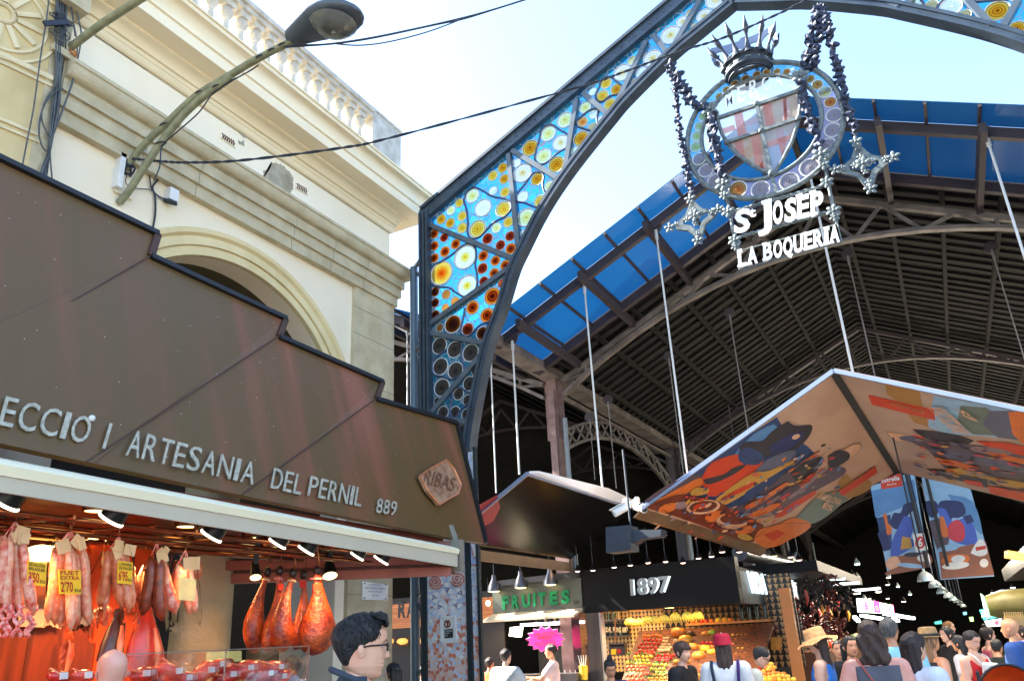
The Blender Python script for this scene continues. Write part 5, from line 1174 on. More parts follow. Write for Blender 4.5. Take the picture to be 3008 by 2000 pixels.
t2, pb2 = banner([(1740, 790), (2040, 890), (2180, 1410), (1860, 1430)], 17.5, 'right sky-blue banner with a blue woman drinking above plates of food', [
 (IN['sky'], [(1900, 920), (2050, 960), (2110, 1150), (2060, 1120), (1960, 1000)]), (IN['palesky'], [(1780, 900), (1840, 920), (1850, 990), (1800, 980)]), (IN['darkblue'], [(1770, 960), (1830, 960), (1850, 1020), (1810, 1060), (1780, 1030)]),
 (IN['mauve'], [(1790, 1080), (1870, 1060), (1910, 1120), (1900, 1240), (1840, 1250)]), (IN['darkblue'], [(1840, 1000), (1860, 960), (1930, 955), (1990, 970), (2010, 1030), (1970, 1060), (1930, 1060), (1920, 1090), (1890, 1050), (1850, 1030)]),
 (IN['blue'], [(1840, 1000), (1890, 1010), (1930, 1080), (2010, 1060), (2060, 1110), (2080, 1200), (2060, 1230), (1960, 1210), (1930, 1190), (1880, 1150), (1860, 1070)]), (IN['rose'], [(1920, 1090), (1960, 1070), (2000, 1110), (2000, 1190), (1940, 1200), (1890, 1150)]), (IN['darkblue'], [(1990, 1050), (2040, 1040), (2060, 1080), (2020, 1100)]),
 (IN['orange'], [(1855, 1050), (1880, 1060), (1905, 1150), (1895, 1175), (1865, 1160)]), (IN['tablebrown'], [(1850, 1260), (2130, 1200), (2180, 1400), (1865, 1425)]), (IN['white'], [(2040, 1270), (2060, 1230), (2090, 1190), (2120, 1200), (2140, 1270), (2090, 1290)]), (IN['red'], [(2068, 1235), (2128, 1225), (2132, 1245), (2072, 1258)]),
 (IN['orange'], elp(1950, 1310, 85, 34, -.1)), (IN['white'], elp(1950, 1345, 82, 22, -.1)), (IN['white'], elp(1965, 1305, 42, 22, -.1)), (IN['white'], elp(2120, 1330, 26, 26, 0)), (IN['palesky'], [(1850, 1240), (1900, 1220), (1960, 1225), (1950, 1250), (1850, 1262)])])
q = [W(*cH(*p), Y=16.3) for p in ((1690, 1158), (1760, 1150), (1785, 1250), (1712, 1266))]
n6 = thing('number_sign', 'white aisle number plate with a red disc in front of the banners', 'sign', q[3])
p6 = Panel('plate', q, n6, WHT, .02); p6.draw(cH, [(0, elp(1738, 1207, 31, 37, .1, 22))], [M('sign_red', srgb(200, 24, 30), .4, var=0)], 'red_disc'); p6.text('6', cH, (1727, 1232), (1752, 1229), (1725, 1186), WHT, .03, .012)
for pnl, px_ in ((t, (1650, 780)), (t2, (1770, 800))):
    a = W(*cH(*px_), Y=16.4 if pnl is t else 17.4); MB().tube([a+V((0, 0, -1.75)), a+V((0, 0, .6))], .03, 8).build('hanging_bar', M('bar_black', (.02, .02, .022), .5, var=0), pnl)
# ------------------------------------------------------------------ ham stall under the rust-brown folded metal fascia
m, N, L, b = nodes('rust_brown_metal')
tc = N.new('ShaderNodeTexCoord'); mp = N.new('ShaderNodeMapping'); mp.inputs['Scale'].default_value = (.5, 2.6, .22); mp.inputs['Rotation'].default_value = (.12, 0, 0); L.new(tc.outputs['Object'], mp.inputs[0])
n1 = N.new('ShaderNodeTexNoise'); n1.inputs['Scale'].default_value = 1.0; n1.inputs['Detail'].default_value = 3; L.new(mp.outputs[0], n1.inputs[0])
n2 = N.new('ShaderNodeTexNoise'); n2.inputs['Scale'].default_value = 260; n2.inputs['Detail'].default_value = 2; L.new(tc.outputs['Object'], n2.inputs[0])
r = ramp(N, [(.34, srgb(95, 75, 38)), (.5, srgb(101, 75, 41)), (.61, srgb(118, 77, 49)), (.74, srgb(138, 86, 62))]); L.new(n1.outputs[0], r.inputs[0])
mx = N.new('ShaderNodeMix'); mx.data_type = 'RGBA'; mx.blend_type = 'OVERLAY'; mx.inputs[0].default_value = .6; L.new(r.outputs[0], mx.inputs[6]); L.new(n2.outputs[0], mx.inputs[7]); L.new(mx.outputs[2], b.inputs['Base Color'])
n3 = N.new('ShaderNodeTexVoronoi'); n3.inputs['Scale'].default_value = 9; L.new(tc.outputs['Object'], n3.inputs[0])
sp_ = N.new('ShaderNodeMath'); sp_.operation = 'LESS_THAN'; sp_.inputs[1].default_value = .045; L.new(n3.outputs['Distance'], sp_.inputs[0])
m3 = N.new('ShaderNodeMix'); m3.data_type = 'RGBA'; L.new(sp_.outputs[0], m3.inputs[0]); L.new(mx.outputs[2], m3.inputs[6]); m3.inputs[7].default_value = (.5, .44, .34, 1); L.new(m3.outputs[2], b.inputs['Base Color'])
bp = N.new('ShaderNodeBump'); bp.inputs['Strength'].default_value = .12; bp.inputs['Distance'].default_value = .01; L.new(n1.outputs[0], bp.inputs['Height']); L.new(bp.outputs[0], b.inputs['Normal'])
b.inputs['Roughness'].default_value = .46
RUST = m
FX, FZ, FT = -4.7, 2.75, .3
nf = V((1, 0, FT)).normalized(); pf = V((FX, 0, FZ))
def FP(x, y, d=0): return WP(*D(x, y), pf+nf*d, nf)
stall = thing('ham_stall', 'ham stall with rust-brown folded metal fascia, white awning and warm orange interior', 'market stall', (-5.4, 4.5, 0))
def facet(pts, name='fascia_panel'):
    q = [FP(x, y, d) for x, y, d in pts]; c = sum(q, V((0, 0, 0)))/len(q); mb = MB(); n = len(q)
    vs = q+[p-nf*.05 for p in q]; fs = []
    nn = (q[1]-q[0]).cross(q[2]-q[0]); idx = list(range(n)) if nn.dot(nf) > 0 else list(range(n-1, -1, -1))
    fs.append(tuple(idx)); fs.append(tuple(n+i for i in reversed(idx)))
    for i in range(n): j = (i+1) % n; fs.append((i, j, n+j, n+i))
    mb.add(vs, fs).build(name, RUST, stall)
bt = lambda x: 1020+.2155*x if x < 549 else 1138.3+.203*(x-549) if x < 1040 else 1238+.155*(x-1040)
facet([(-420, 170, 0), (360, 540, .02), (345, 590, .03), (0, 790, 0), (-420, 1033, 0)])
facet([(345, 590, .03), (215, bt(215), .07), (-420, bt(-420), .02), (-420, 1033, 0), (0, 790, 0)])
facet([(345, 590, .03), (655, 735, .02), (640, 775, .04), (200, 1062, .055), (215, bt(215), .07)][:5])
facet([(640, 775, .04), (575, bt(575), .08), (215, bt(215), .07), (200, 1062, .055)])
facet([(640, 775, .04), (878, 880, .03), (865, 918, .05), (558, 1138, .075), (575, bt(575), .08)])
facet([(865, 918, .05), (800, bt(800), .09), (575, bt(575), .08), (558, 1138, .075)])
facet([(865, 918, .05), (1050, 975, .05), (1118, 1250, .05), (1040, bt(1040), .08), (800, bt(800), .09)])
SEAM = M('fascia_seam', srgb(74, 50, 38), .7, var=.2); LIP_SHADE = M('fascia_lip_shade', (.008, .008, .008), .5, .0, var=0)  # black lip also paints the shading under a thin silver edge
for a, c in (((345, 590, .045), (0, 790, .012)), ((0, 790, .012), (-100, 848, .012)), ((640, 775, .055), (200, 1062, .07)), ((865, 918, .065), (558, 1138, .09))): MB().beam(FP(*a), FP(*c), .012, .008, nf).build('seam', SEAM, stall)
for a, c in (((-420, 168, 0), (362, 541, .02)), ((345, 592, .03), (657, 736, .02)), ((640, 777, .04), (880, 881, .03)), ((865, 920, .05), (1050, 975, .05))):
    MB().beam(FP(*a)+nf*.02, FP(*c)+nf*.02, .05, .036, nf).build('top_lip_shade', LIP_SHADE, stall)
for a, c in (((361, 541, .02), (345, 592, .03)), ((656, 736, .02), (640, 777, .04)), ((879, 881, .03), (865, 920, .05)), ((1050, 975, .05), (1118, 1251, .05))): MB().beam(FP(*a), FP(*c), .06, .06, nf).build('step_edge', SEAM if c[0] < 1000 else LIP_SHADE, stall)
# struts of the fascia seen over the steps
for x, y in ((178, 440), (518, 662), (770, 826)):
    p = FP(x, y, -.1); MB().beam(p+V((.05, 0, -.1)), p+V((-.5, .15, .1)), .06, .03).build('strut', ALU, stall)
# letters
ALT = M('patina_letters', srgb(196, 192, 172), .5, .2, col2=srgb(160, 156, 136), sc=30)
cL = crop(0, 1100, 3.37); dF = lambda x, y: (x, y)
def ftext(txt, p0, px, py, d, off=0.):
    a, c, e = (WP(*q, pf+nf*d, nf) for q in (p0, px, py)); vs, fs = text_fit(txt, a, c, e, .008, off=off); MB().add(vs, fs).build('fascia_letter', ALT, stall)
def each(txt, p0, px, py0, py1, d0, d1, wid=None):
    ws = {'I': .32, 'E': .8, 'L': .72, 'S': .9, 'T': .9, 'C': 1.05, 'O': 1.05, 'N': 1.0, 'D': 1.0}; w_ = [ws.get(ch, .95) for ch in txt]; tot = sum(w_)+.2*(len(txt)-1); x = 0
    for i, ch in enumerate(txt):
        t0 = x/tot; t1 = (x+w_[i])/tot; x += w_[i]+.2
        l = lambda a, c, t: (a[0]+(c[0]-a[0])*t, a[1]+(c[1]-a[1])*t)
        v = l(py0, py1, t0); q0 = l(p0, px, t0)
        ftext(ch, q0, l(p0, px, t1), (q0[0]+v[0], q0[1]+v[1]), d0+(d1-d0)*t0)
each('ECCIO', cL(-25, 500), cL(850, 690), (23, -84), (22, -74), .06, .075)
p = WP(*cL(910, 432), pf+nf*.09, nf); MB().sph(p, .022, 10, 6).build('fascia_letter', WHT, stall)
ftext('I', cL(1003, 735), cL(1030, 742), (cL(1003, 735)[0]+23, cL(1003, 735)[1]-75), .085)
each('ARTESANIA', cL(1235, 800), (741, 1424), (20, -76), (13, -62), .09, .095)
each('DEL', D(621, 1124), D(690, 1140), (12, -60), (11, -58), .095, .1)
each('PERNIL', D(706, 1141), D(829, 1167), (11, -58), (9, -54), .1, .105)
each('889', D(864, 1180), D(910, 1187), (6, -42), (5, -40), .105, .105)
BRO = M('bronze_plaque', srgb(206, 164, 132), .4, .4, col2=srgb(170, 124, 94), sc=12)
q = [FP(x, y, .1) for x, y in ((961, 1098), (985, 1082), (1022, 1061), (1040, 1082), (1056, 1118), (1050, 1138), (1005, 1164), (978, 1132))]
pq = MB().prism(q, nf*.03).build('bronze_plaque', BRO, stall)
mb = MB(); mb.tube([p+nf*.035 for p in q], .012, 6, closed=True); mb.build('plaque_rim', M('bronze_rim', srgb(214, 140, 96), .35, .5, var=.1), pq)
a, c, e = (FP(x, y, .13) for x, y in ((972, 1112), (1042, 1132), (982, 1080))); vs, fs = text_fit('RIBAS', a, c, e, .01); MB().add(vs, fs).build('plaque_lettering', M('bronze_letter', srgb(150, 110, 84), .4, .5, var=.1), pq)
# awning cassette and valance
AWN = M('awning_white', srgb(246, 238, 202), .55, var=.04); AWG = M('awning_valance', srgb(196, 186, 162), .7, var=.05)
xa_ = -4.53
def awn(yv, zt, zm, zb__, out=False):
    return [(xa_-.14, yv, zt-.01), (xa_-.04, yv, zt), (xa_+.03, yv, zt-.03), (xa_+.05, yv, (zt+zm)/2), (xa_+.03, yv, zm)]
w0 = [W(*D(-300, y), X=xa_) for y in (990, 1045, 1085)]; w1 = [W(*D(1050, y), X=xa_) for y in (1257, 1276, 1305)]
mb = MB(); A0 = awn(w0[0].y, w0[0].z, w0[1].z, 0); A1 = awn(w1[0].y, w1[0].z, w1[1].z, 0); n = len(A0)
mb.add(A0+A1, [(i, n+i, n+i+1, i+1) for i in range(n-1)]+[tuple(range(n-1, -1, -1)), tuple(range(n, 2*n))]).build('awning_cassette', AWN, stall, smooth=50)
mb = MB(); mb.prism([V((xa_+.02, w0[1].y, w0[1].z)), V((xa_+.02, w1[1].y, w1[1].z)), V((xa_+.02, w1[2].y, w1[2].z)), V((xa_+.02, w0[2].y, w0[2].z))], (-.02, 0, 0)); mb.build('awning_valance', AWG, stall)
mb = MB(); mb.box((xa_-.1, 7.22, 2.3), (xa_+.04, 7.3, 2.62)); mb.beam((xa_-.05, 7.26, 2.6), (xa_-.12, 7.27, 2.78), .08, .05); mb.build('awning_bracket', M('awning_end', srgb(150, 146, 132), .5, .3, var=.2), stall)
# dark frame strip behind the fascia with the reddish ceiling panels showing
CEI = M('stall_ceiling', srgb(120, 60, 42), .4, .1, col2=srgb(96, 46, 34), sc=3); BEAM = M('stall_beam', srgb(176, 96, 78), .5, col2=srgb(150, 78, 62), sc=4)
mb = MB(); mb.prism([(-4.72, .6, 2.68), (-4.72, 7.25, 2.6), (-6.5, 5.7, 2.5), (-6.5, .6, 2.68)], (0, 0, .06)); mb.build('ceiling', CEI, stall)
for z, o in ((2.3, 0), (2.42, .12)):
    a = V((-4.6-o, 7.2-o, z)); c = W(*D(452, 1344 if not o else 1300), X=-6.5)
    c = V((-6.5, 5.66-o, z-.0)); MB().beam(a, c, .07, .09).build('end_beam', BEAM, stall)
mb = MB(); mb.prism([V((-4.6, 7.23, 2.27)), V((-6.5, 5.69, 2.25)), V((-6.5, 5.69, 2.62)), V((-4.6, 7.23, 2.62))], (.01, .04, 0)); mb.build('end_panel', M('end_panel_brown', srgb(120, 72, 60), .5, var=.2), stall)
ORG = M('orange_panel', srgb(226, 84, 30), .35, col2=srgb(206, 66, 22), sc=1.2, stretch=(1, 4, .3)); DWD = M('stall_wood', srgb(150, 60, 26), .4, col2=srgb(104, 40, 18), sc=2.5, stretch=(1, 6, .4))
yR = W(*D(330, 1400), X=-6.35).y
mb = MB(); mb.box((-6.4, .4, .9), (-6.35, W(*D(60, 1500), X=-6.35).y, 2.66)); mb.build('back_panel', DWD, stall)
mb = MB(); mb.box((-6.4, W(*D(60, 1500), X=-6.35).y+.004, .9), (-6.35, W(*D(216, 1500), X=-6.35).y, 2.66)); mb.build('back_panel', DWD, stall)
mb = MB(); mb.box((-6.4, W(*D(219, 1500), X=-6.35).y, .9), (-6.35, yR, 2.6)); mb.build('back_panel', ORG, stall)
mb = MB(); mb.box((-6.34, W(*D(150, 1300), X=-6.35).y, 2.0), (-6.3, yR, 2.55)); mb.build('upper_panel', ORG, stall)
mb = MB(); q = [W(*D(x, y), X=-6.28) for x, y in ((42, 1378), (140, 1384), (140, 1445), (42, 1442))]; mb.prism(q, (.004, 0, 0)); mb.build('notice_sheet', M('notice_pink', srgb(232, 190, 160), .6, var=.06), stall)
mb = MB(); q = [W(*D(x, y), X=-6.27) for x, y in ((66, 1340), (140, 1345), (128, 1400), (60, 1396))]; mb.prism(q, (.02, 0, 0)); mb.build('glass_frame', M('framed_glass', srgb(120, 96, 84), .15, .2, var=.3), stall)
CHR = M('chrome_rail', srgb(150, 92, 62), .25, .9, var=0)
for x, z, y2_ in ((-4.86, 2.44, 6.7), (-5.02, 2.38, 6.4), (-5.3, 2.46, 6.3), (-5.55, 2.42, 6.0), (-5.85, 2.46, 5.9)):
    MB().tube([(x, .8, z+.02), (x, y2_, z)], .018, 8).build('rail', CHR, stall, smooth=60)
for y in (2.2, 3.1, 3.7, 4.6, 5.6): MB().tube([(-4.8, y, 2.46), (-5.9, y-.3, 2.48)], .014, 8).build('rail', CHR, stall, smooth=60)
for y in (2.6, 3.4, 4.1, 4.9): MB().tube([(-4.86, y, 2.44), (-4.86, y, 2.64)], .016, 8).build('rail_post', CHR, stall, smooth=60)
# ceiling spots (lit), black track spots
GLOW = M('spot_glow', (1, .8, .3), .4, var=0, emit=.6, ecol=(1, .82, .3)); BLKM = M('spot_black', (.012, .013, .012), .3, .2, var=0); RIMG = M('spot_rim', (1, .9, .6), .4, var=0, emit=.5, ecol=(1, .93, .7))
for i, (x, y) in enumerate(((222, 1176), (430, 1212), (330, 1250), (580, 1238), (205, 1240), (690, 1262), (800, 1268), (420, 1255), (620, 1260))):
    p = W(*D(x, y), Z=2.56 if i not in (7, 8) else 2.5); 
    t = thing('ceiling_spot', 'round lit yellow spotlight recessed in the brown stall ceiling', 'ceiling light', p, 'lit ceiling spots in the ham stall')
    mb = MB(); mb.lathe([(.075, 0), (.075, .02), (.06, .06)], p, n=20); mb.build('lens', GLOW, t)
    mb = MB(); mb.lathe([(.076, -.004), (.09, -.004), (.09, .1), (.076, .1)], p, n=20, caps=False); mb.build('bezel', CHR, t)
lbls = ('black track spotlight at the far left edge of the photo', 'black track spotlight above the second and third salami bunches', 'black track spotlight over the narrow salami bunches', 'left of two close black track spotlights near the hams', 'right of two close black track spotlights near the hams', 'half hidden black track spotlight right of the hams', 'black track spotlight nearest the awning right end')
for (x, y, r), lb_ in zip(((18, 1152, 32), (260, 1190, 30), (490, 1228, 27), (642, 1246, 22), (708, 1262, 21), (825, 1276, 17), (880, 1285, 19)), lbls):
    c = W(*D(x, y), X=-4.74); R_ = (W(*D(x, y-r), X=-4.74)-c).length*.95; d = V((-.35, -.15, -.55)).normalized()
    t = thing('track_spot', lb_, 'spotlight', c)
    mb = MB(); mb.lathe([(.02, -.1), (R_*.75, -.09), (R_, -.02), (R_, .03), (R_*.9, .035), (R_*.8, -.01)], c-d*.02, d, 20); mb.build('housing', BLKM, t, smooth=50)
    mb = MB(); mb.tube([c+d*.02+d.orthogonal().normalized()*0+(Matrix.Rotation(2*math.pi*k/20, 3, d) @ d.orthogonal().normalized())*R_*.97 for k in range(20)], .011, 6, closed=True); mb.build('rim', RIMG, t, smooth=60)
    mb = MB(); mb.beam(c-d*.05, V((c.x-.02, c.y, 2.66)), .03, .03); mb.build('bracket', M('spot_metal', (.5, .5, .52), .3, .8, var=0), t)
for (x, y, lb_, r) in ((500, 1305, 'left lit spotlight between the hanging ham shanks', .045), (755, 1325, 'large lit spotlight right of the ham shanks', .065)):
    c = W(*D(x+((-17) if x == 500 else 5), y), X=-5.25); d = V((.35, -.25, -.8)).normalized(); t = thing('ham_spot', lb_, 'spotlight', c)
    if x == 500: c = W(*D(612-0, 1330), X=-5.3)-V((0, .12, 0)); t.location = c; LOC[t.name] = c
    mb = MB(); mb.lathe([(.03, -.15), (r*.8, -.12), (r*1.1, 0)], c, d, 18); mb.build('housing', BLKM, t, smooth=50)
    mb = MB(); mb.lathe([(r*1.05, .002), (r*.6, .012), (0.001, .015)], c, d, 18, caps=False); mb.build('lens', GLOW, t)
    mb = MB(); mb.beam(c-d*.1, V((c.x, c.y, 2.56)), .04, .04); mb.build('bracket', BLKM, t)
# lamps' light
def lampl(name, loc, power, col=(1, .5, .2), size=.12, cone=150):
    l = bpy.data.lights.new(name, 'SPOT'); l.spot_size = math.radians(cone); l.spot_blend = .5; l.energy = power; l.color = col; l.shadow_soft_size = size; o = bpy.data.objects.new(name, l); COL.objects.link(o); o.location = loc
for loc, p in (((-4.98, 3.0, 2.2), 12), ((-5.6, 2.9, 2.35), 16), ((-4.95, 4.1, 2.2), 12), ((-5.7, 4.2, 2.3), 18), ((-4.85, 5.5, 2.2), 10), ((-5.6, 5.2, 2.3), 8), ((-4.9, 1.8, 2.2), 12)): lampl("stall_lamp_light", loc, p*.55)
# pendant with a yellow shade and its coiled black flex
c = W(*D(92, 1288), X=-5.6); t = thing('pendant_lamp', 'small yellow shaded pendant lamp on a curly black flex in the ham stall', 'lamp', c)
mb = MB(); mb.lathe([(.15, 0), (.16, .005), (.15, .05), (.06, .09), (.02, .1)], c, n=22); mb.build('shade', M('shade_yellow', (.8, .7, .2), .4, var=0, emit=.8, ecol=(1, .9, .3)), t, smooth=50)
pts = [W(*D(x, y), X=-5.58) for x, y in ((86, 1278), (112, 1262), (126, 1240), (130, 1215))]; MB().tube(subdiv(pts), .012, 6).build('flex', CBLD, t, smooth=60)
mb = MB(); o = pts[-1]; mb.tube([o+V((.01*math.sin(k), -.4+.02*k, .03*math.cos(k*.9)+.02)) for k in range(26)], .012, 5); mb.build('coiled_flex', CBLD, t, smooth=60)

# ---- salami bunches
def skin(name, a, c, sc=28): return M(name, srgb(*a), .38, col2=srgb(*c), sc=sc, coat=.35, bump=.3, bsc=60)
SK = {'red': skin('salami_red', (206, 74, 50), (236, 176, 150)), 'pale': skin('salami_pale', (230, 168, 136), (206, 112, 82)), 'tan': skin('salami_tan', (220, 140, 96), (196, 92, 56)), 'dark': skin('salami_dark', (150, 62, 32), (112, 38, 20)), 'black': skin('salami_black', (70, 34, 26), (40, 20, 16)), 'pink': skin('salami_pink', (226, 134, 104), (236, 190, 160))}
STR = M('butcher_string', srgb(226, 60, 50), .7, col2=srgb(240, 190, 180), sc=60); LAB = M('paper_label', srgb(232, 196, 150), .6, var=.1); PLA = M('clear_film', (1, .96, .9), .08, var=0, trans=1, spec=.6); PLA.node_tree.nodes['Principled BSDF'].inputs['IOR'].default_value = 1.02
YEL = M('price_yellow', srgb(250, 196, 30), .55, var=.04); TRED = M('price_red', srgb(190, 24, 20), .6, var=0); TBLK = M('price_brown', srgb(70, 40, 20), .6, var=0)
def bunch(x, y0, y1, wtop, wbot, X, n, kinds, label, r=.022, film=True, group=None, tassel=False):
    y1 += 26 if y1-y0 > 100 else 0; r *= 1.15; top = W(*D(x, y0), X=X); bot = W(*D(x, y1), X=X); h = top.z-bot.z; sc = (W(*D(x+100, y0), X=X)-top).length/100; rr = random.Random(int(x*3+n))
    t = thing('salami_bunch', label, 'salami', bot, group)
    for i in range(n):
        u = (i+.5)/n*2-1; dx = rr.uniform(-.04, .04); k = SK[kinds[i % len(kinds)]]
        a = top+V((dx*.6, u*wtop*sc/2, -.1-rr.uniform(0, .02))); e = V((X+dx*1.5, bot.y+u*wbot*sc/2+(top.y-bot.y)*0, bot.z+rr.uniform(0, .05)+abs(u)*.02)); 
        pts = [a.lerp(e, q)+V((.008*math.sin(q*5+i), .01*math.sin(q*4+i*2), 0)) for q in [z/9 for z in range(10)]]
        MB().tube(pts, [r*.35, r*.8, r*1.0, r*1.02, r*1.05, r*1.08, r*1.1, r*1.08, r*.85, r*.2], 10).build('sausage', k, t, smooth=80)
        MB().tube([top+V((0, u*.01, -.02)), a+V((0, 0, -.01))], .004, 5).build('string', STR, t)
    mb = MB(); mb.tube([top+V((0, 0, -.05)), top, top+V((0, .02, .05)), top+V((0, .0, .09)), V((-4.98, top.y, 2.41))], .004, 5); mb.build('hook', CHR, t, smooth=60)
    for i in range(4):
        a = top+V((.03+.008*i, rr.uniform(-.06, .06), -.08-rr.uniform(0, .05))); w_, h_ = rr.uniform(.025, .045), rr.uniform(.03, .05); q = Matrix.Rotation(rr.uniform(-.8, .8), 3, 'X')
        MB().prism([a+q @ V((0, sx*w_, sz*h_)) for sx, sz in ((-1, -1), (1, -1), (1, 1), (-1, 1))], (.004, 0, 0)).build('paper_label', LAB, t)
    if tassel:
        for i in range(7):
            a = bot+V((rr.uniform(-.03, .06), rr.uniform(-1, 1)*wbot*sc*.5, .08)); MB().tube([a+V((.012*math.sin(k*1.7+i), .012*math.cos(k*1.3+i), -.022*k)) for k in range(9)], .012, 6).build('string_tassel', STR, t, smooth=60)
    if film:   # crinkled clear bag
        mb = MB(); m_ = 22; vs = []; fs = []
        for j, q in enumerate((.05, .2, .5, .8, 1.0, 1.08)):
            for k in range(m_):
                a = 2*math.pi*k/m_; cr_ = 1+.12*math.sin(k*5+j*2)+rr.uniform(-.08, .08); wy = (wtop+(wbot-wtop)*min(q, 1))*sc*.56*cr_; vs.append(V((X+.075*cr_*math.cos(a), top.y+(bot.y-top.y)*q+wy*math.sin(a), top.z-h*q-.02+rr.uniform(-.012, .012))))
        for j in range(5):
            for k in range(m_): fs.append((j*m_+k, j*m_+(k+1) % m_, (j+1)*m_+(k+1) % m_, (j+1)*m_+k))
        mb.add(vs, fs).build('clear_bag', PLA, t)
    return t
def price(pts, lines, label, par, X):
    q = [W(*D(*p), X=X) for p in pts]; t = MB().prism(q, (-.004, 0, 0)).build('price_card', YEL, par)
    for tx, (u0, v0, u1), hgt, mt in lines:
        P_ = lambda u, v: q[3]+(q[2]-q[3])*u+(q[0]-q[3])*v
        vs, fs = text_fit(tx, P_(u0, v0), P_(u1, v0), P_(u0, v0+hgt), 0, off=.02, lift=.003); MB().add(vs, fs).build('price_lettering', mt, t)
b1 = bunch(38, 1195, 1400, 50, 104, -4.97, 6, ('red', 'pink', 'red', 'pink', 'red'), 'red mottled salami bunch with tangled red strings at far left', .026, False, None, True)
price(((64, 1290), (108, 1297), (105, 1350), (62, 1344)), (('SECALLONA', (.06, .8, .94), .13, TBLK), ('BALAGUER', (.06, .62, .94), .13, TBLK), ("3'50", (.05, .12, .62), .4, TRED), ('€/Ud', (.66, .12, .94), .14, TBLK)), '', b1, -4.9)
b2 = bunch(163, 1218, 1430, 62, 96, -4.97, 8, ('pale', 'tan', 'pale', 'pink'), 'largest pale salami bunch in clear film with a wide yellow price card', .026)
price(((135, 1310), (186, 1312), (187, 1367), (137, 1367)), (('FUET', (.06, .78, .94), .17, TRED), ('EXTRA', (.06, .58, .94), .15, TRED), ("2'70", (.06, .1, .62), .38, TRED), ('€/Ud', (.68, .08, .97), .14, TBLK)), '', b2, -4.88)
b3 = bunch(275, 1230, 1388, 46, 78, -4.97, 6, ('tan', 'pale', 'tan'), 'pale salami bunch in film behind the card reading 6.95', .027)
price(((272, 1290), (306, 1295), (304, 1345), (270, 1342)), (('LLONGANISSA', (.05, .8, .95), .12, TBLK), ('DE PAGES', (.05, .62, .95), .13, TBLK), ("6'95", (.06, .14, .66), .4, TRED), ('€/Ud', (.68, .12, .95), .13, TBLK)), '', b3, -4.88)
b4 = bunch(362, 1245, 1405, 26, 70, -4.98, 3, ('dark', 'dark', 'red'), 'three thick dark red sausages in film hanging side by side', .036)
b5 = bunch(428, 1262, 1395, 40, 52, -4.97, 5, ('pink', 'red', 'pale'), 'narrow sausage bunch behind a glaring pale price card', .022)
q_ = [W(*D(*p), X=-4.88) for p in ((414, 1328), (452, 1334), (449, 1384), (411, 1380))]; MB().prism(q_, (-.004, 0, 0)).build('price_card', M('card_glare', srgb(250, 226, 150), .4, var=.15, sc=14), b5)
bunch(190, 1380, 1458, 16, 34, -5.2, 4, ('black',), 'small bunch of nearly black sausages hanging behind the large pale one', .022, False)
bunch(8, 1225, 1385, 22, 40, -5.2, 4, ('black', 'red'), 'dark salami bunch cut by the left edge of the photo', .026, False)
# ---- ham legs
HAMM = M('ham_skin', srgb(206, 84, 24), .36, col2=srgb(130, 38, 14), sc=9, bump=.9, bsc=34, coat=.25, detail=10); HAMD = M('ham_skin_dark', srgb(170, 70, 26), .35, col2=srgb(90, 36, 18), sc=5, bump=.3, bsc=24, coat=.3); FAT = M('ham_fat', srgb(236, 150, 100), .35, col2=srgb(214, 90, 60), sc=10, coat=.3)
HAML = M('ham_cut_red', srgb(196, 50, 34), .3, col2=srgb(150, 34, 26), sc=6, coat=.4)
def ham(top, bot, wide, label, X, bulge=.72, mt=None, flip=1, dz=.5):
    cB3 = crop(600, 1440, 2.8); a = W(*cB3(*top), X=X); e = W(*cB3(*bot), X=X); sc = (W(*cB3(top[0]+100, top[1]), X=X)-a).length/100; wd = wide*sc/2
    t = thing('cured_ham', label, 'ham', e); ax = a-e; n = 20; vs = []; fs = []; prof = [(0, .0), (.02, .35), (.06, .62), (.14, .88), (.25, 1.0), (.38, .93), (.52, .7), (.66, .47), (.78, .33), (.88, .25), (.95, .22), (1, .16)]
    side = ax.cross(V((1, 0, 0))).normalized()
    for q, r in prof:
        cc = e+ax*q+side*(flip*.05*math.sin(q*math.pi))
        for k in range(n):
            an = 2*math.pi*k/n; w_ = 1+.05*math.sin(3*an+q*6)+.06*math.cos(an-1); vs.append(cc+side*(wd*r*math.cos(an)*w_)+V((1, 0, 0))*(wd*r*dz*1.3*math.sin(an)*w_))
    for i in range(len(prof)-1):
        for k in range(n): fs.append((i*n+k, i*n+(k+1) % n, (i+1)*n+(k+1) % n, (i+1)*n+k))
    fs.append(tuple(range((len(prof)-1)*n, len(prof)*n)))
    MB().add(vs, fs).build('leg', mt or HAMM, t, smooth=80)
    cc = a+ax*.0; MB().sph(a+ax.normalized()*.03, .035, 12, 8, (1, 1.1, 1.4)).build('hoof', M('hoof_dark', srgb(52, 30, 22), .4, var=.3), t, smooth=80)
    MB().tube([a-ax*.06+(side*math.cos(k*.63)+V((1, 0, 0))*math.sin(k*.63))*(wd*.27) for k in range(10)], .01, 6, closed=True).build('rope', STR if flip > 0 else LAB, t, smooth=60)
    MB().tube([a+ax.normalized()*.05, a+ax.normalized()*.09+V((0, .02, .02)), V((a.x, a.y, 2.45))], .006, 6).build('hook', CHR, t)
    return t
ham((515, 700), (400, 1340), 150, 'leftmost ham leg of the hanging row, narrow and dark at its edge', -5.35, flip=-1)
ham((615, 690), (515, 1330), 150, 'second ham leg from the left in the hanging row', -5.22, flip=1)
ham((725, 710), (632, 1332), 150, 'middle ham leg of the hanging row of five', -5.1, flip=-1)
ham((815, 720), (750, 1312), 130, 'ham leg with a red tag behind the largest one', -5.3, flip=1)
h5 = ham((925, 690), (890, 1358), 250, 'largest bright orange ham leg at the right of the row', -5.0, flip=1)
cB3 = crop(600, 1440, 2.8)
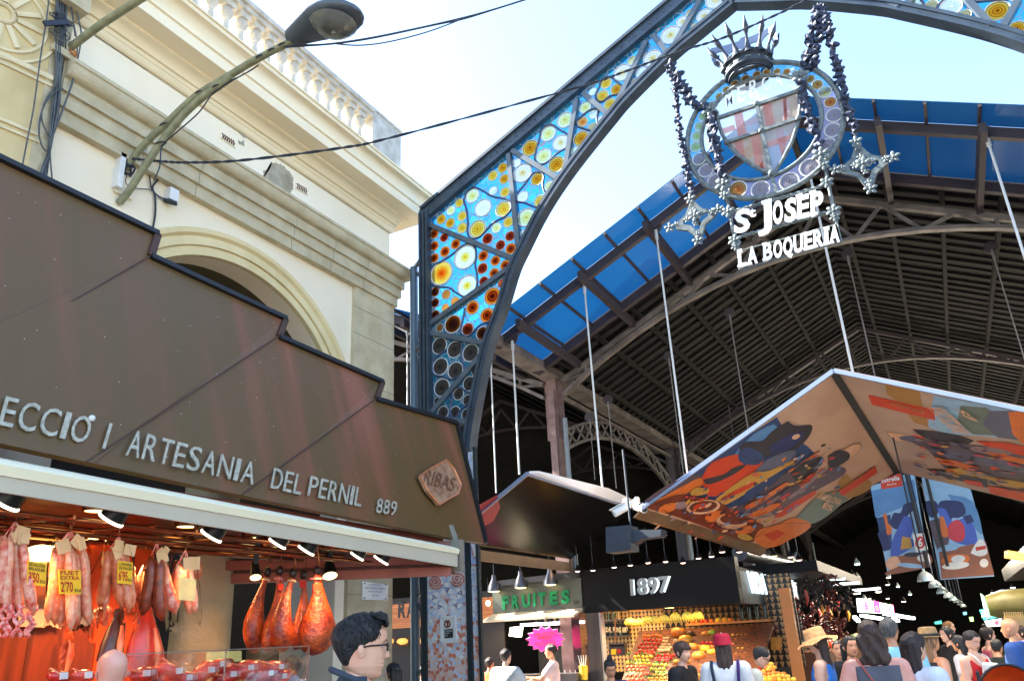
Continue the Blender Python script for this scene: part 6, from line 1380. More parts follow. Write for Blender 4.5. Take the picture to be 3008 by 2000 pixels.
for x, y, X, w_ in ((930, 795, -4.9, 34), (815, 770, -5.2, 24), (632, 790, -5.12, 22)):
    q = [W(*cB3(x+sx*w_, y+sy*26), X=X) for sx, sy in ((-1, -1), (1, -1), (1, 1), (-1, 1))]; MB().prism(q, (-.01, 0, 0)).build('red_tag', M('tag_red', srgb(226, 50, 30), .4, var=.1), h5 if x == 930 else stall)
cK = crop(0, 1500, 3.135)
def ham2(pts, X, label, mats):
    q = [W(*cK(*p), X=X) for p in pts]; t = thing('cured_ham', label, 'ham', min(q, key=lambda p: p.z)); n = len(q)//2; L_, R_ = q[:n], q[n:][::-1]; vs = []; fs = []; m_ = 14
    for l, r_ in zip(L_, R_):
        c = (l+r_)/2; u = (r_-l)/2
        for k in range(m_): an = 2*math.pi*k/m_; vs.append(c+u*math.cos(an)+V((u.length*.55*math.sin(an), 0, 0)))
    for i in range(n-1):
        for k in range(m_): fs.append((i*m_+k, i*m_+(k+1) % m_, (i+1)*m_+(k+1) % m_, (i+1)*m_+k))
    MB().add(vs, fs).build('leg', mats[0], t, smooth=80)
    mb = MB(); out = []
    for l, r_ in list(zip(L_, R_))[1:]: c = (l+r_)/2; u = (r_-l)/2; out.append(c+u*.25+V((u.length*.56, 0, 0)))
    mb.tube(out, [.012]+[.028]*(len(out)-2)+[.012], 8); mb.build('fat_band', mats[1], t, smooth=80)
    MB().tube([(L_[0]+R_[0])/2, V((X, (L_[0]+R_[0]).y/2, 2.4))], .006, 6).build('hook', CHR, t)
ham2([(1060, 900), (1000, 1060), (930, 1220), (890, 1380), (1120, 1400), (1140, 1230), (1150, 1060), (1140, 880)], -5.4, 'dark cured ham with a pale fat band behind the pale salami', (M('ham_dark', srgb(96, 40, 24), .35, col2=srgb(60, 24, 16), sc=5, coat=.3), FAT))
ham2([(1290, 870), (1240, 1060), (1180, 1260), (1140, 1500), (1480, 1560), (1500, 1300), (1450, 1100), (1390, 880)], -5.3, 'wide red cut ham hanging behind the dark red sausages', (HAML, FAT))
ham2([(560, 1050), (555, 1180), (540, 1330), (530, 1500), (620, 1500), (670, 1330), (680, 1180), (670, 1050)], -5.9, 'slim orange ham against the wooden back panel', (HAMM, FAT))
# ---- counter with glass case and cuts of meat
mb = MB(); mb.box((-5.0, .4, 0), (-4.45, 4.95, 1.28)); mb.build('counter', M('counter_steel', srgb(150, 110, 90), .3, .6, var=.2), stall)
mb = MB(); mb.box((-5.0, .4, 1.285), (-4.47, 4.93, 1.31)); mb.build('counter_shelf', DWD, stall)
GLZ = M('case_glass', (.9, .95, .95), .02, var=0, trans=1, alpha=.25)
mb = MB(); mb.box((-4.452, 3.3, 1.31), (-4.446, 4.9, 1.62)); mb.build('case_glass', GLZ, stall)
STF = M('case_frame', (.45, .4, .36), .3, .8, var=0)
for a, c in (((-4.45, 3.3, 1.63), (-4.45, 4.92, 1.63)), ((-4.45, 3.3, 1.31), (-4.45, 3.3, 1.63)), ((-4.45, 4.1, 1.31), (-4.45, 4.1, 1.63)), ((-4.45, 4.92, 1.31), (-4.45, 4.92, 1.63)), ((-4.98, 4.92, 1.63), (-4.45, 4.92, 1.63))): MB().beam(a, c, .007, .007).build('case_frame', STF, stall)
MEAT = [M('meat_red', srgb(206, 44, 34), .25, col2=srgb(150, 26, 22), sc=12, coat=.5), M('meat_pink', srgb(226, 90, 70), .25, col2=srgb(196, 50, 40), sc=14, coat=.5)]
rr = random.Random(3)
for i, (x, y, w_) in enumerate(((135, 1558, 40), (190, 1556, 40), (330, 1552, 44), (390, 1548, 46), (425, 1562, 40), (470, 1545, 46), (520, 1555, 44), (565, 1540, 46), (600, 1553, 42), (628, 1538, 38), (645, 1558, 34), (500, 1530, 30))):
    c = W(*D(x, y), X=-4.62); s = (W(*D(x+10, y), X=-4.62)-c).length/10*w_*.6
    lab = 'cut of red cured meat in a clear wrap on the ham counter'
    t = thing('meat_cut', lab, 'meat', c, 'red meat cuts along the ham counter')
    q = Matrix.Rotation(rr.uniform(-.5, .5), 3, 'X')
    MB().sph(c, s, 14, 8, (.7, 1.1, .55), q, fn=lambda v: 1+.15*noise.noise(v*2+V((i, 0, 0)))).build('flesh', MEAT[i % 2], t, smooth=80)
    mb = MB(); mb.tube([c+q @ V((s*.7*math.cos(k*.5)*.75, s*1.08*math.cos(k*.5+1.57), s*.55*math.sin(k*.5)*.9)) for k in range(8)], s*.09, 6); mb.build('fat_rim', FAT, t, smooth=80)
    a = c+V((s*.72, rr.uniform(-.3, .3)*s, .1*s)); MB().box(a-V((.01, .022, .018)), a+V((.004, .022, .018))).build('label', WHT, t)
# ------------------------------------------------------------------ market stalls inside the hall
YV = 13.6
cM = crop(1700, 1700, 2.987); cN = crop(2000, 1750, 5.8975); cO = crop(1700, 1600, 3.37); cP = crop(1200, 1440, 2.8); cQ = crop(2300, 1600, 3.332)
BLK = M('stall_black', (.004, .004, .0045), .55, var=0, spec=.2); STL = M('brushed_steel', srgb(120, 120, 122), .3, .8, col2=srgb(90, 90, 94), sc=4, stretch=(1, 1, .1))
def pendant(px, py, Y, label, r=.07, h=.12, shade=None, glow=None, group=None, up=.5):
    c = W(px, py, Y=Y); t = thing('pendant_lamp', label, 'lamp', c, group)
    mb = MB(); mb.lathe([(r, 0), (r*.9, h*.3), (r*.35, h*.75), (r*.3, h), (r*.2, h)], c, n=16); mb.build('shade', shade or BLK, t, smooth=50)
    mb = MB(); mb.lathe([(r*.94, .004), (r*.5, -.012), (.001, -.014)], c, n=14, caps=False); mb.build('bulb', glow or GLOW, t, smooth=60)
    MB().tube([c+V((0, 0, h)), c+V((0, 0, h+up))], .008, 5).build('cord', CBLD, t)
    return t
# ---- fruit stall with the 1897 fascia
Vs = thing('fruit_stall', 'black-fronted corner fruit stall with glowing white 1897 numerals', 'market stall', (-4.4, YV, 0))
f = [W(*D(x, y), Y=YV) for x, y in ((1340, 1309), (1692, 1296), (1692, 1388), (1340, 1412))]
xL, xR = f[0].x, f[1].x; zT, zB = f[0].z, (f[2].z+f[3].z)/2
mb = MB(); mb.box((xL, YV, zB), (xR, YV+.25, 2.72)); mb.build('fascia', BLK, Vs)
LEDW = M('led_letters', (.75, .85, .9), .4, var=.3, sc=50, emit=.22, ecol=(.7, .9, 1)); LETG = M('letter_grey', srgb(170, 176, 176), .35, .3, var=.1)
vs, fs = text_fit('1897', W(*cO(520, 494), Y=YV-.002), W(*cO(905, 462), Y=YV-.002), W(*cO(510, 345), Y=YV-.002), .03, off=.03); MB().add(vs, fs).build('numerals', LETG, Vs)
vs, fs = text_fit('1897', W(*cO(540, 494), Y=YV-.002), W(*cO(925, 460), Y=YV-.002), W(*cO(530, 343), Y=YV-.002), .012, off=.0); MB().add(vs, fs).build('numeral_light', LEDW, Vs)
# side sign facing the aisle
XS = xR+.012
s4 = [W(*D(x, y), X=xR) for x, y in ((1694, 1312), (1830, 1318), (1826, 1416), (1694, 1388))]
mb = MB(); mb.box((xR-.2, YV+.26, zB), (xR, s4[1].y, 2.5)); mb.build('side_sign', M('side_sign_grey', srgb(96, 104, 108), .4, .3, var=.35, sc=6), Vs)
ye_ = s4[1].y-.3
for tx, u0, u1 in (('VIDAL', 0, .36), ('PONS', .43, .7), ('1897', .76, 1)):
    o = V((XS, YV+.7+(ye_-YV-.7)*u0, zB+.18)); vs, fs = text_fit(tx, o, V((XS, YV+.7+(ye_-YV-.7)*u1, zB+.18)), o+V((0, 0, .36)), .03, off=.01); MB().add(vs, fs).build('side_lettering', LEDW, Vs)
# patterned back walls, posts, counter
def tri_pattern(name, ca, cb, sc):
    m, N, L, b = nodes(name); tc = N.new('ShaderNodeTexCoord'); sx = N.new('ShaderNodeSeparateXYZ'); L.new(tc.outputs['Object'], sx.inputs[0])
    def mth(op, a, v2=None):
        q = N.new('ShaderNodeMath'); q.operation = op
        for i, s_ in enumerate((a, v2)):
            if s_ is None: continue
            if isinstance(s_, (int, float)): q.inputs[i].default_value = s_
            else: L.new(s_, q.inputs[i])
        return q.outputs[0]
    x = mth('ADD', mth('MULTIPLY', sx.outputs[0], sc), mth('MULTIPLY', sx.outputs[1], sc)); z = mth('MULTIPLY', sx.outputs[2], sc)
    fx = mth('FRACT', x); fz = mth('FRACT', z); a = mth('ABSOLUTE', mth('SUBTRACT', fx, .5)); tri = mth('LESS_THAN', a, mth('MULTIPLY', fz, .42))
    tri2 = mth('MULTIPLY', tri, mth('LESS_THAN', fz, .92)); mx = N.new('ShaderNodeMix'); mx.data_type = 'RGBA'; L.new(tri2, mx.inputs[0]); mx.inputs[6].default_value = (*ca, 1); mx.inputs[7].default_value = (*cb, 1)
    L.new(mx.outputs[2], b.inputs['Base Color']); b.inputs['Roughness'].default_value = .4; return m
TILE1 = tri_pattern('tile_tan', srgb(226, 178, 110), srgb(70, 50, 34), 13); TILE2 = tri_pattern('tile_black', srgb(26, 22, 20), srgb(170, 130, 84), 9)
yb_ = 15.7
xm = W(*cM(755, 400), Y=yb_).x
mb = MB(); mb.box((xL-.7, yb_, .9), (xm, yb_+.1, 2.5)); mb.build('tiled_wall', TILE1, Vs)
mb = MB(); mb.box((xm+.002, yb_+.003, .9), (xR+.5, yb_+.1, 2.5)); mb.build('tiled_wall', TILE2, Vs)
mb = MB(); mb.box((xL-.7, YV+.3, 2.5), (xR, yb_+.1, 2.56)); mb.build('ceiling', BLK, Vs)
mb = MB(); mb.box((W(*cM(60, 300), Y=YV).x, YV, 0), (W(*cM(165, 300), Y=YV).x, YV+.3, zB-.004)); mb.build('steel_post', STL, Vs)
mb = MB(); mb.box((W(*cM(168, 300), Y=YV).x, YV+.02, 0), (W(*cM(182, 300), Y=YV).x, YV+.2, zB-.004)); mb.build('glass_edge', M('edge_white', srgb(200, 190, 180), .3, var=.1), Vs)
a, c = W(*cN(1730, 140), Y=14.6), W(*cN(1900, 160), Y=14.6)
ORP = M('post_tan', srgb(206, 130, 66), .4, var=.12, sc=4)
mb = MB(); mb.box((a.x, 14.6, 0), (c.x+.02, 14.75, 2.2)); mb.build('tan_post', ORP, Vs)
mb = MB(); za_ = W(1880, 2000, Y=12.7).z-.1; zc_ = W(1880, 1855, Y=14.75).z-.1; xs_ = W(*cM(385, 880), Y=12.9).x; xs2 = W(*cM(520, 500), Y=14.9).x; mb.prism([V((xs_, 12.7, za_)), V((xR+.2, 12.7, za_)), V((xR+.2, 15.0, zc_+.12)), V((xs2, 15.0, zc_+.12))], (0, 0, -.06)); mb.box((xs_, 12.72, 0), (xR+.2, 12.78, za_-.07)); mb.build('display_slope', M('display_dark', srgb(60, 34, 22), .7, col2=srgb(120, 60, 26), sc=16), Vs)
mb = MB(); a, c = W(*cM(150, 290), Y=YV+.1), W(*cM(1150, 218), Y=YV+.1); mb.tube([a, c], .022, 8); mb.build('hanging_rail', M('brass_rail', srgb(220, 160, 90), .25, .9, var=0), Vs, smooth=60)
a, c = W(*cN(1130, 420), Y=15.55), W(*cN(1590, 380), Y=15.55); a2_, c2_ = W(*cN(170, 510), Y=15.55), W(*cN(1010, 430), Y=15.55)
mb = MB(); mb.box((a2_.x, 15.2, a.z-.04), (c.x, 15.69, a.z)); mb.build('shelf', ORP, Vs)
q = [W(*cM(*p), Y=15.6) for p in ((205, 385), (440, 398), (440, 500), (205, 498))]
sgn = thing('shop_plate', 'black plate reading VIDAL PONS 1897 on the tan tiled stall wall', 'sign', q[3]); MB().prism(q, (0, -.02, 0)).build('plate', BLK, sgn)
vs, fs = text_fit('VIDAL PONS 1897', W(*cM(218, 465), Y=15.57), W(*cM(432, 468), Y=15.57), W(*cM(218, 420), Y=15.57), 0, off=.01); MB().add(vs, fs).build('lettering', M('cream_letter', srgb(232, 206, 160), .5, var=0), sgn)
q = [W(*cM(*p), Y=14.9) for p in ((262, 565), (400, 560), (405, 668), (262, 672))]
scl = thing('weighing_scale', 'steel hanging weighing scale with a small display in the fruit stall', 'scale', q[3]); MB().prism(q, (0, .15, 0)).build('body', STL, scl)
MB().prism([W(*cM(*p), Y=14.895) for p in ((275, 575), (398, 570), (398, 590), (275, 594))], (0, -.004, 0)).build('display', BLK, scl)
MB().prism([W(*cM(*p), Y=14.895) for p in ((285, 615), (330, 612), (330, 660), (285, 662))], (0, -.004, 0)).build('label', YEL, scl); MB().prism([W(*cM(*p), Y=14.895) for p in ((340, 615), (372, 612), (372, 650), (340, 652))], (0, -.004, 0)).build('label', TRED, scl)
MB().tube([W(*cM(320, 340), Y=14.95), W(*cM(325, 560), Y=14.95)], .012, 6).build('rod', CHR, scl)
# ---- fruit
def fy(y): return 12.7+(2000-y)*(14.75-12.7)/(2000-1855)
FM = {}
def fruitmat(k, c, c2=None, bump=0): FM[k] = M('fruit_'+k, srgb(*c), .35, col2=srgb(*(c2 or tuple(int(v*.8) for v in c))), sc=14, coat=.2, bump=bump)
for k, c, c2 in (('orange', (250, 130, 30), None), ('red', (226, 60, 24), None), ('apple', (210, 40, 26), (226, 120, 50)), ('yellow', (246, 200, 50), None), ('lime', (190, 200, 50), (140, 170, 40)), ('peach', (250, 120, 70), (220, 60, 40)), ('pepper', (224, 30, 20), None), ('cream', (240, 200, 140), (214, 168, 110)), ('pumpkin', (232, 150, 60), (206, 110, 36)), ('gold', (250, 180, 60), None), ('dark', (90, 56, 34), None)): fruitmat(k, c, c2)
STEM = M('fruit_stem', srgb(70, 70, 30), .7, var=.2)
_fm = {}
def fruit_mesh(k):
    if k in _fm: return _fm[k]
    mb = MB(); mb.sph((0, 0, 0), 1, 14, 9, (1, 1, .92), fn=lambda v: 1-.16*max(0, v.z-.75)*4*(1 if v.z > .75 else 0)); mb.c = 1; mb.tube([(0, 0, .72), (.03, 0, .95)], .07, 5)
    me = bpy.data.meshes.new('fruit'); me.from_pydata(mb.v, [], mb.f); me.materials.append(FM[k]); me.materials.append(STEM); me.polygons.foreach_set('material_index', mb.m); me.polygons.foreach_set('use_smooth', [True]*len(me.polygons)); me.update(); _fm[k] = me; return me
frr = random.Random(21)
def fruit(name, cf, x, y, r, k, label, group, Y=None, sc=(1, 1, 1)):
    px, py = cf(x, y); p = W(px, py, Y=Y if Y else fy(py)); e = W(*cf(x, y-r), Y=p.y)
    o = bpy.data.objects.new(name, fruit_mesh(k)); COL.objects.link(o); s = (e-p).length; o.location = p; o.scale = (s*sc[0], s*sc[1], s*sc[2]); o.rotation_euler = (frr.uniform(-.3, .3), frr.uniform(-.3, .3), frr.uniform(0, 6))
    return tag(o, label, name.replace('_', ' '), group)
def row(name, y, x0, x1, k, label, group, r=17, st=36):
    x = x0
    while x <= x1: fruit(name, cM, x, y+frr.uniform(-3, 3), r*frr.uniform(.92, 1.06), k, label, group); x += st
for y, x0, x1 in ((500, 575, 730),): row('orange', y, x0, x1, 'orange', 'bright orange fruit in the top row of the stepped display', 'top row of oranges')
for y, x0, x1 in ((535, 578, 735), (568, 552, 735), (598, 530, 705), (628, 538, 670), (652, 515, 690)): row('apple', y, x0, x1, 'red', 'orange-red fruit in the tall stepped heap', 'orange-red fruits of the stepped heap')
for y, x0, x1 in ((680, 490, 650), (712, 498, 630), (742, 510, 640)): row('pear', y, x0, x1, 'yellow', 'yellow fruit in the middle rows of the display', 'yellow fruits of the display')
for y, x0, x1 in ((768, 435, 612), (796, 450, 580)): row('tomato', y, x0, x1, 'apple', 'dark red fruit in a low row left of the limes', 'dark red fruits of the display')
for y, x0, x1 in ((750, 660, 790), (788, 640, 770)): row('lime', y, x0, x1, 'lime', 'yellow-green fruit between red and orange heaps', 'yellow-green fruits of the display')
for y, x0, x1 in ((845, 425, 560), (878, 440, 590), (830, 560, 610)): row('peach', y, x0, x1, 'peach', 'peach-coloured fruit in the lowest row', 'peach-coloured fruits of the lowest row', 20, 40)
for y, x0, x1 in ((668, 690, 840), (692, 685, 830), (712, 690, 800)): row('pepper', y, x0, x1, 'pepper', 'vivid red pepper in the heap beside the yellow fruit', 'red peppers', 16, 30)
for y, x0, x1 in ((840, 650, 780), (870, 620, 790), (895, 640, 780)): row('apricot', y, x0, x1, 'gold', 'golden fruit in the mixed heap by the black-shirted woman', 'golden fruits by the woman', 17, 34)
for y, x0, x1 in ((520, 750, 790), (548, 745, 800), (575, 735, 810), (600, 720, 815), (622, 705, 810)): row('ginger_root', y, x0, x1, 'cream', 'pale knobbly root in the heap beside the orange-red fruit', 'pale roots', 17, 28)
for i, (x, y, r, k, l) in enumerate(((875, 470, 72, 'pumpkin', 'large ribbed pumpkin, highest of the heap'), (935, 530, 66, 'gold', 'large pale pumpkin below the highest one'), (1000, 590, 50, 'pumpkin', 'half hidden pumpkin behind the bun-haired woman'), (1050, 672, 66, 'pumpkin', 'striped round pumpkin beside the red cap'), (985, 480, 40, 'dark', 'dark brown gourd right of the highest pumpkin'), (1110, 480, 38, 'pumpkin', 'orange gourd under the fruit shelf'), (1165, 470, 36, 'lime', 'greenish melon under the fruit shelf'), (1110, 610, 50, 'yellow', 'yellow melon left of the red cap'), (1165, 640, 46, 'gold', 'golden melon touching the red cap'))):
    fruit('pumpkin', cM, x, y, r, k, l, None, None, (1, 1, .82))
for i, (x, k) in enumerate(((1000, 'orange'), (1040, 'orange'), (1085, 'pepper'), (1120, 'red'), (1165, 'orange'), (1225, 'yellow'), (1285, 'gold'), (1330, 'orange'))): fruit('shelf_fruit', cM, x, 378-i*3.2, 30 if k in ('yellow', 'gold') else 22, k, 'round fruit lined up on the high shelf of the fruit stall', 'fruits on the high shelf', 15.4)
for y, x0, x1, k in ((1190, 1400, 1620, 'red'), (1240, 1380, 1680, 'pepper'), (1290, 1350, 1640, 'gold'), (1340, 1370, 1800, 'orange'), (1390, 1360, 1900, 'gold'), (1440, 1380, 2000, 'yellow')):
    x = x0
    while x <= x1: fruit('mixed_fruit', cN, x, y+frr.uniform(-14, 14), 46*frr.uniform(.8, 1.15), frr.choice((k, k, 'orange', 'gold')), 'warm-coloured fruit in the heap by the tan post', 'fruits heaped by the tan post', 12.6+(1440-y)*.002); x += 82
# bananas
BAN = M('banana_skin', srgb(226, 186, 60), .45, col2=srgb(180, 170, 60), sc=8)
for i, (x, y, h) in enumerate(((447, 335, 80), (525, 345, 75), (602, 320, 78), (660, 320, 78), (745, 310, 80), (845, 288, 98), (950, 280, 96), (1040, 275, 90))):
    p = W(*cM(x, y), Y=YV+.12); s = (W(*cM(x, y+h), Y=YV+.12)-p).length; t = thing('banana_bunch', 'bunch of yellow bananas hanging from the stall rail', 'bananas', p-V((0, 0, s)), 'bananas hanging in a row')
    for k in range(5):
        u = k-2; mb = MB(); mb.tube([p+V((u*.012, 0, -.01)), p+V((u*.03, -.02, -s*.3)), p+V((u*.042, -.03, -s*.62)), p+V((u*.04+.02, -.015, -s*.98))], [.008, .02, .022, .006], 8); mb.build('banana', BAN, t, smooth=80)
    MB().tube([p, p+V((0, 0, .12))], .005, 5).build('hook', CHR, t)
# hanging chillies and bottles
CHI = M('chilli_red', srgb(120, 24, 16), .4, col2=srgb(60, 16, 12), sc=16)
for x, y0, y1, w_ in ((760, 530, 640, 60), (900, 510, 700, 90), (1060, 500, 760, 60), (1400, 470, 760, 70), (1500, 460, 860, 60), (1560, 520, 900, 50)):
    a = W(*cN(x, y0), Y=15.2); e = W(*cN(x, y1), Y=15.2); mb = MB(); n = 70
    for k in range(n):
        p = a.lerp(e, frr.random())+V((frr.uniform(-1, 1)*w_*.0026, frr.uniform(-.06, .02), 0)); d = V((frr.uniform(-1, 1), frr.uniform(-1, 0), frr.uniform(-1.5, -.4))).normalized()*.07; mb.tube([p, p+d*.5, p+d], [.01, .011, .002], 5)
    mb.build('chilli_string', CHI, None, smooth=80, label='string of dark red dried chillies hanging against the black tiles', cat='chillies', group='chilli strings in the fruit stall')
BOT = M('bottle_dark', srgb(30, 34, 24), .15, var=.1)
for i in range(4):
    p = W(*cN(1070+135*i, 400), Y=15.45); mb = MB(); mb.lathe([(.04, 0), (.042, .22), (.036, .27), (.014, .33), (.014, .4)], p, n=12); t = mb.build('bottle', BOT, None, smooth=50, label='dark glass bottle standing on the orange stall shelf', cat='bottle', group='bottles on the orange shelf')
for i, (x, y, c) in enumerate(((1215, 820, (196, 120, 100)), (1640, 820, (214, 150, 70)))):
    q = [W(*cN(x+sx*90, y+sy*110), Y=14.9) for sx, sy in ((-1, -1), (1, -1), (.8, 1), (-.8, 1))]; t = MB().prism(q, (0, .2, 0)).build('clear_bin', M('bin_%s' % 'ab'[i], srgb(*c), .2, var=.3, sc=9, coat=.5), None, label=('left clear bin of reddish dried fruit behind the white-shirted people', 'right clear bin of golden dried fruit beside the tan post')[i], cat='bin')
for loc, p in (((-5.0, 13.6, 1.95), 8), ((-3.8, 13.4, 1.9), 9), ((-5.7, 14.7, 2.4), 14), ((-4.6, 14.6, 2.35), 9), ((-3.2, 14.5, 2.2), 8), ((-2.6, 13.0, 2.0), 6)): lampl('fruit_stall_light', loc, p, (1, .68, .34))
# strip lamp over the fruit
mb = MB(); a, c = W(*cM(755, 240), Y=YV+.05), W(*cM(830, 238), Y=YV+.05); mb.tube([a, c], .03, 8); mb.build('strip_lamp', GLOW, None, label='short glowing lamp tube on the brass rail above the bananas', cat='lamp')
PINKG = M('lamp_pink_glow', (1, .7, .6), .4, var=0, emit=.7, ecol=(1, .66, .5))
for i, (x, y) in enumerate(((1170, 1112), (1303, 1105), (1487, 1078), (1627, 1060), (1780, 1040), (1932, 1030), (2083, 1040), (2217, 1000), (2330, 985))):
    pendant(*crop(1300, 1300, 2.949)(x, y), 13.4, 'small black pendant lamp with a pinkish glow above the black fascia', .055, .11, None, PINKG, 'small pendant lamps above the black fascia')
for i, (x, y, g) in enumerate(((1820, 100, 0), (1935, 110, 1), (2100, 120, 0), (2180, 150, 0), (1590, 70, 0), (1420, 70, 0))):
    pendant(*cO(x, y), 15.5, 'small warm pendant lamp in the dark behind the side sign', .07, .12, None, PINKG if not g else GLOW, 'warm lamps behind the side sign')
# ---- juice stall with the green sign
Js = thing('juice_stall', 'juice stall with a grey board reading FRUITES in green and a cream hood', 'market stall', (-6.7, YV, 0))
GRB = M('board_grey', srgb(92, 96, 88), .5, .2, var=.12, sc=2); CRM = M('hood_cream', srgb(206, 190, 160), .5, var=.08)
q = [W(*cP(*p), Y=YV) for p in ((690, 800), (1415, 715), (1430, 962), (695, 1012))]; MB().prism(q, (0, .12, 0)).build('sign_board', GRB, Js)
q2 = [q[3]+V((0, -.002, -.01)), q[2]+V((0, -.002, -.01)), W(*cP(1440, 975), Y=YV-.5)+V((0, 0, -.02)), W(*cP(620, 1100), Y=YV-.5)]
MB().prism([q[3]+V((0, .0, -.01)), q[2]+V((0, .0, -.01)), q[2]+V((0, -.4, -.12)), q[3]+V((0, -.4, -.12))], (0, 0, -.04)).build('hood', CRM, Js)
MB().beam(q[0]+V((0, -.02, .06)), q[1]+V((0, -.02, .06)), .12, .1).build('top_rail', STL, Js)
GRN = M('green_letter', srgb(14, 120, 74), .4, var=.06)
for ch, x0, x1 in (('F', 775, 830), ('R', 855, 915), ('U', 940, 1005), ('I', 1030, 1050), ('T', 1070, 1132), ('E', 1165, 1230), ('S', 1260, 1328)):
    yb = 975-(x0-775)*.1; vs, fs = text_fit(ch, W(*cP(x0, yb), Y=YV-.003), W(*cP(x1, yb-6), Y=YV-.003), W(*cP(x0-2, yb-100), Y=YV-.003), .02, off=.045); MB().add(vs, fs).build('letter', GRN, Js)
vs, fs = text_fit('515', W(*cP(1360, 935), Y=YV-.003), W(*cP(1400, 930), Y=YV-.003), W(*cP(1358, 908), Y=YV-.003), 0, off=.02); MB().add(vs, fs).build('number', BLK, Js)
LPK = M('light_strip', (1, .8, .85), .4, var=0, emit=1.3, ecol=(1, .78, .8))
a, c = W(*cP(930, 1105), Y=YV+.3), W(*cP(1440, 1080), Y=YV+.3); MB().beam(a, c, .1, .05).build('light_strip', LPK, Js)
mb = MB(); mb.box((q[0].x-.2, 15.8, .9), (q[1].x+.1, 15.9, 2.5)); mb.build('back_wall', M('bar_back', (.02, .016, .013), .5, var=.4, sc=6), Js)
for z in (1.55, 1.85): MB().box((q[0].x-.2, 15.5, z), (q[1].x+.1, 15.79, z+.025)).build('shelf', STL, Js)
GLB = [M('glass_amber', srgb(200, 160, 90), .1, var=.2, coat=.5), M('glass_green', srgb(70, 90, 50), .1, var=.2, coat=.5), BOT]
for sh in (1.575, 1.875):
    x = q[0].x-.1
    while x < q[1].x: 
        p = V((x, 15.6, sh)); mb = MB(); s = frr.uniform(.85, 1.1); mb.lathe([(.03, 0), (.032, .15*s), (.012, .2*s), (.012, .25*s)], p, n=10); mb.build('bottle', frr.choice(GLB), None, smooth=50, label='bottle on the dark back shelf of the juice stall', cat='bottle', group='bottles behind the juice stall'); x += .11
mb = MB(); mb.box((q[0].x, 12.9, 0), (q[1].x+.1, 13.4, 1.02)); mb.build('counter', STL, Js)
a = W(*cP(1340, 1100), Y=YV+.2); mb = MB(); mb.box((a.x, YV+.2, 0), (a.x+.16, YV+.5, 2.0)); mb.build('mirror_post', M('mirror_steel', srgb(170, 150, 160), .12, .9, var=.2, sc=3), Js)
for x, y in ((705, 830), (925, 800), (1168, 775)):
    t = pendant(*cP(x, y), YV-.15, 'chrome pendant lamp with a yellow glow above the green lettering', .13, .3, STL, GLOW, 'chrome pendants above the green sign', .2)
q5 = [W(*cP(*p), Y=YV+.1) for p in ((835, 1125), (915, 1115), (900, 1205), (825, 1195))]
t = thing('box_lamp', 'white box-shaped lamp glowing under the juice stall hood', 'lamp', q5[3]); MB().prism(q5, (0, .15, 0)).build('shade', M('lamp_white', (.9, .85, .7), .5, var=0, emit=.9, ecol=(1, .85, .55)), t)
for loc, p in (((-6.9, 13.3, 1.9), 10), ((-6.2, 13.9, 2.0), 14)): lampl('juice_stall_light', loc, p, (1, .75, .6))
# pink starburst
PKM = M('star_pink', srgb(240, 40, 150), .5, var=.04); cx, cy = 1125, 1222
st_ = thing('star_sign', 'hot pink starburst sign advertising natural fruit juice', 'sign', W(*cP(cx, cy+110), Y=YV-.55)); out = []
for k in range(28):
    a = 2*math.pi*k/28; r_ = (160, 106) if k % 2 == 0 else (128, 84); out.append(W(*cP(cx+r_[0]*math.cos(a), cy+r_[1]*math.sin(a)), Y=YV-.55))
MB().prism(out, (0, .02, 0)).build('star', PKM, st_)
mb = MB(); mb.tube([p+V((0, .01, 0)) for p in out], .008, 5, closed=True); mb.build('star_edge', M('star_edge', srgb(240, 150, 170), .5, var=0), st_)
for tx, x0, y0, x1, y1, h in (('100% NATURAL', 1035, 1200, 1212, 1178, 24), ('!!HERE!!', 1062, 1224, 1182, 1218, 26), ('FRUITS JUICE', 1045, 1275, 1208, 1262, 24)):
    vs, fs = text_fit(tx, W(*cP(x0, y0), Y=YV-.555), W(*cP(x1, y1), Y=YV-.555), W(*cP(x0, y0-h), Y=YV-.555), 0, off=.02); MB().add(vs, fs).build('lettering', TRED, st_)
MB().tube([W(*cP(cx, cy-90), Y=YV-.54), W(*cP(cx, cy-240), Y=YV-.3)], .006, 5).build('cord', CBLD, st_)
CUP = [M('juice_'+n, srgb(*c), .15, var=.1, coat=.6) for n, c in (('red', (220, 50, 30)), ('yellow', (246, 200, 60)), ('green', (120, 190, 60)), ('orange', (250, 140, 30)))]
for i in range(11):
    p = W(*cP(1190+22*i, 1548-3*(i % 2)), Y=13.15+.05*(i % 3)); t = thing('juice_cup', 'clear cup of bright fruit juice with a straw on the juice counter', 'cup', p, 'juice cups on the counter')
    mb = MB(); mb.lathe([(.028, -.06), (.036, .05)], p, n=12); mb.build('cup', CUP[i % 4], t, smooth=40); MB().tube([p+V((0, 0, .03)), p+V((.03*(-1)**i, 0, .14))], .005, 5).build('straw', WHT, t)
p = W(*cP(1440, 1490), Y=13.1); t = thing('juicer_jug', 'tall yellow juice jug with white straws by the steel post', 'jug', p-V((0, 0, .12)))
mb = MB(); mb.lathe([(.06, -.12), (.075, .1)], p, n=14); mb.build('jug', CUP[1], t, smooth=40)
for k in range(4): MB().tube([p+V((.02*k-.03, 0, .05)), p+V((.05*k-.08, 0, .26))], .006, 5).build('straw', WHT, t)
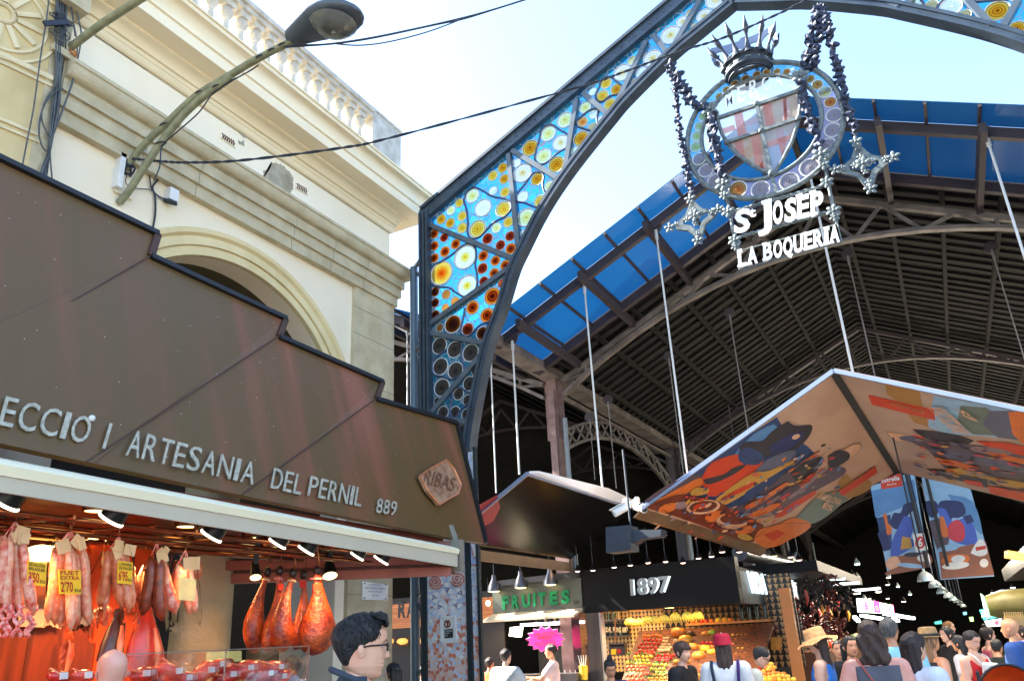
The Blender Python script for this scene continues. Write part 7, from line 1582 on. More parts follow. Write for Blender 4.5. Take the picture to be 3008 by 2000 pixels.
# ---- bar with slatted front and brush lettering
cR = crop(950, 1760, 6.533); YB = 15.2
br_ = thing('bar_front', 'warm wooden slatted bar front with black brushed lettering', 'bar', W(*D(940, 1480), Y=YB))
x0, x1 = W(*D(880, 1420), Y=YB).x-.3, W(*D(1130, 1420), Y=YB).x+.3; z0 = W(*cR(1300, 560), Y=YB).z; z1 = 2.45
SLT = M('slat_wood', srgb(214, 130, 60), .5, col2=srgb(180, 96, 40), sc=3, stretch=(.3, 1, 8))
mb = MB(); z = z0
while z < z1: mb.box((x0, YB, z), (x1, YB+.02, z+.034)); z += .04
mb.build('slats', SLT, br_)
mb = MB(); mb.box((x0, YB+.03, 0), (x1, YB+.1, 2.6)); mb.build('backing', M('bar_dark', (.015, .01, .008), .7, var=0), br_)
TBK = M('brush_black', (.012, .01, .008), .6, var=0)
xx = 1430
for ch, wdt in (('R', 150), ('A', 130), ('M', 150), ('B', 130), ('L', 100), ('A', 130), ('S', 110)):
    vs, fs = text_fit(ch, W(*cR(xx, 338), Y=YB-.002), W(*cR(xx+wdt, 335), Y=YB-.002), W(*cR(xx+4, 50), Y=YB-.002), .004, off=.035, shear=.05); MB().add(vs, fs).build('letter', TBK, br_); xx += wdt+18
for i in range(3):
    c = W(*cR(1250+270*i, 800), Y=YB-.15); t = thing('bread_basket', 'row of lit golden bread baskets under the slatted bar front', 'basket', c-V((0, 0, .08)), 'lit bread baskets of the bar'); t['label'] = 'lit golden bread basket below the brush-lettered slats'
    MB().sph(c, .11, 14, 8, (1.3, .6, .6), fn=lambda v: 1+.2*noise.noise(v*4+V((i*3, 0, 0)))).build('bread', M('bread_glow', srgb(236, 160, 50), .5, col2=srgb(180, 96, 30), sc=12, emit=.12, ecol=(1, .6, .15)), t, smooth=80)  # faint glow in the bread stands for warm lamplight
    mb = MB(); mb.tube([c+V((-.17, 0, .1)), c+V((-.13, 0, -.09)), c+V((.13, 0, -.09)), c+V((.17, 0, .1))], .008, 5); mb.build('wire_frame', CHR, t)
for x, y, l in ((960, 1338, 'bare glowing bulb in front of the brushed lettering'), (1124, 1388, 'bare glowing bulb right of the mosaic pillar')):
    c = W(*D(x, y), Y=YB-.4); t = thing('bare_bulb', l, 'light bulb', c); MB().sph(c, .045, 12, 8, (1, 1, 1.25)).build('bulb', M('bulb_glow', (1, .9, .6), .4, var=0, emit=2.5, ecol=(1, .88, .55)), t, smooth=80); MB().tube([c+V((0, 0, .05)), c+V((0, 0, .5))], .006, 5).build('cord', CBLD, t)
lampl('bar_light', (-8.3, 14.6, 2.1), 10, (1, .7, .35)); lampl('bar_light', (-7.4, 14.8, 2.2), 6, (1, .7, .35))
# ---- stalls along the aisle beyond
Ys2 = 17.5
s2 = thing('delicatessen_stall', 'dim delicatessen stall hung with strings of peppers beyond the fruit stall', 'market stall', (-2.6, 18, 0))
mb = MB(); mb.box((-4.4, 16.6, 2.55), (-2.2, 25, 2.75)); mb.build('roof', BLK, s2); mb = MB(); mb.box((-4.5, 16.6, 0), (-4.4, 25, 2.55)); mb.build('back_wall', DKW, s2)
mb = MB(); mb.box((-2.9, 16.7, 0), (-2.3, 25, 1.1)); mb.build('counter', M('counter_brown', srgb(110, 66, 40), .5, var=.2), s2)
GRL = M('hanging_dark', srgb(40, 30, 28), .6, col2=srgb(22, 16, 16), sc=14); 
for i, (x, y0, y1, mt, l) in enumerate(((1850, 1325, 1395, GRL, 'dark bushy string of dried peppers, nearest the side sign'), (1885, 1330, 1400, GRL, 'second dark string of dried peppers'), (1915, 1335, 1395, GRL, 'third dark string of dried peppers'), (1912, 1320, 1375, CHI, 'bright red garlic string between dark pepper strings'), (1945, 1350, 1405, GRL, 'dark pepper string beside the lit picture sign'), (1860, 1405, 1450, CHI, 'red sausage string above the straw hat'), (1900, 1410, 1460, CHI, 'red pepper string right of the straw hat'), (1935, 1420, 1470, CHI, 'red pepper string behind the curly-haired woman'))):
    a, e = W(*D(x, y0), Y=16.9), W(*D(x, y1), Y=16.9); mb = MB()
    for k in range(46):
        p = a.lerp(e, frr.random())+V((frr.uniform(-.12, .12), frr.uniform(-.08, .08), 0)); d = V((frr.uniform(-1, 1), frr.uniform(-1, .3), frr.uniform(-1.2, .2))).normalized()*.11; mb.tube([p, p+d*.5, p+d], [.015, .022, .004], 5)
    mb.build('pepper_string', mt, None, smooth=80, label=l, cat='peppers')
q = [W(*cQ(*p), X=-2.15) for p in ((750, 520), (1080, 590), (1092, 672), (765, 655))]
lb2 = thing('light_box', 'bright picture light box with purple symbols above the aisle counter', 'sign', q[3]); MB().prism(q, (-.08, 0, 0)).build('panel', M('lightbox_white', (.9, .9, .8), .5, var=0, emit=.65, ecol=(.95, 1, .82)), lb2)
Q_ = lambda u, v: q[3]+(q[2]-q[3])*u+(q[0]-q[3])*v+V((.004, 0, 0))
LBP = [M('lightbox_pink', (.6, .02, .2), .5, var=0, emit=.35, ecol=(.9, .05, .35)), M('lightbox_purple', (.3, .02, .3), .5, var=0, emit=.2, ecol=(.5, .05, .6)), M('lightbox_lime', (.6, .7, .2), .5, var=0, emit=.3, ecol=(.7, .9, .3))]
for u0, u1, c in ((.3, .48, 0), (.97, 1, 0), (.2, .26, 2), (.56, .6, 0), (.66, .72, 2), (.86, .9, 2)): MB().poly([Q_(u0, 0), Q_(u1, 0), Q_(u1, 1), Q_(u0, 1)]).build('colour_band', LBP[c], lb2)
for tx, u0, u1 in (('&', .06, .18), ('a', .34, .44), ('S', .62, .7), ('&', .76, .86)):
    vs, fs = text_fit(tx, Q_(u0, .2), Q_(u1, .2), Q_(u0, .8), 0, off=.05, lift=.004); MB().add(vs, fs).build('symbol', LBP[1] if tx != 'a' else WHT, lb2)
LST2 = M('tube_white', (.9, 1, 1), .4, var=0, emit=1.8, ecol=(.85, 1, 1))
for a, c, X, l in (((990, 670), (1278, 716), -2.05, 'longest white light tube under the aisle light box'), ((770, 690), (975, 722), -2.5, 'white light tube left of the longest one'), ((700, 705), (740, 745), -2.8, 'short white light tube above the curly hair'), ((1060, 725), (1125, 742), -2.4, 'small white light tube above the pale blue shirt'), ((370, 340), (600, 330), -3.4, 'upper pale light tube over the pepper strings'), ((500, 385), (740, 370), -3.0, 'middle pale light tube over the pepper strings'), ((690, 445), (940, 425), -2.5, 'lower pale light tube over the pepper strings')):
    pa = W(*cQ(*a), Y=18.5 if X > -2.9 else 20); pb_ = W(*cQ(*c), Y=19.5 if X > -2.9 else 20.5); MB().beam(pa, pb_, .07, .05).build('light_tube', LST2 if X > -2.9 and a[1] > 600 else M('tube_dim', (.7, .75, .75), .4, var=0, emit=.5, ecol=(.8, .9, .9)), None, label=l, cat='light')
for loc, p in (((-2.5, 17.2, 1.9), 14), ((-2.2, 19, 2.1), 14), ((-1.9, 22, 2.2), 14)): lampl('aisle_light', loc, p, (1, .78, .55))
# domed pendants receding along the aisle
DOM = M('dome_alu', srgb(176, 190, 186), .3, .5, var=.15); DGL = M('dome_glow', (.8, 1, .95), .4, var=0, emit=.75, ecol=(.8, 1, .95))
a0, a1 = W(*cQ(1400, 355), Y=13.5), W(*cQ(1790, 590), Y=30)
pts = [(1400, 355, 88, 13.5), (1492, 415, 68, 15.5), (1562, 475, 60, 17.5), (1622, 515, 50, 19.5), (1668, 542, 42, 21.5), (1705, 562, 36, 23.5), (1740, 585, 34, 25.5), (1768, 607, 30, 27.5)]
for i, (x, y, r_, Y) in enumerate(pts):
    c = W(*cQ(x, y), Y=Y); r = (W(*cQ(x+r_, y), Y=Y)-c).length; t = thing('dome_lamp', ('nearest and largest silver dome lamp below the banner' if i == 0 else 'silver dome lamp in the row receding under the banners'), 'lamp', c, 'silver dome lamps receding along the aisle')
    mb = MB(); mb.lathe([(r, 0), (r, .02), (r*.92, r*.45), (r*.7, r*.85), (r*.35, r*1.12), (r*.16, r*1.2), (r*.16, r*1.5), (.02, r*1.55)], c, n=22); mb.build('shade', DOM, t, smooth=50)
    mb = MB(); mb.lathe([(r*.95, .004), (r*.6, r*.3), (.001, r*.35)], c, n=16, caps=False); mb.build('bulb', DGL, t, smooth=60); MB().tube([c+V((0, 0, r*1.5)), c+V((0, 0, 2.4))], .012, 5).build('stem', CBLD, t)
# screens and signs at the far end
SCG = M('screen_green', (.05, .5, .4), .4, var=0, col2=(.02, .6, .35), sc=3, emit=.32, ecol=(.1, .9, .65)); SCW = M('screen_white', (.8, .9, 1), .4, var=0, emit=.55, ecol=(.8, .95, 1))
for pts, mt, l in (([(1920, 632), (2115, 600), (2140, 700), (1965, 735)], SCG, 'large green screen with pale wavy lines at the far end'), ([(1970, 740), (2140, 715), (2150, 790), (2000, 800)], SCW, 'white strip screen with a small red badge below the green one'), ([(1820, 705), (1860, 700), (1865, 745), (1835, 748)], M('sign_lime', (.3, .9, .1), .4, var=0, emit=.6, ecol=(.4, 1, .2)), 'small lime green lit sign at the far end of the aisle'), ([(1760, 655), (1795, 650), (1800, 680), (1768, 684)], M('sign_cyan', (.1, .5, .7), .4, var=0, emit=.35, ecol=(.2, .8, 1)), 'small cyan lit sign at the far end of the aisle'), ([(1480, 750), (1550, 735), (1555, 770), (1490, 775)], M('sign_teal', (.05, .4, .3), .4, var=0, emit=.2, ecol=(.1, .8, .6)), 'dim teal sign above the woman in the brown hat')):
    q = [W(*cQ(*p), Y=24) for p in pts]; t = thing('screen', l, 'screen', q[3]); MB().prism(q, (0, .06, 0)).build('panel', mt, t); MB().beam(q[0]+V((0, .03, .01)), q[1]+V((0, .03, .01)), .07, .03).build('frame', BLK, t)
    if 'large' in l:
        for k in range(4):
            mb = MB(); mb.tube([W(*cQ(1945+20*j, 640+22*k+8*math.sin(j*.9+k)-4*j), Y=23.98) for j in range(9)], .012, 5); mb.build('wavy_line', M('wave_pale', (.5, .8, .5), .4, var=0, emit=.4, ecol=(.7, 1, .6)), t, smooth=60)
    if 'badge' in l: MB().poly([W(*cQ(2093+24*math.cos(k*.4), 760+24*math.sin(k*.4)), Y=23.97) for k in range(16)][::-1]).build('badge', M('badge_red', (.7, .05, .1), .4, var=0, emit=.3, ecol=(1, .1, .15)), t)
c = W(*cQ(2270, 580), Y=20); t = thing('barrel_sign', 'glowing round barrel-shaped sign at the right edge of the hall', 'sign', c-V((0, 0, .3))); mb = MB(); mb.lathe([(.2, -.5), (.3, -.2), (.3, .4), (.2, .7)], c, (1, 0, 0), 18); mb.build('barrel', M('barrel_wood', srgb(120, 110, 60), .5, var=.3, sc=5), t, smooth=50)
for s in (-.52, .72): mb = MB(); mb.lathe([(.2, 0), (.26, .05), (.001, .06)], c+V((s, 0, 0)), (-1 if s < 0 else 1, 0, 0), 18); mb.build('lit_end', M('barrel_glow', (.5, .9, .5), .4, var=0, emit=.5, ecol=(.5, 1, .6)), t)
mb = MB(); a = W(*cQ(2185, 90), Y=17); mb.beam(a, a+V((.75, .2, -.2)), .2, .12); mb.build('orange_spot', M('spot_orange', (.8, .4, .1), .4, var=.3, emit=.25, ecol=(1, .5, .1)), None, label='orange-lit spotlight housing beside the right banner', cat='spotlight')
mb = MB(); 
for i in range(9): mb.lathe([(.04, 0), (.045, .14), (.015, .2), (.015, .26)], W(*cQ(2200+22*i, 790), Y=19), n=10)
mb.build('shelf_bottles', GLB[0], None, smooth=50, kind='stuff', label='row of amber bottles on the bar shelf at far right', cat='bottles')
lampl('aisle_light', (1.2, 16, 3.2), 16, (1, .8, .5)); lampl('aisle_light', (.8, 21, 2.6), 22, (.9, 1, .9)); lampl('aisle_light', (-.2, 15.5, 2.6), 10, (1, .86, .7))
# ------------------------------------------------------------------ people
def round_cone(P, a, b, ra, rb, sy=1.0, R=None, piv=None):
    """distance to a tapered capsule; sy flattens it front to back"""
    q = P
    if R is not None: q = (P-piv) @ R + piv
    a = np.array(a, float); b = np.array(b, float); s = np.array([1, 1/sy, 1])
    q = (q-a)*s; ba = (b-a)*s; t = np.clip((q @ ba)/max(ba @ ba, 1e-9), 0, 1)
    return np.linalg.norm(q-t[:, None]*ba, axis=1)-(ra+(rb-ra)*t)
def smin(a, b, k):
    h = np.clip(.5+.5*(b-a)/k, 0, 1); return b*(1-h)+a*h-k*h*(1-h)
def nets(fn, lo, hi, h):
    n = [int((hi[i]-lo[i])/h)+2 for i in range(3)]
    ax = [lo[i]+h*np.arange(n[i]) for i in range(3)]
    P = np.stack(np.meshgrid(*ax, indexing='ij'), -1).reshape(-1, 3); F = fn(P).reshape(n)
    S_ = F < 0; c = sum(S_[i:n[0]-1+i, j:n[1]-1+j, k:n[2]-1+k].astype(int) for i in (0, 1) for j in (0, 1) for k in (0, 1))
    act = (c > 0) & (c < 8); idx = -np.ones(act.shape, int); cells = np.argwhere(act); idx[act] = np.arange(len(cells))
    if len(cells) == 0: return [], []
    acc = np.zeros((len(cells), 3)); cnt = np.zeros(len(cells)); I, J, K = cells.T
    for d in range(3):
        o1, o2 = [x for x in range(3) if x != d]
        for u in (0, 1):
            for v in (0, 1):
                off = [0, 0, 0]; off[o1] = u; off[o2] = v; of2 = list(off); of2[d] = 1
                f0 = F[I+off[0], J+off[1], K+off[2]]; f1 = F[I+of2[0], J+of2[1], K+of2[2]]; mk = (f0 < 0) != (f1 < 0)
                t = np.where(mk, f0/np.where(mk, f0-f1, 1), 0); p = np.tile(np.array(off, float), (len(cells), 1)); p[:, d] = t
                acc += p*mk[:, None]; cnt += mk
    vs = np.array(lo)+h*(cells+acc/cnt[:, None]); fs = []
    for d in range(3):
        o1, o2 = (d+1) % 3, (d+2) % 3; sl0 = [slice(1, -1)]*3; A = S_; B_sh = [slice(None)]*3
        a = A[tuple(slice(0, n[d]-1) if i == d else slice(1, n[i]-1) for i in range(3))]; b = A[tuple(slice(1, n[d]) if i == d else slice(1, n[i]-1) for i in range(3))]
        ch = np.argwhere(a != b)
        for e in ch:
            g = [e[i]+(0 if i == d else 1) for i in range(3)]
            q = []
            for u, v in ((0, 0), (1, 0), (1, 1), (0, 1)):
                c_ = list(g); c_[o1] -= u; c_[o2] -= v; q.append(int(idx[tuple(c_)]))
            if min(q) < 0: continue
            fs.append(tuple(q) if not a[tuple(e)] else tuple(reversed(q)))
    return vs, fs
def interp(tab, x): return float(np.interp(x, [t[0] for t in tab], [t[1] for t in tab]))
FRT = [(0, .2), (.03, .29), (.08, .34), (.13, .335), (.18, .355), (.21, .375), (.235, .36), (.26, .375), (.29, .36), (.34, .36), (.42, .365), (.48, .365), (.53, .365), (.58, .39), (.64, .395), (.72, .385), (.82, .33), (.9, .24), (.96, .14), (1, .0)]
BCK = [(0, .02), (.1, .14), (.2, .26), (.32, .34), (.45, .42), (.6, .47), (.72, .46), (.82, .4), (.9, .29), (.96, .17), (1, 0)]
WID = [(0, .1), (.04, .16), (.1, .215), (.2, .265), (.3, .29), (.42, .315), (.52, .33), (.65, .335), (.76, .32), (.85, .27), (.92, .19), (.97, .11), (1, 0)]
def head_pt(z, a, g=1.0, gy=0.0):
    """surface of a head of unit height; z 0 chin..1 crown, a angle from the face towards the right ear"""
    f, b, w_ = interp(FRT, z), interp(BCK, z), interp(WID, z); ca, sa = math.cos(a), math.sin(a)
    x = w_*math.copysign(abs(sa)**.85, sa); y = (f if ca > 0 else b)*math.copysign(abs(ca)**.9, ca); 
    if ca > 0:
        if .3 < z < .58:   # nose
            k = (.58-z)/.24 if z > .34 else max(0, (z-.3)/.04); y += .115*min(k, 1)**1.0*math.exp(-(x/(.035+.03*min(k, 1)))**2)
        for s in (-1, 1):  # eye sockets, cheeks
            y -= .035*math.exp(-((x-s*.14)/.07)**2-((z-.5)/.045)**2); y += .018*math.exp(-((x-s*.17)/.09)**2-((z-.38)/.07)**2)
        y += .014*math.exp(-(x/.11)**2)*(math.exp(-((z-.215)/.016)**2)+math.exp(-((z-.26)/.014)**2)) - .012*math.exp(-(x/.12)**2-((z-.237)/.01)**2)
    return V((x*g, (y+gy)*g, z))
SKN = {}
def skin_m(k):
    c = {'light': ((232, 184, 154), (222, 164, 134)), 'tan': ((214, 156, 118), (200, 136, 98)), 'pink': ((232, 172, 150), (220, 146, 124)), 'brown': ((176, 120, 88), (156, 100, 72))}[k]
    return M('skin_'+k, srgb(*c[0]), .45, col2=srgb(*c[1]), sc=9, sub=.08)
LIPS = M('skin_lips', srgb(186, 96, 88), .4, var=.1); EYEM = M('eye_dark', srgb(50, 34, 30), .25, var=0); EYEW = M('eye_white', srgb(220, 214, 206), .3, var=0)
def hairm(k): 
    c = {'black': ((30, 30, 34), (14, 14, 16)), 'brown': ((84, 58, 46), (46, 32, 28)), 'dark': ((52, 38, 34), (26, 20, 20)), 'grey': ((112, 108, 104), (70, 68, 66)), 'light': ((170, 126, 84), (110, 80, 54))}[k]
    return M('hair_'+k, srgb(*c[0]), .38, col2=srgb(*c[1]), sc=26, stretch=(3, 3, .35), bump=.6, bsc=90, spec=.5)
CL = {}
def cloth(k, c, c2=None): return M('cloth_'+k, srgb(*c), .85, col2=srgb(*(c2 or tuple(int(v*.86) for v in c))), sc=5, bump=.25, bsc=14)
def person(px, py, r, rel, label, skin='light', hair=('short', 'dark'), top=('tee', 'white', (230, 230, 228)), legs=('trousers', 'denim', (70, 84, 110)), lean=0., yaw=0., pitch=0., arms=('down', 'down'), h=.021, fat=1.0, hgt=None, group=None, extra=None, tilt=0., face_res=(26, 22)):
    """a whole figure standing with its head at this pixel and range; rel 0 = back to us, 90 = facing right"""
    d = ray(*D(px, py)); d = d/math.hypot(d.x, d.y); hc = CAM+d*r; va = math.atan2(d.x, d.y); face = va+math.radians(rel)
    cl_, sl_ = math.cos(lean), math.sin(lean)
    # H from the height of the head above the ground
    zc = .40*sl_*0; H = hc.z/(.53+.395*cl_) if lean else hc.z/.925
    if hgt: H = hgt
    up_n = .30*H
    Rx = np.array([[1, 0, 0], [0, cl_, sl_], [0, -sl_, cl_]]); piv = np.array([0, 0, .53*H])
    tor = lambda p: np.array([p[0], (p[2]*H-.53*H)*sl_+p[1]*H*cl_, .53*H+(p[2]*H-.53*H)*cl_-p[1]*H*sl_])*np.array([1, 1, 1])+np.array([p[0]*H-p[0], 0, 0])
    hp = tor((0, .012, .925)); root = V((hc.x, hc.y, 0)); cf_, sf_ = math.cos(face), math.sin(face)
    def wl(p): return V((root.x+(p[0]-hp[0])*cf_+(p[1]-hp[1])*sf_, root.y-(p[0]-hp[0])*sf_+(p[1]-hp[1])*cf_, p[2]))
    RT = (Rx, piv)
    T = lambda a, b, ra, rb, sy=1.: ('t', np.array(a)*H, np.array(b)*H, ra*H, rb*H, sy)
    torso = [T((-.05, 0, .55), (.05, 0, .55), .072*fat, .072*fat, .8), T((0, 0, .55), (0, .005, .68), .085*fat, .09*fat, .72), T((-.04, 0, .73), (.04, 0, .73), .07*fat, .07*fat, .8), T((-.085, -.005, .79), (.085, -.005, .79), .04, .04, .9), T((0, -.005, .79), (0, .002, .86), .036, .031)]
    limbs = []; ends = {}
    for s, mode in ((-1, arms[0]), (1, arms[1])):
        sh = tor((s*.112, -.005, .79))/H
        if mode == 'down': el, wr = sh+np.array((s*.035, -.015, -.165)), sh+np.array((s*.04, .03, -.31))
        elif mode == 'fwd': el, wr = sh+np.array((s*.03, .01, -.165)), sh+np.array((s*-.01, .14, -.13))
        elif mode == 'reach': el, wr = sh+np.array((s*.03, .11, -.11)), sh+np.array((s*.0, .26, -.1))
        elif mode == 'hip': el, wr = sh+np.array((s*.075, -.05, -.15)), sh+np.array((s*.02, .05, -.25))
        elif mode == 'up': el, wr = sh+np.array((s*.05, .06, -.12)), sh+np.array((s*-.03, .12, .0))
        ends[s] = (sh, el, wr); limbs += [('a', sh*H, el*H, .033*H*fat, .026*H*fat, 1.), ('f', el*H, wr*H, .026*H*fat, .018*H, 1.)]
        hd = (wr-el)/np.linalg.norm(wr-el); limbs.append(('h', wr*H, (wr+hd*.035)*H, .017*H, .019*H, .7))
    leg = []
    for s in (-1, 1):
        leg += [('l', np.array((s*.05, 0, .51))*H, np.array((s*.055, .012, .28))*H, .056*H*fat, .036*H, 1.), ('l', np.array((s*.055, .012, .28))*H, np.array((s*.055, -.01, .05))*H, .034*H, .021*H, 1.), ('l', np.array((s*.055, -.01, .03))*H, np.array((s*.065, .09, .015))*H, .022*H, .016*H, 1.)]
    def ev(P, prims, off=0., k=.022):
        d = None
        for p in prims:
            if p[0] == 't': e = round_cone(P, p[1], p[2], p[3]+off, p[4]+off, p[5], Rx.T if lean else None, piv) if lean else round_cone(P, p[1], p[2], p[3]+off, p[4]+off, p[5])
            else: e = round_cone(P, p[1], p[2], p[3]+off, p[4]+off, p[5])
            d = e if d is None else smin(d, e, k*H)
        return d
    allp = torso+limbs+leg
    pts = np.array([q for p in limbs+leg for q in (p[1], p[2])]+[tor((0, 0, .95)), tor((.13, .0, .8)), tor((-.13, 0, .8)), tor((0, .1, .7)), tor((0, -.1, .7))]); lo = pts.min(0)-.12*H*.8; hi = pts.max(0)+.09*H
    t = thing('person', label, 'person', root+V(wl(np.array((0, 0, 0)))-root)*0+V((wl((0, 0, 0)).x-root.x, wl((0, 0, 0)).y-root.y, 0)), group)
    ssk = skin_m(skin)
    bmb = MB(); vs, fs = nets(lambda P: ev(P, allp), lo, hi, h); bmb.add([wl(v) for v in vs], fs, 0)
    # head
    HH = .137*H; cy_, sy_ = math.cos(yaw), math.sin(yaw); cp_, sp_ = math.cos(pitch+lean*.6), math.sin(pitch+lean*.6); ct_, st_ = math.cos(tilt), math.sin(tilt)
    def hw(p):   # head local (unit) -> world; y forward
        x, y, z = p.x*HH, p.y*HH, (p.z-.45)*HH
        x, z = x*ct_+z*st_, -x*st_+z*ct_
        y, z = y*cp_+z*sp_, -y*sp_+z*cp_
        x, y = x*cy_+y*sy_, -x*sy_+y*cy_
        return wl((hp[0]+x, hp[1]+y, hp[2]+z))
    na, nz = face_res[0]*2, face_res[1]*2 if face_res[1] > 30 else face_res[1]
    zs = [(i/nz) for i in range(nz+1)]; vs = []; fs = []; ms = []
    for z in zs:
        for k in range(na): vs.append(hw(head_pt(z, 2*math.pi*k/na)))
    for i in range(nz):
        for k in range(na):
            a = 2*math.pi*(k+.5)/na; z = (zs[i]+zs[i+1])/2; q = head_pt(z, a); fs.append((i*na+k, (i+1)*na+k, (i+1)*na+(k+1) % na, i*na+(k+1) % na))
            mi = 1 if (q.y > .2 and abs(q.x) < .1-.9*abs(z-.237) and .2 < z < .275) else 0
            ms.append(mi)
    b0 = len(bmb.v); bmb.v += [tuple(v) for v in vs]; bmb.f += [tuple(i+b0 for i in reversed(f)) for f in fs]; bmb.m += ms
    for s in (-1, 1):   # ears, eyes
        for kx, ky, kz, sx_, sy2, sz_ in ((.325, -.03, .42, .022, .06, .105), (.345, -.045, .44, .018, .05, .075)):
            m0 = MB(); m0.sph((0, 0, 0), 1, 10, 8); bmb.add([hw(V((s*(kx+v[0]*sx_+.03*(v[1] < 0)*abs(v[1])), ky+v[1]*sy2, kz+v[2]*sz_))) for v in m0.v], m0.f, 0)
        m0 = MB(); m0.sph((0, 0, 0), 1, 10, 6); ey = head_pt(.5, math.asin(.42)).y
        bmb.add([hw(V((s*.14+v[0]*.052, .318+v[1]*.03, .5+v[2]*.02))) for v in m0.v], m0.f, 2)
        bmb.add([hw(V((s*.14+v[0]*.022, .336+v[1]*.018, .5+v[2]*.019))) for v in m0.v], m0.f, 3)
        bmb.add([hw(V((s*.145+v[0]*.075, .372+v[1]*.012-.06*abs(v[0])**2*.5, .575+v[2]*.012+.012*(1-v[0]**2)))) for v in m0.v], m0.f, 3)
    for s in (-1, 1):   # five fingers on each hand
        sh, el, wr = ends[s]; hd = (wr-el)/np.linalg.norm(wr-el); pal = wr+hd*.036; sd_ = np.cross(hd, (0, 0, 1.) if abs(hd[2]) < .8 else (0, 1., 0)); sd_ /= np.linalg.norm(sd_); dn = np.cross(sd_, hd)
        curl = dn*(-1 if dn[2] > 0 else 1)
        for i, (o, l) in enumerate(((-.016, .034), (-.0055, .04), (.005, .038), (.015, .03))):
            a = pal+sd_*o; bmb.tube([wl(q*H) for q in (a, a+hd*l*.5+curl*.003, a+hd*l*.85+curl*.012, a+hd*l+curl*.02)], [.0058*H, .0054*H, .0048*H, .003*H], 6)
        th = wr+hd*.012+sd_*(-.016); bmb.tube([wl(q*H) for q in (th, th-sd_*.012+hd*.012, th-sd_*.014+hd*.03)], [.0068*H, .006*H, .004*H], 6)
    bmb.build('body', [ssk, LIPS, EYEW, EYEM], t, smooth=180)
    # clothes
    kind, cn, cc = top[:3]; cm_ = cloth(cn, cc)
    def torso_z(P): 
        if not lean: return P[:, 2]/H, P[:, 1]/H
        q = (P-piv) @ Rx.T + piv; return q[:, 2]/H, q[:, 1]/H
    def shirt(P):
        pr = list(torso)+[q for q in limbs if q[0] == 'a'] if kind != 'tank' else list(torso[:4])
        d = ev(P, pr, .011*H, .022); z, y = torso_z(P)
        if kind not in ('tank',):
            for s in (-1, 1):
                sh, el, wr = ends[s]; dv = (el-sh)/np.linalg.norm(el-sh); lim = np.linalg.norm(el-sh)*(.62 if kind != 'long' else 1.0) if kind != 'dress' else .0
                along = ((P/H-sh) @ dv-lim); near = np.linalg.norm(P/H-el, axis=1) < .125
                d = np.where(near & (np.abs(P[:, 0]/H) > .095), np.maximum(d, along*H), d)
        if kind in ('tee', 'long', 'polo'):
            for s in (-1, 1):
                sh, el, wr = ends[s]; e2 = el if kind == 'long' else sh+(el-sh)*.62
                d = smin(d, round_cone(P, sh*H, e2*H, .046*H*fat, .042*H*fat if kind != 'long' else .038*H*fat), .02*H)
                if kind == 'long': d = smin(d, round_cone(P, el*H, (el+(wr-el)*.9)*H, .038*H, .028*H), .015*H)
        if kind == 'tank': d = np.maximum(d, np.abs(P[:, 0])/1.0-(.098 if True else .1)*H*1.0)
        if kind == 'dress': d = smin(d, round_cone(P, (0, 0, .5*H), (0, 0, .3*H), .085*H, .13*H, .85), .03*H); d = np.maximum(d, np.abs(P[:, 0])-np.where(z > .72, .085, 1)*H)
        top_z = .842 if kind in ('tee', 'long') else .872 if kind == 'polo' else .8
        d = np.maximum(d, (z-top_z-.25*np.abs(y)*0)*H); d = np.maximum(d, ((.5 if kind != 'dress' else .3)-z)*H)
        nk = np.linalg.norm(np.stack([P[:, 0]/H, (y-(.05 if kind in ('tank', 'dress') else .075)), (z-(.845 if kind in ('tank', 'dress') else .868))*.9], 1), axis=1)-(.06 if kind in ('tee', 'long', 'polo') else .085)
        d = np.maximum(d, -nk*H)
        d = d + .004*H*np.sin(P[:, 2]*34/H+P[:, 0]*20/H)*np.clip((.74-z)*6, 0, 1)
        return d
    if kind:
        vs, fs = nets(shirt, lo-.02*H, hi+.02*H, h*.85); sh_o = MB().add([wl(v) for v in vs], fs).build({'tee': 't_shirt', 'long': 'long_shirt', 'polo': 'polo_shirt', 'tank': 'tank_top', 'dress': 'dress'}[kind], cm_, t, smooth=180)
    lk, ln_, lc_ = legs
    def trou(P):
        d = ev(P, [p for p in leg if p[3] > .03*H]+[T((-.05, 0, .53), (.05, 0, .53), .074*fat, .074*fat, .82)], .009*H, .02); d = np.maximum(d, (P[:, 2]/H-.56)*H)
        return np.maximum(d, ((.06 if lk == 'trousers' else .3)-P[:, 2]/H)*H)
    if lk and kind != 'dress':
        vs, fs = nets(trou, lo-.02*H, hi, h*1.2); MB().add([wl(v) for v in vs], fs).build('trousers' if lk == 'trousers' else 'shorts', cloth(ln_, lc_), t, smooth=180)
    # hair
    hk, hcn = hair; hm = hairm(hcn) if hk else None; hrr = random.Random(int(px)); R2 = random.Random(int(px)+1)
    def cap(line, puff=1.06, nm='hair', mat=None, crown=0.0, n_=46, zn=24):
        """scalp shell above a hair line: line(a) gives the lowest z for the angle from the face"""
        mb = MB(); vs = []; fs = []
        for i in range(zn+1):
            for k in range(n_):
                a = 2*math.pi*k/n_; aa = abs((a+math.pi) % (2*math.pi)-math.pi); l = line(aa); z = l+(1-l)*i/zn
                e = puff-1; e = e*min(1, (i+.6)/3.0); q = head_pt(min(z, 1), a); rad = V((q.x, q.y, 0)); 
                wob = .012*math.sin(k*2.7+i*.5)+.008*math.sin(k*5.1)
                vs.append(hw(V((q.x*(1+e+wob*min(1, i/4)), q.y*(1+e+wob*min(1, i/4)), z+(e*.55+crown*max(0, math.cos(a))*(1 if z > .8 else 0))*max(0, (z-.6)/.4)))))
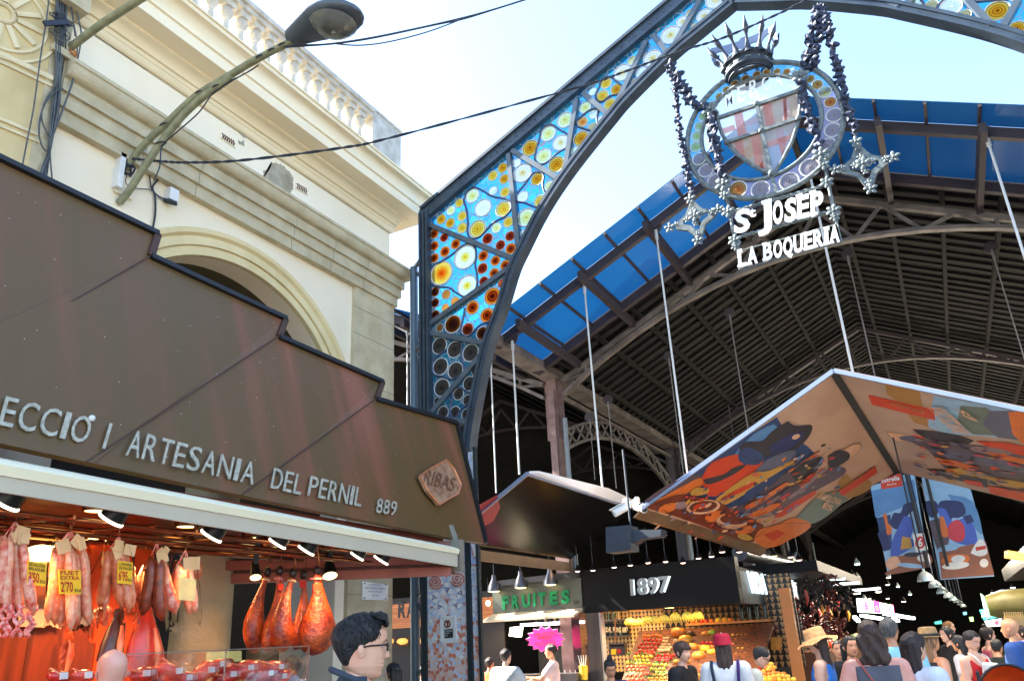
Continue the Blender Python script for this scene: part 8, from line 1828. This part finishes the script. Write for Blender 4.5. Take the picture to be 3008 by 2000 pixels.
        for i in range(zn):
            for k in range(n_): fs.append((i*n_+(k+1) % n_, (i+1)*n_+(k+1) % n_, (i+1)*n_+k, i*n_+k))
        return mb.add(vs, fs).build(nm, mat or hm, t, smooth=180)
    sl = lambda a: .80 if a < .75 else .80-(a-.75)/.35*.2 if a < 1.1 else .56 if a < 1.35 else .56-(a-1.35)/.4*.1 if a < 1.75 else .46-(a-1.75)/.6*.24 if a < 2.35 else .21
    if hk in ('short', 'curly', 'long', 'bun', 'fringe', 'cap', 'hat', 'sunhat'):
        line = sl if hk in ('short', 'cap') else (lambda a: .62 if a < .9 else max(.2, .62-(a-.9)*.6)) if hk == 'fringe' else (lambda a: .8 if a < .7 else max(.15, .8-(a-.7)*.8))
        cap(line, 1.04 if face_res[0] > 40 else {'short': 1.07}.get(hk, 1.1))
    hl = {'long': .3, 'cap': .2, 'sunhat': .3, 'hat': .25, 'verylong': .62}.get(hair[0] if len(hair) < 3 else '', 0)
    if hk in ('long', 'cap', 'sunhat', 'hat', 'curly', 'verylong'):
        if hk == 'verylong': cap(lambda a: .72 if a < 1.0 else max(.15, .72-(a-1.0)*.8), 1.12)
        L_ = {'long': .1, 'cap': .085, 'sunhat': .12, 'hat': .09, 'curly': .07, 'verylong': .24}[hk]*H
        bk = lambda u, v, w_: np.array([hp[0]+u*HH*cy_+v*HH*sy_, hp[1]-u*HH*sy_+v*HH*cy_, hp[2]+w_*HH])
        prims = []
        for u in ((-.2, 0, .2) if hk != 'curly' else (-.28, -.1, .1, .28)):
            a = bk(u, -.28+.2*abs(u), .05); b_ = a+np.array((0, -.1*HH-(.0 if lean == 0 else 0), -L_-.3*HH)); prims.append((a, b_, .2*HH, (.17 if hk != 'curly' else .19)*HH))
        def hs(P):
            d = None
            for a, b_, ra, rb in prims: e = round_cone(P, a, b_, ra, rb, .8); d = e if d is None else smin(d, e, .05)
            w_ = 34 if hk == 'curly' else 60
            return d+(.011 if hk == 'curly' else .006)*np.sin(P[:, 0]*w_*2.2+P[:, 2]*(w_ if hk == 'curly' else 5))+(.01 if hk == 'curly' else .005)*np.sin(P[:, 1]*w_*1.7+P[:, 2]*(w_*1.3 if hk == 'curly' else 3))
        allq = np.array([q for p in prims for q in (p[0], p[1])]); vs, fs = nets(hs, allq.min(0)-.3*HH-.02, allq.max(0)+.3*HH+.02, min(h*.8, .016)); MB().add([wl(v) for v in vs], fs).build('hair', hm, t, smooth=180)
    if hk == 'bun':
        m0 = MB(); m0.sph((0, 0, 0), 1, 14, 10, fn=lambda v: 1+.1*noise.noise(v*3)); MB().add([hw(V((v[0]*.17, -.12+v[1]*.15, 1.08+v[2]*.13))) for v in m0.v], m0.f).build('hair_bun', hm, t, smooth=180)
    if hk == 'buzz': cap(sl, 1.02)
    def brim(z0, r_in, r_out, drop, mat, nm, wav=0., hgt_=.3, taper=.85, band=None, front=None):
        n_ = 40; mb = MB(); prof = [(r_out, z0-drop), (r_in*1.02, z0), (r_in, z0+.02), (r_in*(1+taper)/2, z0+hgt_*.6), (r_in*taper, z0+hgt_*.92), (r_in*taper*.7, z0+hgt_), (.02, z0+hgt_*.98)]
        vs = []; fs = []
        for i, (r_, z) in enumerate(prof):
            for k in range(n_):
                a = 2*math.pi*k/n_; rr_ = r_; zz = z
                if i == 0:
                    zz += wav*math.sin(a*5)+wav*.6*math.sin(a*3+1)
                    if front is not None: rr_ = r_in*1.03+(r_out-r_in*1.03)*max(0, math.cos(a-front))**.6 if math.cos(a-front) > 0 else r_in*1.03
                vs.append(hw(V((rr_*math.sin(a)*.88, rr_*math.cos(a)-.04, zz))))
        for i in range(len(prof)-1):
            for k in range(n_): fs.append((i*n_+(k+1) % n_, (i+1)*n_+(k+1) % n_, (i+1)*n_+k, i*n_+k))
        o = mb.add(vs, fs).build(nm, mat, t, smooth=70)
        if band: MB().tube([hw(V((r_in*1.01*math.sin(a)*.88, r_in*1.01*math.cos(a)-.04, z0+.06))) for a in [k*.1571 for k in range(40)]], .014, 6, closed=True).build('hat_band', band, o, smooth=60)
        return o
    if extra: extra(dict(t=t, hw=hw, wl=wl, H=H, HH=HH, brim=brim, cap=cap, ends=ends, tor=tor, hp=hp, lean=lean))
    return t
def strap(e, pts, mat, r=.008, nm='bag_strap', w=None):
    P = subdiv([e['wl'](np.array(p)*e['H']) for p in pts], 5); MB().tube(P, r, 6).build(nm, mat, e['t'], smooth=60)

# -- the man in front, in profile, with glasses
def man_extra(e):
    hw = e['hw']; FRM = M('spectacle_frame', (.02, .015, .015), .3, .2, var=0)
    for s in (-1, 1):
        MB().tube([hw(V((s*.335, -.02, .475))), hw(V((s*.335, .1, .5))), hw(V((s*.30, .36, .515)))], .0032, 6).build('temple_arm', FRM, e['t'], smooth=60)
        MB().tube([hw(V((s*(.145+.12*math.cos(k*.4)), .405-.03*abs(.145+.12*math.cos(k*.4))*2, .485+.06*math.sin(k*.4)))) for k in range(16)], .0022, 6, closed=True).build('lens_rim', FRM, e['t'], smooth=60)
    MB().tube([hw(V((-.03, .44, .5))), hw(V((.03, .44, .5)))], .002, 5).build('bridge', FRM, e['t'])
    # side-parted hair: swept strands over the cap
    hm = hairm('black'); rr = random.Random(9); mb = MB()
    for i in range(420):
        a0 = rr.uniform(-2.6, 2.6); z0 = rr.uniform(.56+.1*(abs(a0) < 1.6) if abs(a0) > 1.0 else .84, .97); a = a0; z = z0; pts = []
        if z0 < .62 and abs(a0) > 2.2: continue
        dz = rr.uniform(-.05, -.03); da = -.05*math.copysign(1, a0)*(1 if z0 > .75 else .25)
        for k in range(6):
            q = head_pt(min(max(z, .1), .995), a); up_ = max(0, (z-.6)/.4); pts.append(hw(V((q.x*1.06, q.y*1.055, z+.03*up_+.03*up_*max(0, math.cos(a)))))); z += dz*(.35 if z0 > .8 else .6); a += da
        mb.tube(pts, [.0012, .0018, .0018, .0018, .0015, .0006], 4)
    mb.build('hair_strand', hm, e['t'], smooth=180, kind='stuff')
    qf = []
    n_ = 20; mb = MB()   # raised quiff at the front
    for i in range(n_):
        u = i/(n_-1)*2-1
        for k in range(4):
            x = u*.24; pts = [hw(V((x, .12+.03*k, .96-.02*k))), hw(V((x+.01, .24+.03*k, .995-.03*k))), hw(V((x+.015, .335+.01*k, .955-.04*k))), hw(V((x+.02, .365, .87-.03*k)))]
            mb.tube(pts, [.006, .007, .006, .002], 5)
    mb.build('hair_quiff', hm, e['t'], smooth=180)
    # shirt collar
    mb = MB(); H = e['H']; mb.tube([e['wl'](np.array((.05*math.sin(a), -.004+.048*math.cos(a), .866-.022*math.cos(a)))*H) for a in [k*.314 for k in range(20)]], .011, 6, closed=True); mb.build('collar', cloth('slate', (58, 66, 80)), e['t'], smooth=60)
person(832, 1494, 3.2, 84, 'man with short black side-parted hair and thin glasses in profile, nearest the camera', 'light', ('short', 'black'), ('polo', 'slate', (58, 66, 80)), ('trousers', 'charcoal', (40, 42, 48)), h=.016, extra=man_extra, face_res=(48, 34), pitch=.05)
# -- the others
person(256, 1548, 5.3, -14, 'bald stall keeper whose bare head shows behind the ham counter', 'pink', (None, None), ('tee', 'ivory', (226, 220, 206)))
person(508, 1545, 7.9, 100, 'bald shopper seen through the glass case of the ham stall', 'brown', ('buzz', 'grey'), ('tee', 'plum', (90, 60, 80)))
person(556, 1550, 8.4, 60, 'dark-haired shopper half hidden behind the glass case', 'tan', ('short', 'dark'), ('tee', 'olive', (84, 80, 56)))
person(672, 1535, 9.6, -65, 'grey-haired man in a pale blue shirt beside the stone pier', 'tan', ('short', 'grey'), ('polo', 'paleblue', (176, 200, 226)))
person(905, 1548, 9.9, -40, 'dark-haired person in black near the bar, just right of the man in glasses', 'tan', ('long', 'black'), ('tee', 'black', (30, 30, 32)))
person(972, 1548, 13.4, 80, 'person in a white shirt at the bar behind the blue pole', 'tan', ('short', 'dark'), ('tee', 'white', (232, 232, 230)))
person(1128, 1528, 13.5, 40, 'dark-haired customer in orange at the juice counter', 'tan', ('short', 'dark'), ('tee', 'orange', (220, 110, 50)))
person(1165, 1512, 12.0, 35, 'man in a pale grey t-shirt reaching across the juice counter', 'light', ('short', 'dark'), ('tee', 'palegrey', (200, 206, 204)), arms=('down', 'reach'), fat=1.15)
person(1268, 1500, 12.9, -85, 'juice seller in a pink t-shirt whose face is hidden by the pink star', 'tan', ('short', 'dark'), ('tee', 'palepink', (232, 198, 190)), arms=('reach', 'fwd'))
person(1405, 1540, 9.2, 172, 'young woman with a black top bun in a navy t-shirt looking down', 'tan', ('bun', 'black'), ('tee', 'navy', (36, 48, 110)), pitch=.45, h=.018)
person(1572, 1502, 9.0, 118, 'woman with a dark fringe in a black t-shirt before the pumpkins', 'light', ('fringe', 'brown'), ('tee', 'jet', (22, 22, 24)), h=.018, pitch=.12, yaw=.1)
RED_ = cloth('capred', (178, 20, 52)); NAVY = cloth('bagnavy', (30, 44, 66)); VIOL = cloth('strapviolet', (60, 30, 110)); BRS = M('strap_red_leather', srgb(190, 80, 60), .5, var=.1); BLS = M('strap_black', (.02, .02, .022), .6, var=0)
def cap_extra(e):
    o = e['brim'](.62, .5, .82, .05, RED_, 'cap', hgt_=.48, taper=.8, front=0); m0 = MB(); m0.sph((0, 0, 0), .035, 8, 6); MB().add([e['hw'](V((v[0], v[1]-.04, 1.1+v[2]))) for v in m0.v], m0.f).build('cap_button', WHT, o)
    for s in (-1, 1): strap(e, ((s*.075, -.075, .66), (s*.078, -.085, .74), (s*.085, -.06, .815), (s*.085, .0, .84), (s*.085, .06, .8)), VIOL if s > 0 else NAVY, .016, 'backpack_strap')
    H = e['H']; m0 = MB(); m0.sph((0, 0, 0), 1, 18, 12, fn=lambda v: 1+.12*abs(v.x)**2); MB().add([e['wl'](np.array((v[0]*.085*(1-.25*max(v[2], 0)), -.105+v[1]*.045, .6+v[2]*.105))*H) for v in m0.v], m0.f).build('backpack', NAVY, e['t'], smooth=180)
    for s in (-1, 1): strap(e, ((s*.06, -.1, .69), (s*.03, -.11, .715), (0, -.105, .7)), NAVY, .012, 'backpack_strap')
person(1665, 1490, 8.8, 4, 'long-haired woman in a crimson cap and white shirt wearing a small navy backpack', 'light', ('cap', 'brown'), ('long', 'white', (236, 238, 240)), extra=cap_extra, h=.018, fat=1.05)
def spec_extra(e):
    FRM = M('spectacle_frame', (.02, .015, .015), .3, .2, var=0)
    for s in (-1, 1): MB().tube([e['hw'](V((s*.335, -.02, .475))), e['hw'](V((s*.30, .36, .51))), e['hw'](V((s*.05, .43, .5)))], .004, 5).build('glasses', FRM, e['t'], smooth=60)
person(1752, 1512, 9.3, 78, 'man with dark curly hair and glasses bending over the fruit in a pale grey t-shirt', 'light', ('short', 'black'), ('tee', 'stone', (196, 200, 186)), lean=.5, pitch=.25, arms=('down', 'fwd'), extra=spec_extra, h=.018)
STRAW = M('straw_hat', srgb(232, 180, 120), .8, col2=srgb(206, 150, 92), sc=26, bump=.5, bsc=60); STRB = M('straw_brown', srgb(176, 140, 92), .8, col2=srgb(146, 112, 70), sc=26, bump=.4, bsc=60)
person(1880, 1478, 8.6, -78, 'woman in a floppy straw sun hat and bright blue dress holding something', 'light', ('sunhat', 'brown'), ('dress', 'blue', (50, 130, 220)), arms=('fwd', 'fwd'), pitch=.25, extra=lambda e: e['brim'](.62, .5, .95, .2, STRAW, 'sun_hat', wav=.06, hgt_=.46, taper=.86), h=.018)
person(1932, 1497, 10.0, 175, 'stall keeper in a striped apron behind the straw-hatted woman', 'tan', ('short', 'dark'), ('tee', 'ash', (120, 116, 110)))
person(1958, 1490, 9.4, 150, 'dark-haired woman in black half hidden behind the grey tank top', 'tan', ('long', 'black'), ('tee', 'jet2', (26, 24, 26)))
def tank_extra(e): strap(e, ((-.085, .02, .83), (-.075, -.05, .82), (-.04, -.082, .75), (.02, -.092, .66), (.075, -.09, .57), (.1, -.05, .53)), BRS, .007)
person(2003, 1466, 7.0, -6, 'woman with wavy brown hair in a grey sleeveless top with a thin red strap', 'pink', ('curly', 'brown'), ('tank', 'graphite', (92, 90, 98)), arms=('hip', 'down'), extra=tank_extra, h=.016, fat=1.16)
person(2048, 1452, 8.4, 12, 'short-haired man in a pale turquoise t-shirt with violet edging', 'tan', ('buzz', 'grey'), ('tee', 'turquoise', (150, 214, 226)), h=.018, fat=1.1)
def lh_extra(e): strap(e, ((-.09, .0, .84), (-.06, -.07, .8), (.0, -.09, .7), (.06, -.09, .6), (.1, -.05, .53)), BLS, .013)
person(2106, 1492, 7.1, 42, 'woman with very long dark hair in a white t-shirt with a black bag strap', 'light', ('verylong', 'dark'), ('tee', 'snow', (238, 240, 246)), extra=lh_extra, h=.016, fat=1.12)
person(2142, 1475, 9.2, 55, 'woman in a brown straw trilby and dark tank top', 'tan', ('hat', 'light'), ('tank', 'espresso', (50, 44, 40)), arms=('down', 'hip'), extra=lambda e: e['brim'](.68, .48, .66, .04, STRB, 'trilby', hgt_=.42, taper=.82, band=BLS), h=.018)
person(2180, 1462, 13.0, -120, 'dark-haired woman in black facing left, right of the trilby', 'light', ('long', 'black'), ('tee', 'jet3', (24, 24, 26)))
person(2207, 1482, 12.2, -70, 'dark-haired woman in a pale patterned top near the apron woman', 'tan', ('long', 'black'), ('tee', 'floral', (190, 190, 196)))
person(2186, 1446, 16.0, 100, 'fair-haired man far back in the aisle', 'light', ('short', 'light'), ('tee', 'midnight', (30, 34, 44)))
def apron_extra(e):
    H = e['H']
    mb = MB(); pts = [(-.055, .088, .76), (.055, .088, .76), (.082, .09, .66), (.09, .085, .52), (-.09, .085, .52), (-.082, .09, .66)]; q = [e['wl'](np.array(p)*H) for p in pts]; d = e['wl'](np.array((0, .1, .6))*H)-e['wl'](np.array((0, .09, .6))*H)
    mb.prism(q, d*.8); mb.build('apron', cloth('apron', (236, 226, 216)), e['t'])
    for s in (-1, 1): strap(e, ((s*.05, .09, .76), (s*.06, .05, .82), (s*.03, -.02, .845)), WHT, .008, 'apron_strap')
person(2238, 1476, 10.3, 128, 'woman in a white apron over a red top looking down', 'light', ('short', 'black'), ('tank', 'scarlet', (210, 36, 36)), pitch=.35, arms=('down', 'fwd'), extra=apron_extra, h=.018)
person(2276, 1462, 13.2, 70, 'woman in a pink tank top and brown shorts walking right', 'light', ('bun', 'dark'), ('tank', 'rose', (232, 110, 126)), ('shorts', 'brown', (120, 84, 60)))
person(2296, 1490, 12.2, 20, 'dark-haired person in dark green with their back turned', 'tan', ('short', 'black'), ('tee', 'forest', (30, 40, 34)))
person(2325, 1448, 11.0, -75, 'bald man in a royal blue t-shirt facing left at the right edge', 'tan', (None, None), ('tee', 'royal', (44, 84, 150)), ('shorts', 'sand', (200, 190, 170)), fat=1.15, h=.018)
person(2352, 1458, 14.0, -90, 'dark-haired person cut by the right edge of the photo', 'light', ('long', 'dark'), ('tee', 'wine', (110, 50, 60)))
# pram with an orange hood, bottom right
c = W(*D(2322, 1575), Y=7.9); pr = thing('pram', 'pushchair with a round orange hood at the bottom right', 'pram', (c.x, c.y, 0)); ORF = cloth('pramorange', (240, 96, 20))
mb = MB(); vs = []; fs = []; n = 16
for i in range(9):
    for k in range(n+1): a = math.pi*k/n; b_ = math.pi*.5*i/8; vs.append((c.x+.24*math.cos(a), c.y+.3*math.sin(b_)*math.sin(a)-.12, c.z-.15+.3*math.sin(a)*math.cos(b_*.9)))
for i in range(8):
    for k in range(n): fs.append((i*(n+1)+k, i*(n+1)+k+1, (i+1)*(n+1)+k+1, (i+1)*(n+1)+k))
mb.add(vs, fs).build('hood', ORF, pr, smooth=80)
mb = MB(); mb.tube([(c.x+.245*math.cos(math.pi*k/16), c.y-.125, c.z-.15+.305*math.sin(math.pi*k/16)) for k in range(17)], .012, 6); mb.build('hood_rim', BLS, pr, smooth=60)
mb = MB(); mb.sph((c.x, c.y+.1, c.z-.3), .26, 14, 8, (.9, 1.2, .7)); mb.build('seat', ORF, pr, smooth=80)
for sx in (-1, 1):
    MB().tube([(c.x+sx*.2, c.y-.35, c.z+.12), (c.x+sx*.2, c.y, .55), (c.x+sx*.2, c.y+.35, .12)], .014, 6).build('frame_bar', STL, pr, smooth=60)
    for yy in (-.3, .35): MB().lathe([(.1, -.02), (.12, -.01), (.12, .01), (.1, .02)], (c.x+sx*.24, c.y+yy, .12), (1, 0, 0), 16).build('wheel', BLS, pr, smooth=40)
# paper held near the bar and the white tray at the right
q = [W(*cR(*p), Y=8.6) for p in ((1180, 1330), (1240, 1270), (1355, 1385), (1200, 1500), (1120, 1480))]; MB().prism(q, (0, .004, 0)).build('paper_sheet', M('paper_pink', srgb(236, 198, 180), .7, var=.05), None, label='pale pink sheet of paper held up by the bar', cat='paper')
q = [W(*cQ(*p), Y=10.0) for p in ((1955, 1165), (2100, 1175), (2150, 1215), (2080, 1280), (1975, 1195))]; MB().prism(q, (0, .05, .02)).build('paper_bag', M('bag_white', srgb(236, 230, 220), .7, var=.08), None, label='crumpled white paper bag beside the woman in the apron', cat='bag')
# ------------------------------------------------------------------ more of the market: goods, lamps and stalls that fill the dim aisle
for y, z, p in ((19, 3.4, 60), (27, 3.6, 90), (36, 3.8, 140)): 
    l = bpy.data.lights.new('roof_fill_light', 'POINT'); l.energy = p; l.color = (1, .86, .66); l.shadow_soft_size = .3; o = bpy.data.objects.new('roof_fill_light', l); COL.objects.link(o); o.location = (.4, y, z)  # fixtureless point lights added to lift the dark trusses and roof
for loc, p in (((-2.2, 11.3, 3.0), 40), ((-.3, 10.6, 3.1), 45), ((.6, 13.2, 3.0), 50), ((-4.2, 12.6, 2.6), 26), ((-1.2, 8.2, 3.2), 26)): lampl('crowd_fill_light', loc, p, (1, .84, .66), .2, 120)  # added fill spots without fixtures, to brighten the shoppers
# further fruit heaps across the slope of the fruit stall
for y, x0, x1, k, nm, lab, grp in ((720, 850, 1000, 'gold', 'melon', 'golden melon in the second tier behind the black-shirted woman', 'golden melons of the second tier'), (765, 1080, 1210, 'orange', 'tangerine', 'orange fruit in the tier left of the crimson cap', 'tangerines by the crimson cap'), (800, 1070, 1200, 'apple', 'nectarine', 'red fruit in the tier left of the crimson cap', 'nectarines by the crimson cap'), (840, 1060, 1180, 'gold', 'apricot', 'golden fruit low beside the crimson cap wearer', 'apricots by the crimson cap'),
    (545, 850, 870, 'cream', 'garlic', 'pale bulb beside the pumpkins', 'pale bulbs by the pumpkins'), (560, 1090, 1200, 'pepper', 'red_fruit', 'small red fruit in the tier above the cap', 'red fruits of the upper tier'), (590, 1060, 1200, 'orange', 'persimmon', 'orange fruit in the tier above the cap', 'persimmons of the upper tier'),
    (915, 400, 640, 'apple', 'plum', 'red fruit at the very bottom of the stepped display', 'red fruits at the foot of the display'), (905, 660, 800, 'peach', 'quince', 'peach-coloured fruit at the very bottom near the woman', 'peach fruits at the foot of the display'),
    (820, 690, 790, 'lime', 'green_fruit', 'green fruit under the yellow-green row', 'green fruits under the limes'), (735, 430, 480, 'yellow', 'lemon', 'yellow fruit at the left end of the middle rows', 'lemons at the left end')):
    row(nm, y, x0, x1, k, lab, grp, 20, 38)
for y, x0, x1, k in ((700, 900, 1150, 'gold'), (770, 880, 1180, 'orange'), (850, 900, 1160, 'gold'), (930, 920, 1240, 'yellow'), (1010, 960, 1240, 'gold')):
    x = x0
    while x <= x1: fruit('corn_cob', cN, x, y+frr.uniform(-10, 10), 44*frr.uniform(.8, 1.1), k, 'golden produce in the steep heap behind the white-shirted people', 'golden produce heap', fy(1750+y/5.8975)+.05, (.7, .7, 1.2)); x += 76
LEAF = M('leaf_green', srgb(90, 130, 50), .6, col2=srgb(50, 90, 30), sc=10)
lfm = MB()
for i in range(150):
    x = frr.uniform(420, 830); y = frr.choice((660, 730, 820, 860))+frr.uniform(-10, 10); px_, py_ = cM(x, y); p = W(px_, py_, Y=fy(py_)-.02); d = V((frr.uniform(-1, 1), frr.uniform(-.6, 0), frr.uniform(-.3, .8))).normalized()*.05; n_ = d.orthogonal().normalized()*.018
    lfm.add([p, p+d*.5+n_, p+d, p+d*.5-n_], [(0, 1, 2, 3)])
lfm.build('fruit_leaves', LEAF, None, kind='stuff', label='green leaves tucked between the rows of fruit', cat='leaves')
# stall across the aisle and lamps deep in the hall
rs = thing('far_stall', 'dim stall with a lit counter on the right side of the aisle', 'market stall', (2.2, 20, 0))
mb = MB(); mb.box((1.7, 18, 0), (2.4, 30, 1.15)); mb.build('counter', M('counter_dim', srgb(120, 100, 80), .4, var=.3), rs)
mb = MB(); mb.box((1.5, 18, 2.55), (3.4, 30, 2.9)); mb.build('fascia', M('fascia_dim', srgb(26, 26, 26), .5, var=.3, sc=4), rs)
mb = MB(); mb.box((3.4, 18, 0), (3.5, 30, 2.55)); mb.build('back_wall', M('far_back', srgb(90, 70, 50), .7, col2=srgb(40, 30, 24), sc=6), rs)
BU = M('far_bulb', (1, .85, .6), .4, var=0, emit=1.6, ecol=(1, .88, .62)); BU2 = M('far_bulb_cool', (.8, 1, .95), .4, var=0, emit=1.3, ecol=(.8, 1, .95))
lrr = random.Random(77)
for i in range(34):
    x = lrr.choice((lrr.uniform(-4.2, -1.6), lrr.uniform(.9, 3.2), lrr.uniform(-4.2, -1.6))); y = lrr.uniform(17, 40); z = lrr.uniform(2.15, 3.1)
    if x > .9 and z > 2.5: z = 2.45
    c = V((x, y, z)); t = thing('hall_lamp', 'small lit lamp glimmering deep in the dark hall', 'lamp', c, 'small lamps deep in the hall')
    mb = MB(); mb.lathe([(.075, 0), (.05, .02), (.001, .022)], c-V((0, 0, .01)), (0, 0, -1), 10, caps=False); mb.build('bulb', BU if i % 3 else BU2, t)
    mb = MB(); mb.lathe([(.08, 0), (.08, .03), (.03, .12), (.012, .16)], c, n=10); mb.build('shade', BLK if i % 2 else DOM, t, smooth=50)
# ventilation duct, hooks and hanging clutter over the aisle stalls
dk = thing('duct', 'grey ventilation duct hanging above the pepper strings', 'duct', (-3.4, 18, 3.1)); mb = MB(); mb.tube([(-3.6, 16.4, 3.0), (-3.3, 24, 3.05)], .16, 14); mb.build('pipe', STL, dk, smooth=60)
mb = MB()
for y in (17, 19, 21, 23): mb.beam((-3.5, y, 3.1), (-3.5, y, 6.2), .02, .02)
mb.build('hanger', STEELD, dk, kind='stuff')
CLUT = [M('pack_'+n, srgb(*c), .4, var=.2, coat=.3) for n, c in (('red', (190, 50, 36)), ('gold', (220, 160, 60)), ('cream', (220, 200, 170)), ('brown', (120, 70, 40)), ('green', (90, 120, 60)))]
for i in range(40):
    p = V((lrr.uniform(-2.95, -2.3), 16.8+i*.17, 1.12)); s = lrr.uniform(.07, .13); mb = MB(); mb.sph(p+V((0, 0, s*.8)), s, 10, 7, (1, 1, .9), fn=lambda v: 1+.12*noise.noise(v*3+V((i, 0, 0)))); mb.build('produce_pack', CLUT[i % 5], None, smooth=80, label='small pack of produce on the aisle counter beyond the tan post', cat='produce', group='packs on the aisle counter')
for i in range(26):
    p = V((lrr.uniform(-2.9, -2.35), 16.8+i*.28, lrr.uniform(1.9, 2.45))); mb = MB(); mb.tube([p, p+V((.02, 0, -.14)), p+V((-.01, 0, -.3))], [.015, .04, .01], 7); mb.build('hanging_sausage', CLUT[(0, 3, 0, 1)[i % 4]], None, smooth=80, label='sausage hanging over the aisle counter', cat='sausage', group='sausages over the aisle counter')
# more packets in the ham stall
for x, y, X, w_, h_, k in ((205, 1395, -5.6, 20, 60, 'dark'), (240, 1390, -5.7, 16, 50, 'red'), (330, 1300, -5.6, 24, 70, 'tan'), (395, 1290, -5.7, 20, 64, 'dark'), (110, 1270, -5.7, 22, 70, 'red'), (455, 1290, -5.4, 18, 50, 'tan')):
    p = W(*D(x, y), X=X); mb = MB(); e = W(*D(x, y+h_), X=X); s = (W(*D(x+w_, y), X=X)-p).length/2
    mb.tube([p.lerp(e, t_/5)+V((.01*math.sin(t_), .01*math.cos(t_), 0)) for t_ in range(6)], [s*.3, s*.8, s, s, s*.9, s*.25], 9); t = mb.build('hanging_sausage', SK[k], None, smooth=80, label='thick sausage hanging in the second row of the ham stall', cat='sausage', group='second-row sausages of the ham stall')
q = [W(*D(x, y), X=-6.3) for x, y in ((330, 1478), (402, 1480), (402, 1530), (330, 1530))]; t = thing('cold_cabinet', 'lit yellow cold cabinet behind the round stone column', 'cabinet', q[3])
MB().prism([p+V((-.8, .4, 0)) for p in q], (-.2, 0, 0)).build('cabinet', M('cabinet_lit', (.8, .75, .3), .5, col2=(.5, .45, .2), sc=8, emit=.25, ecol=(.9, .85, .35)), t)
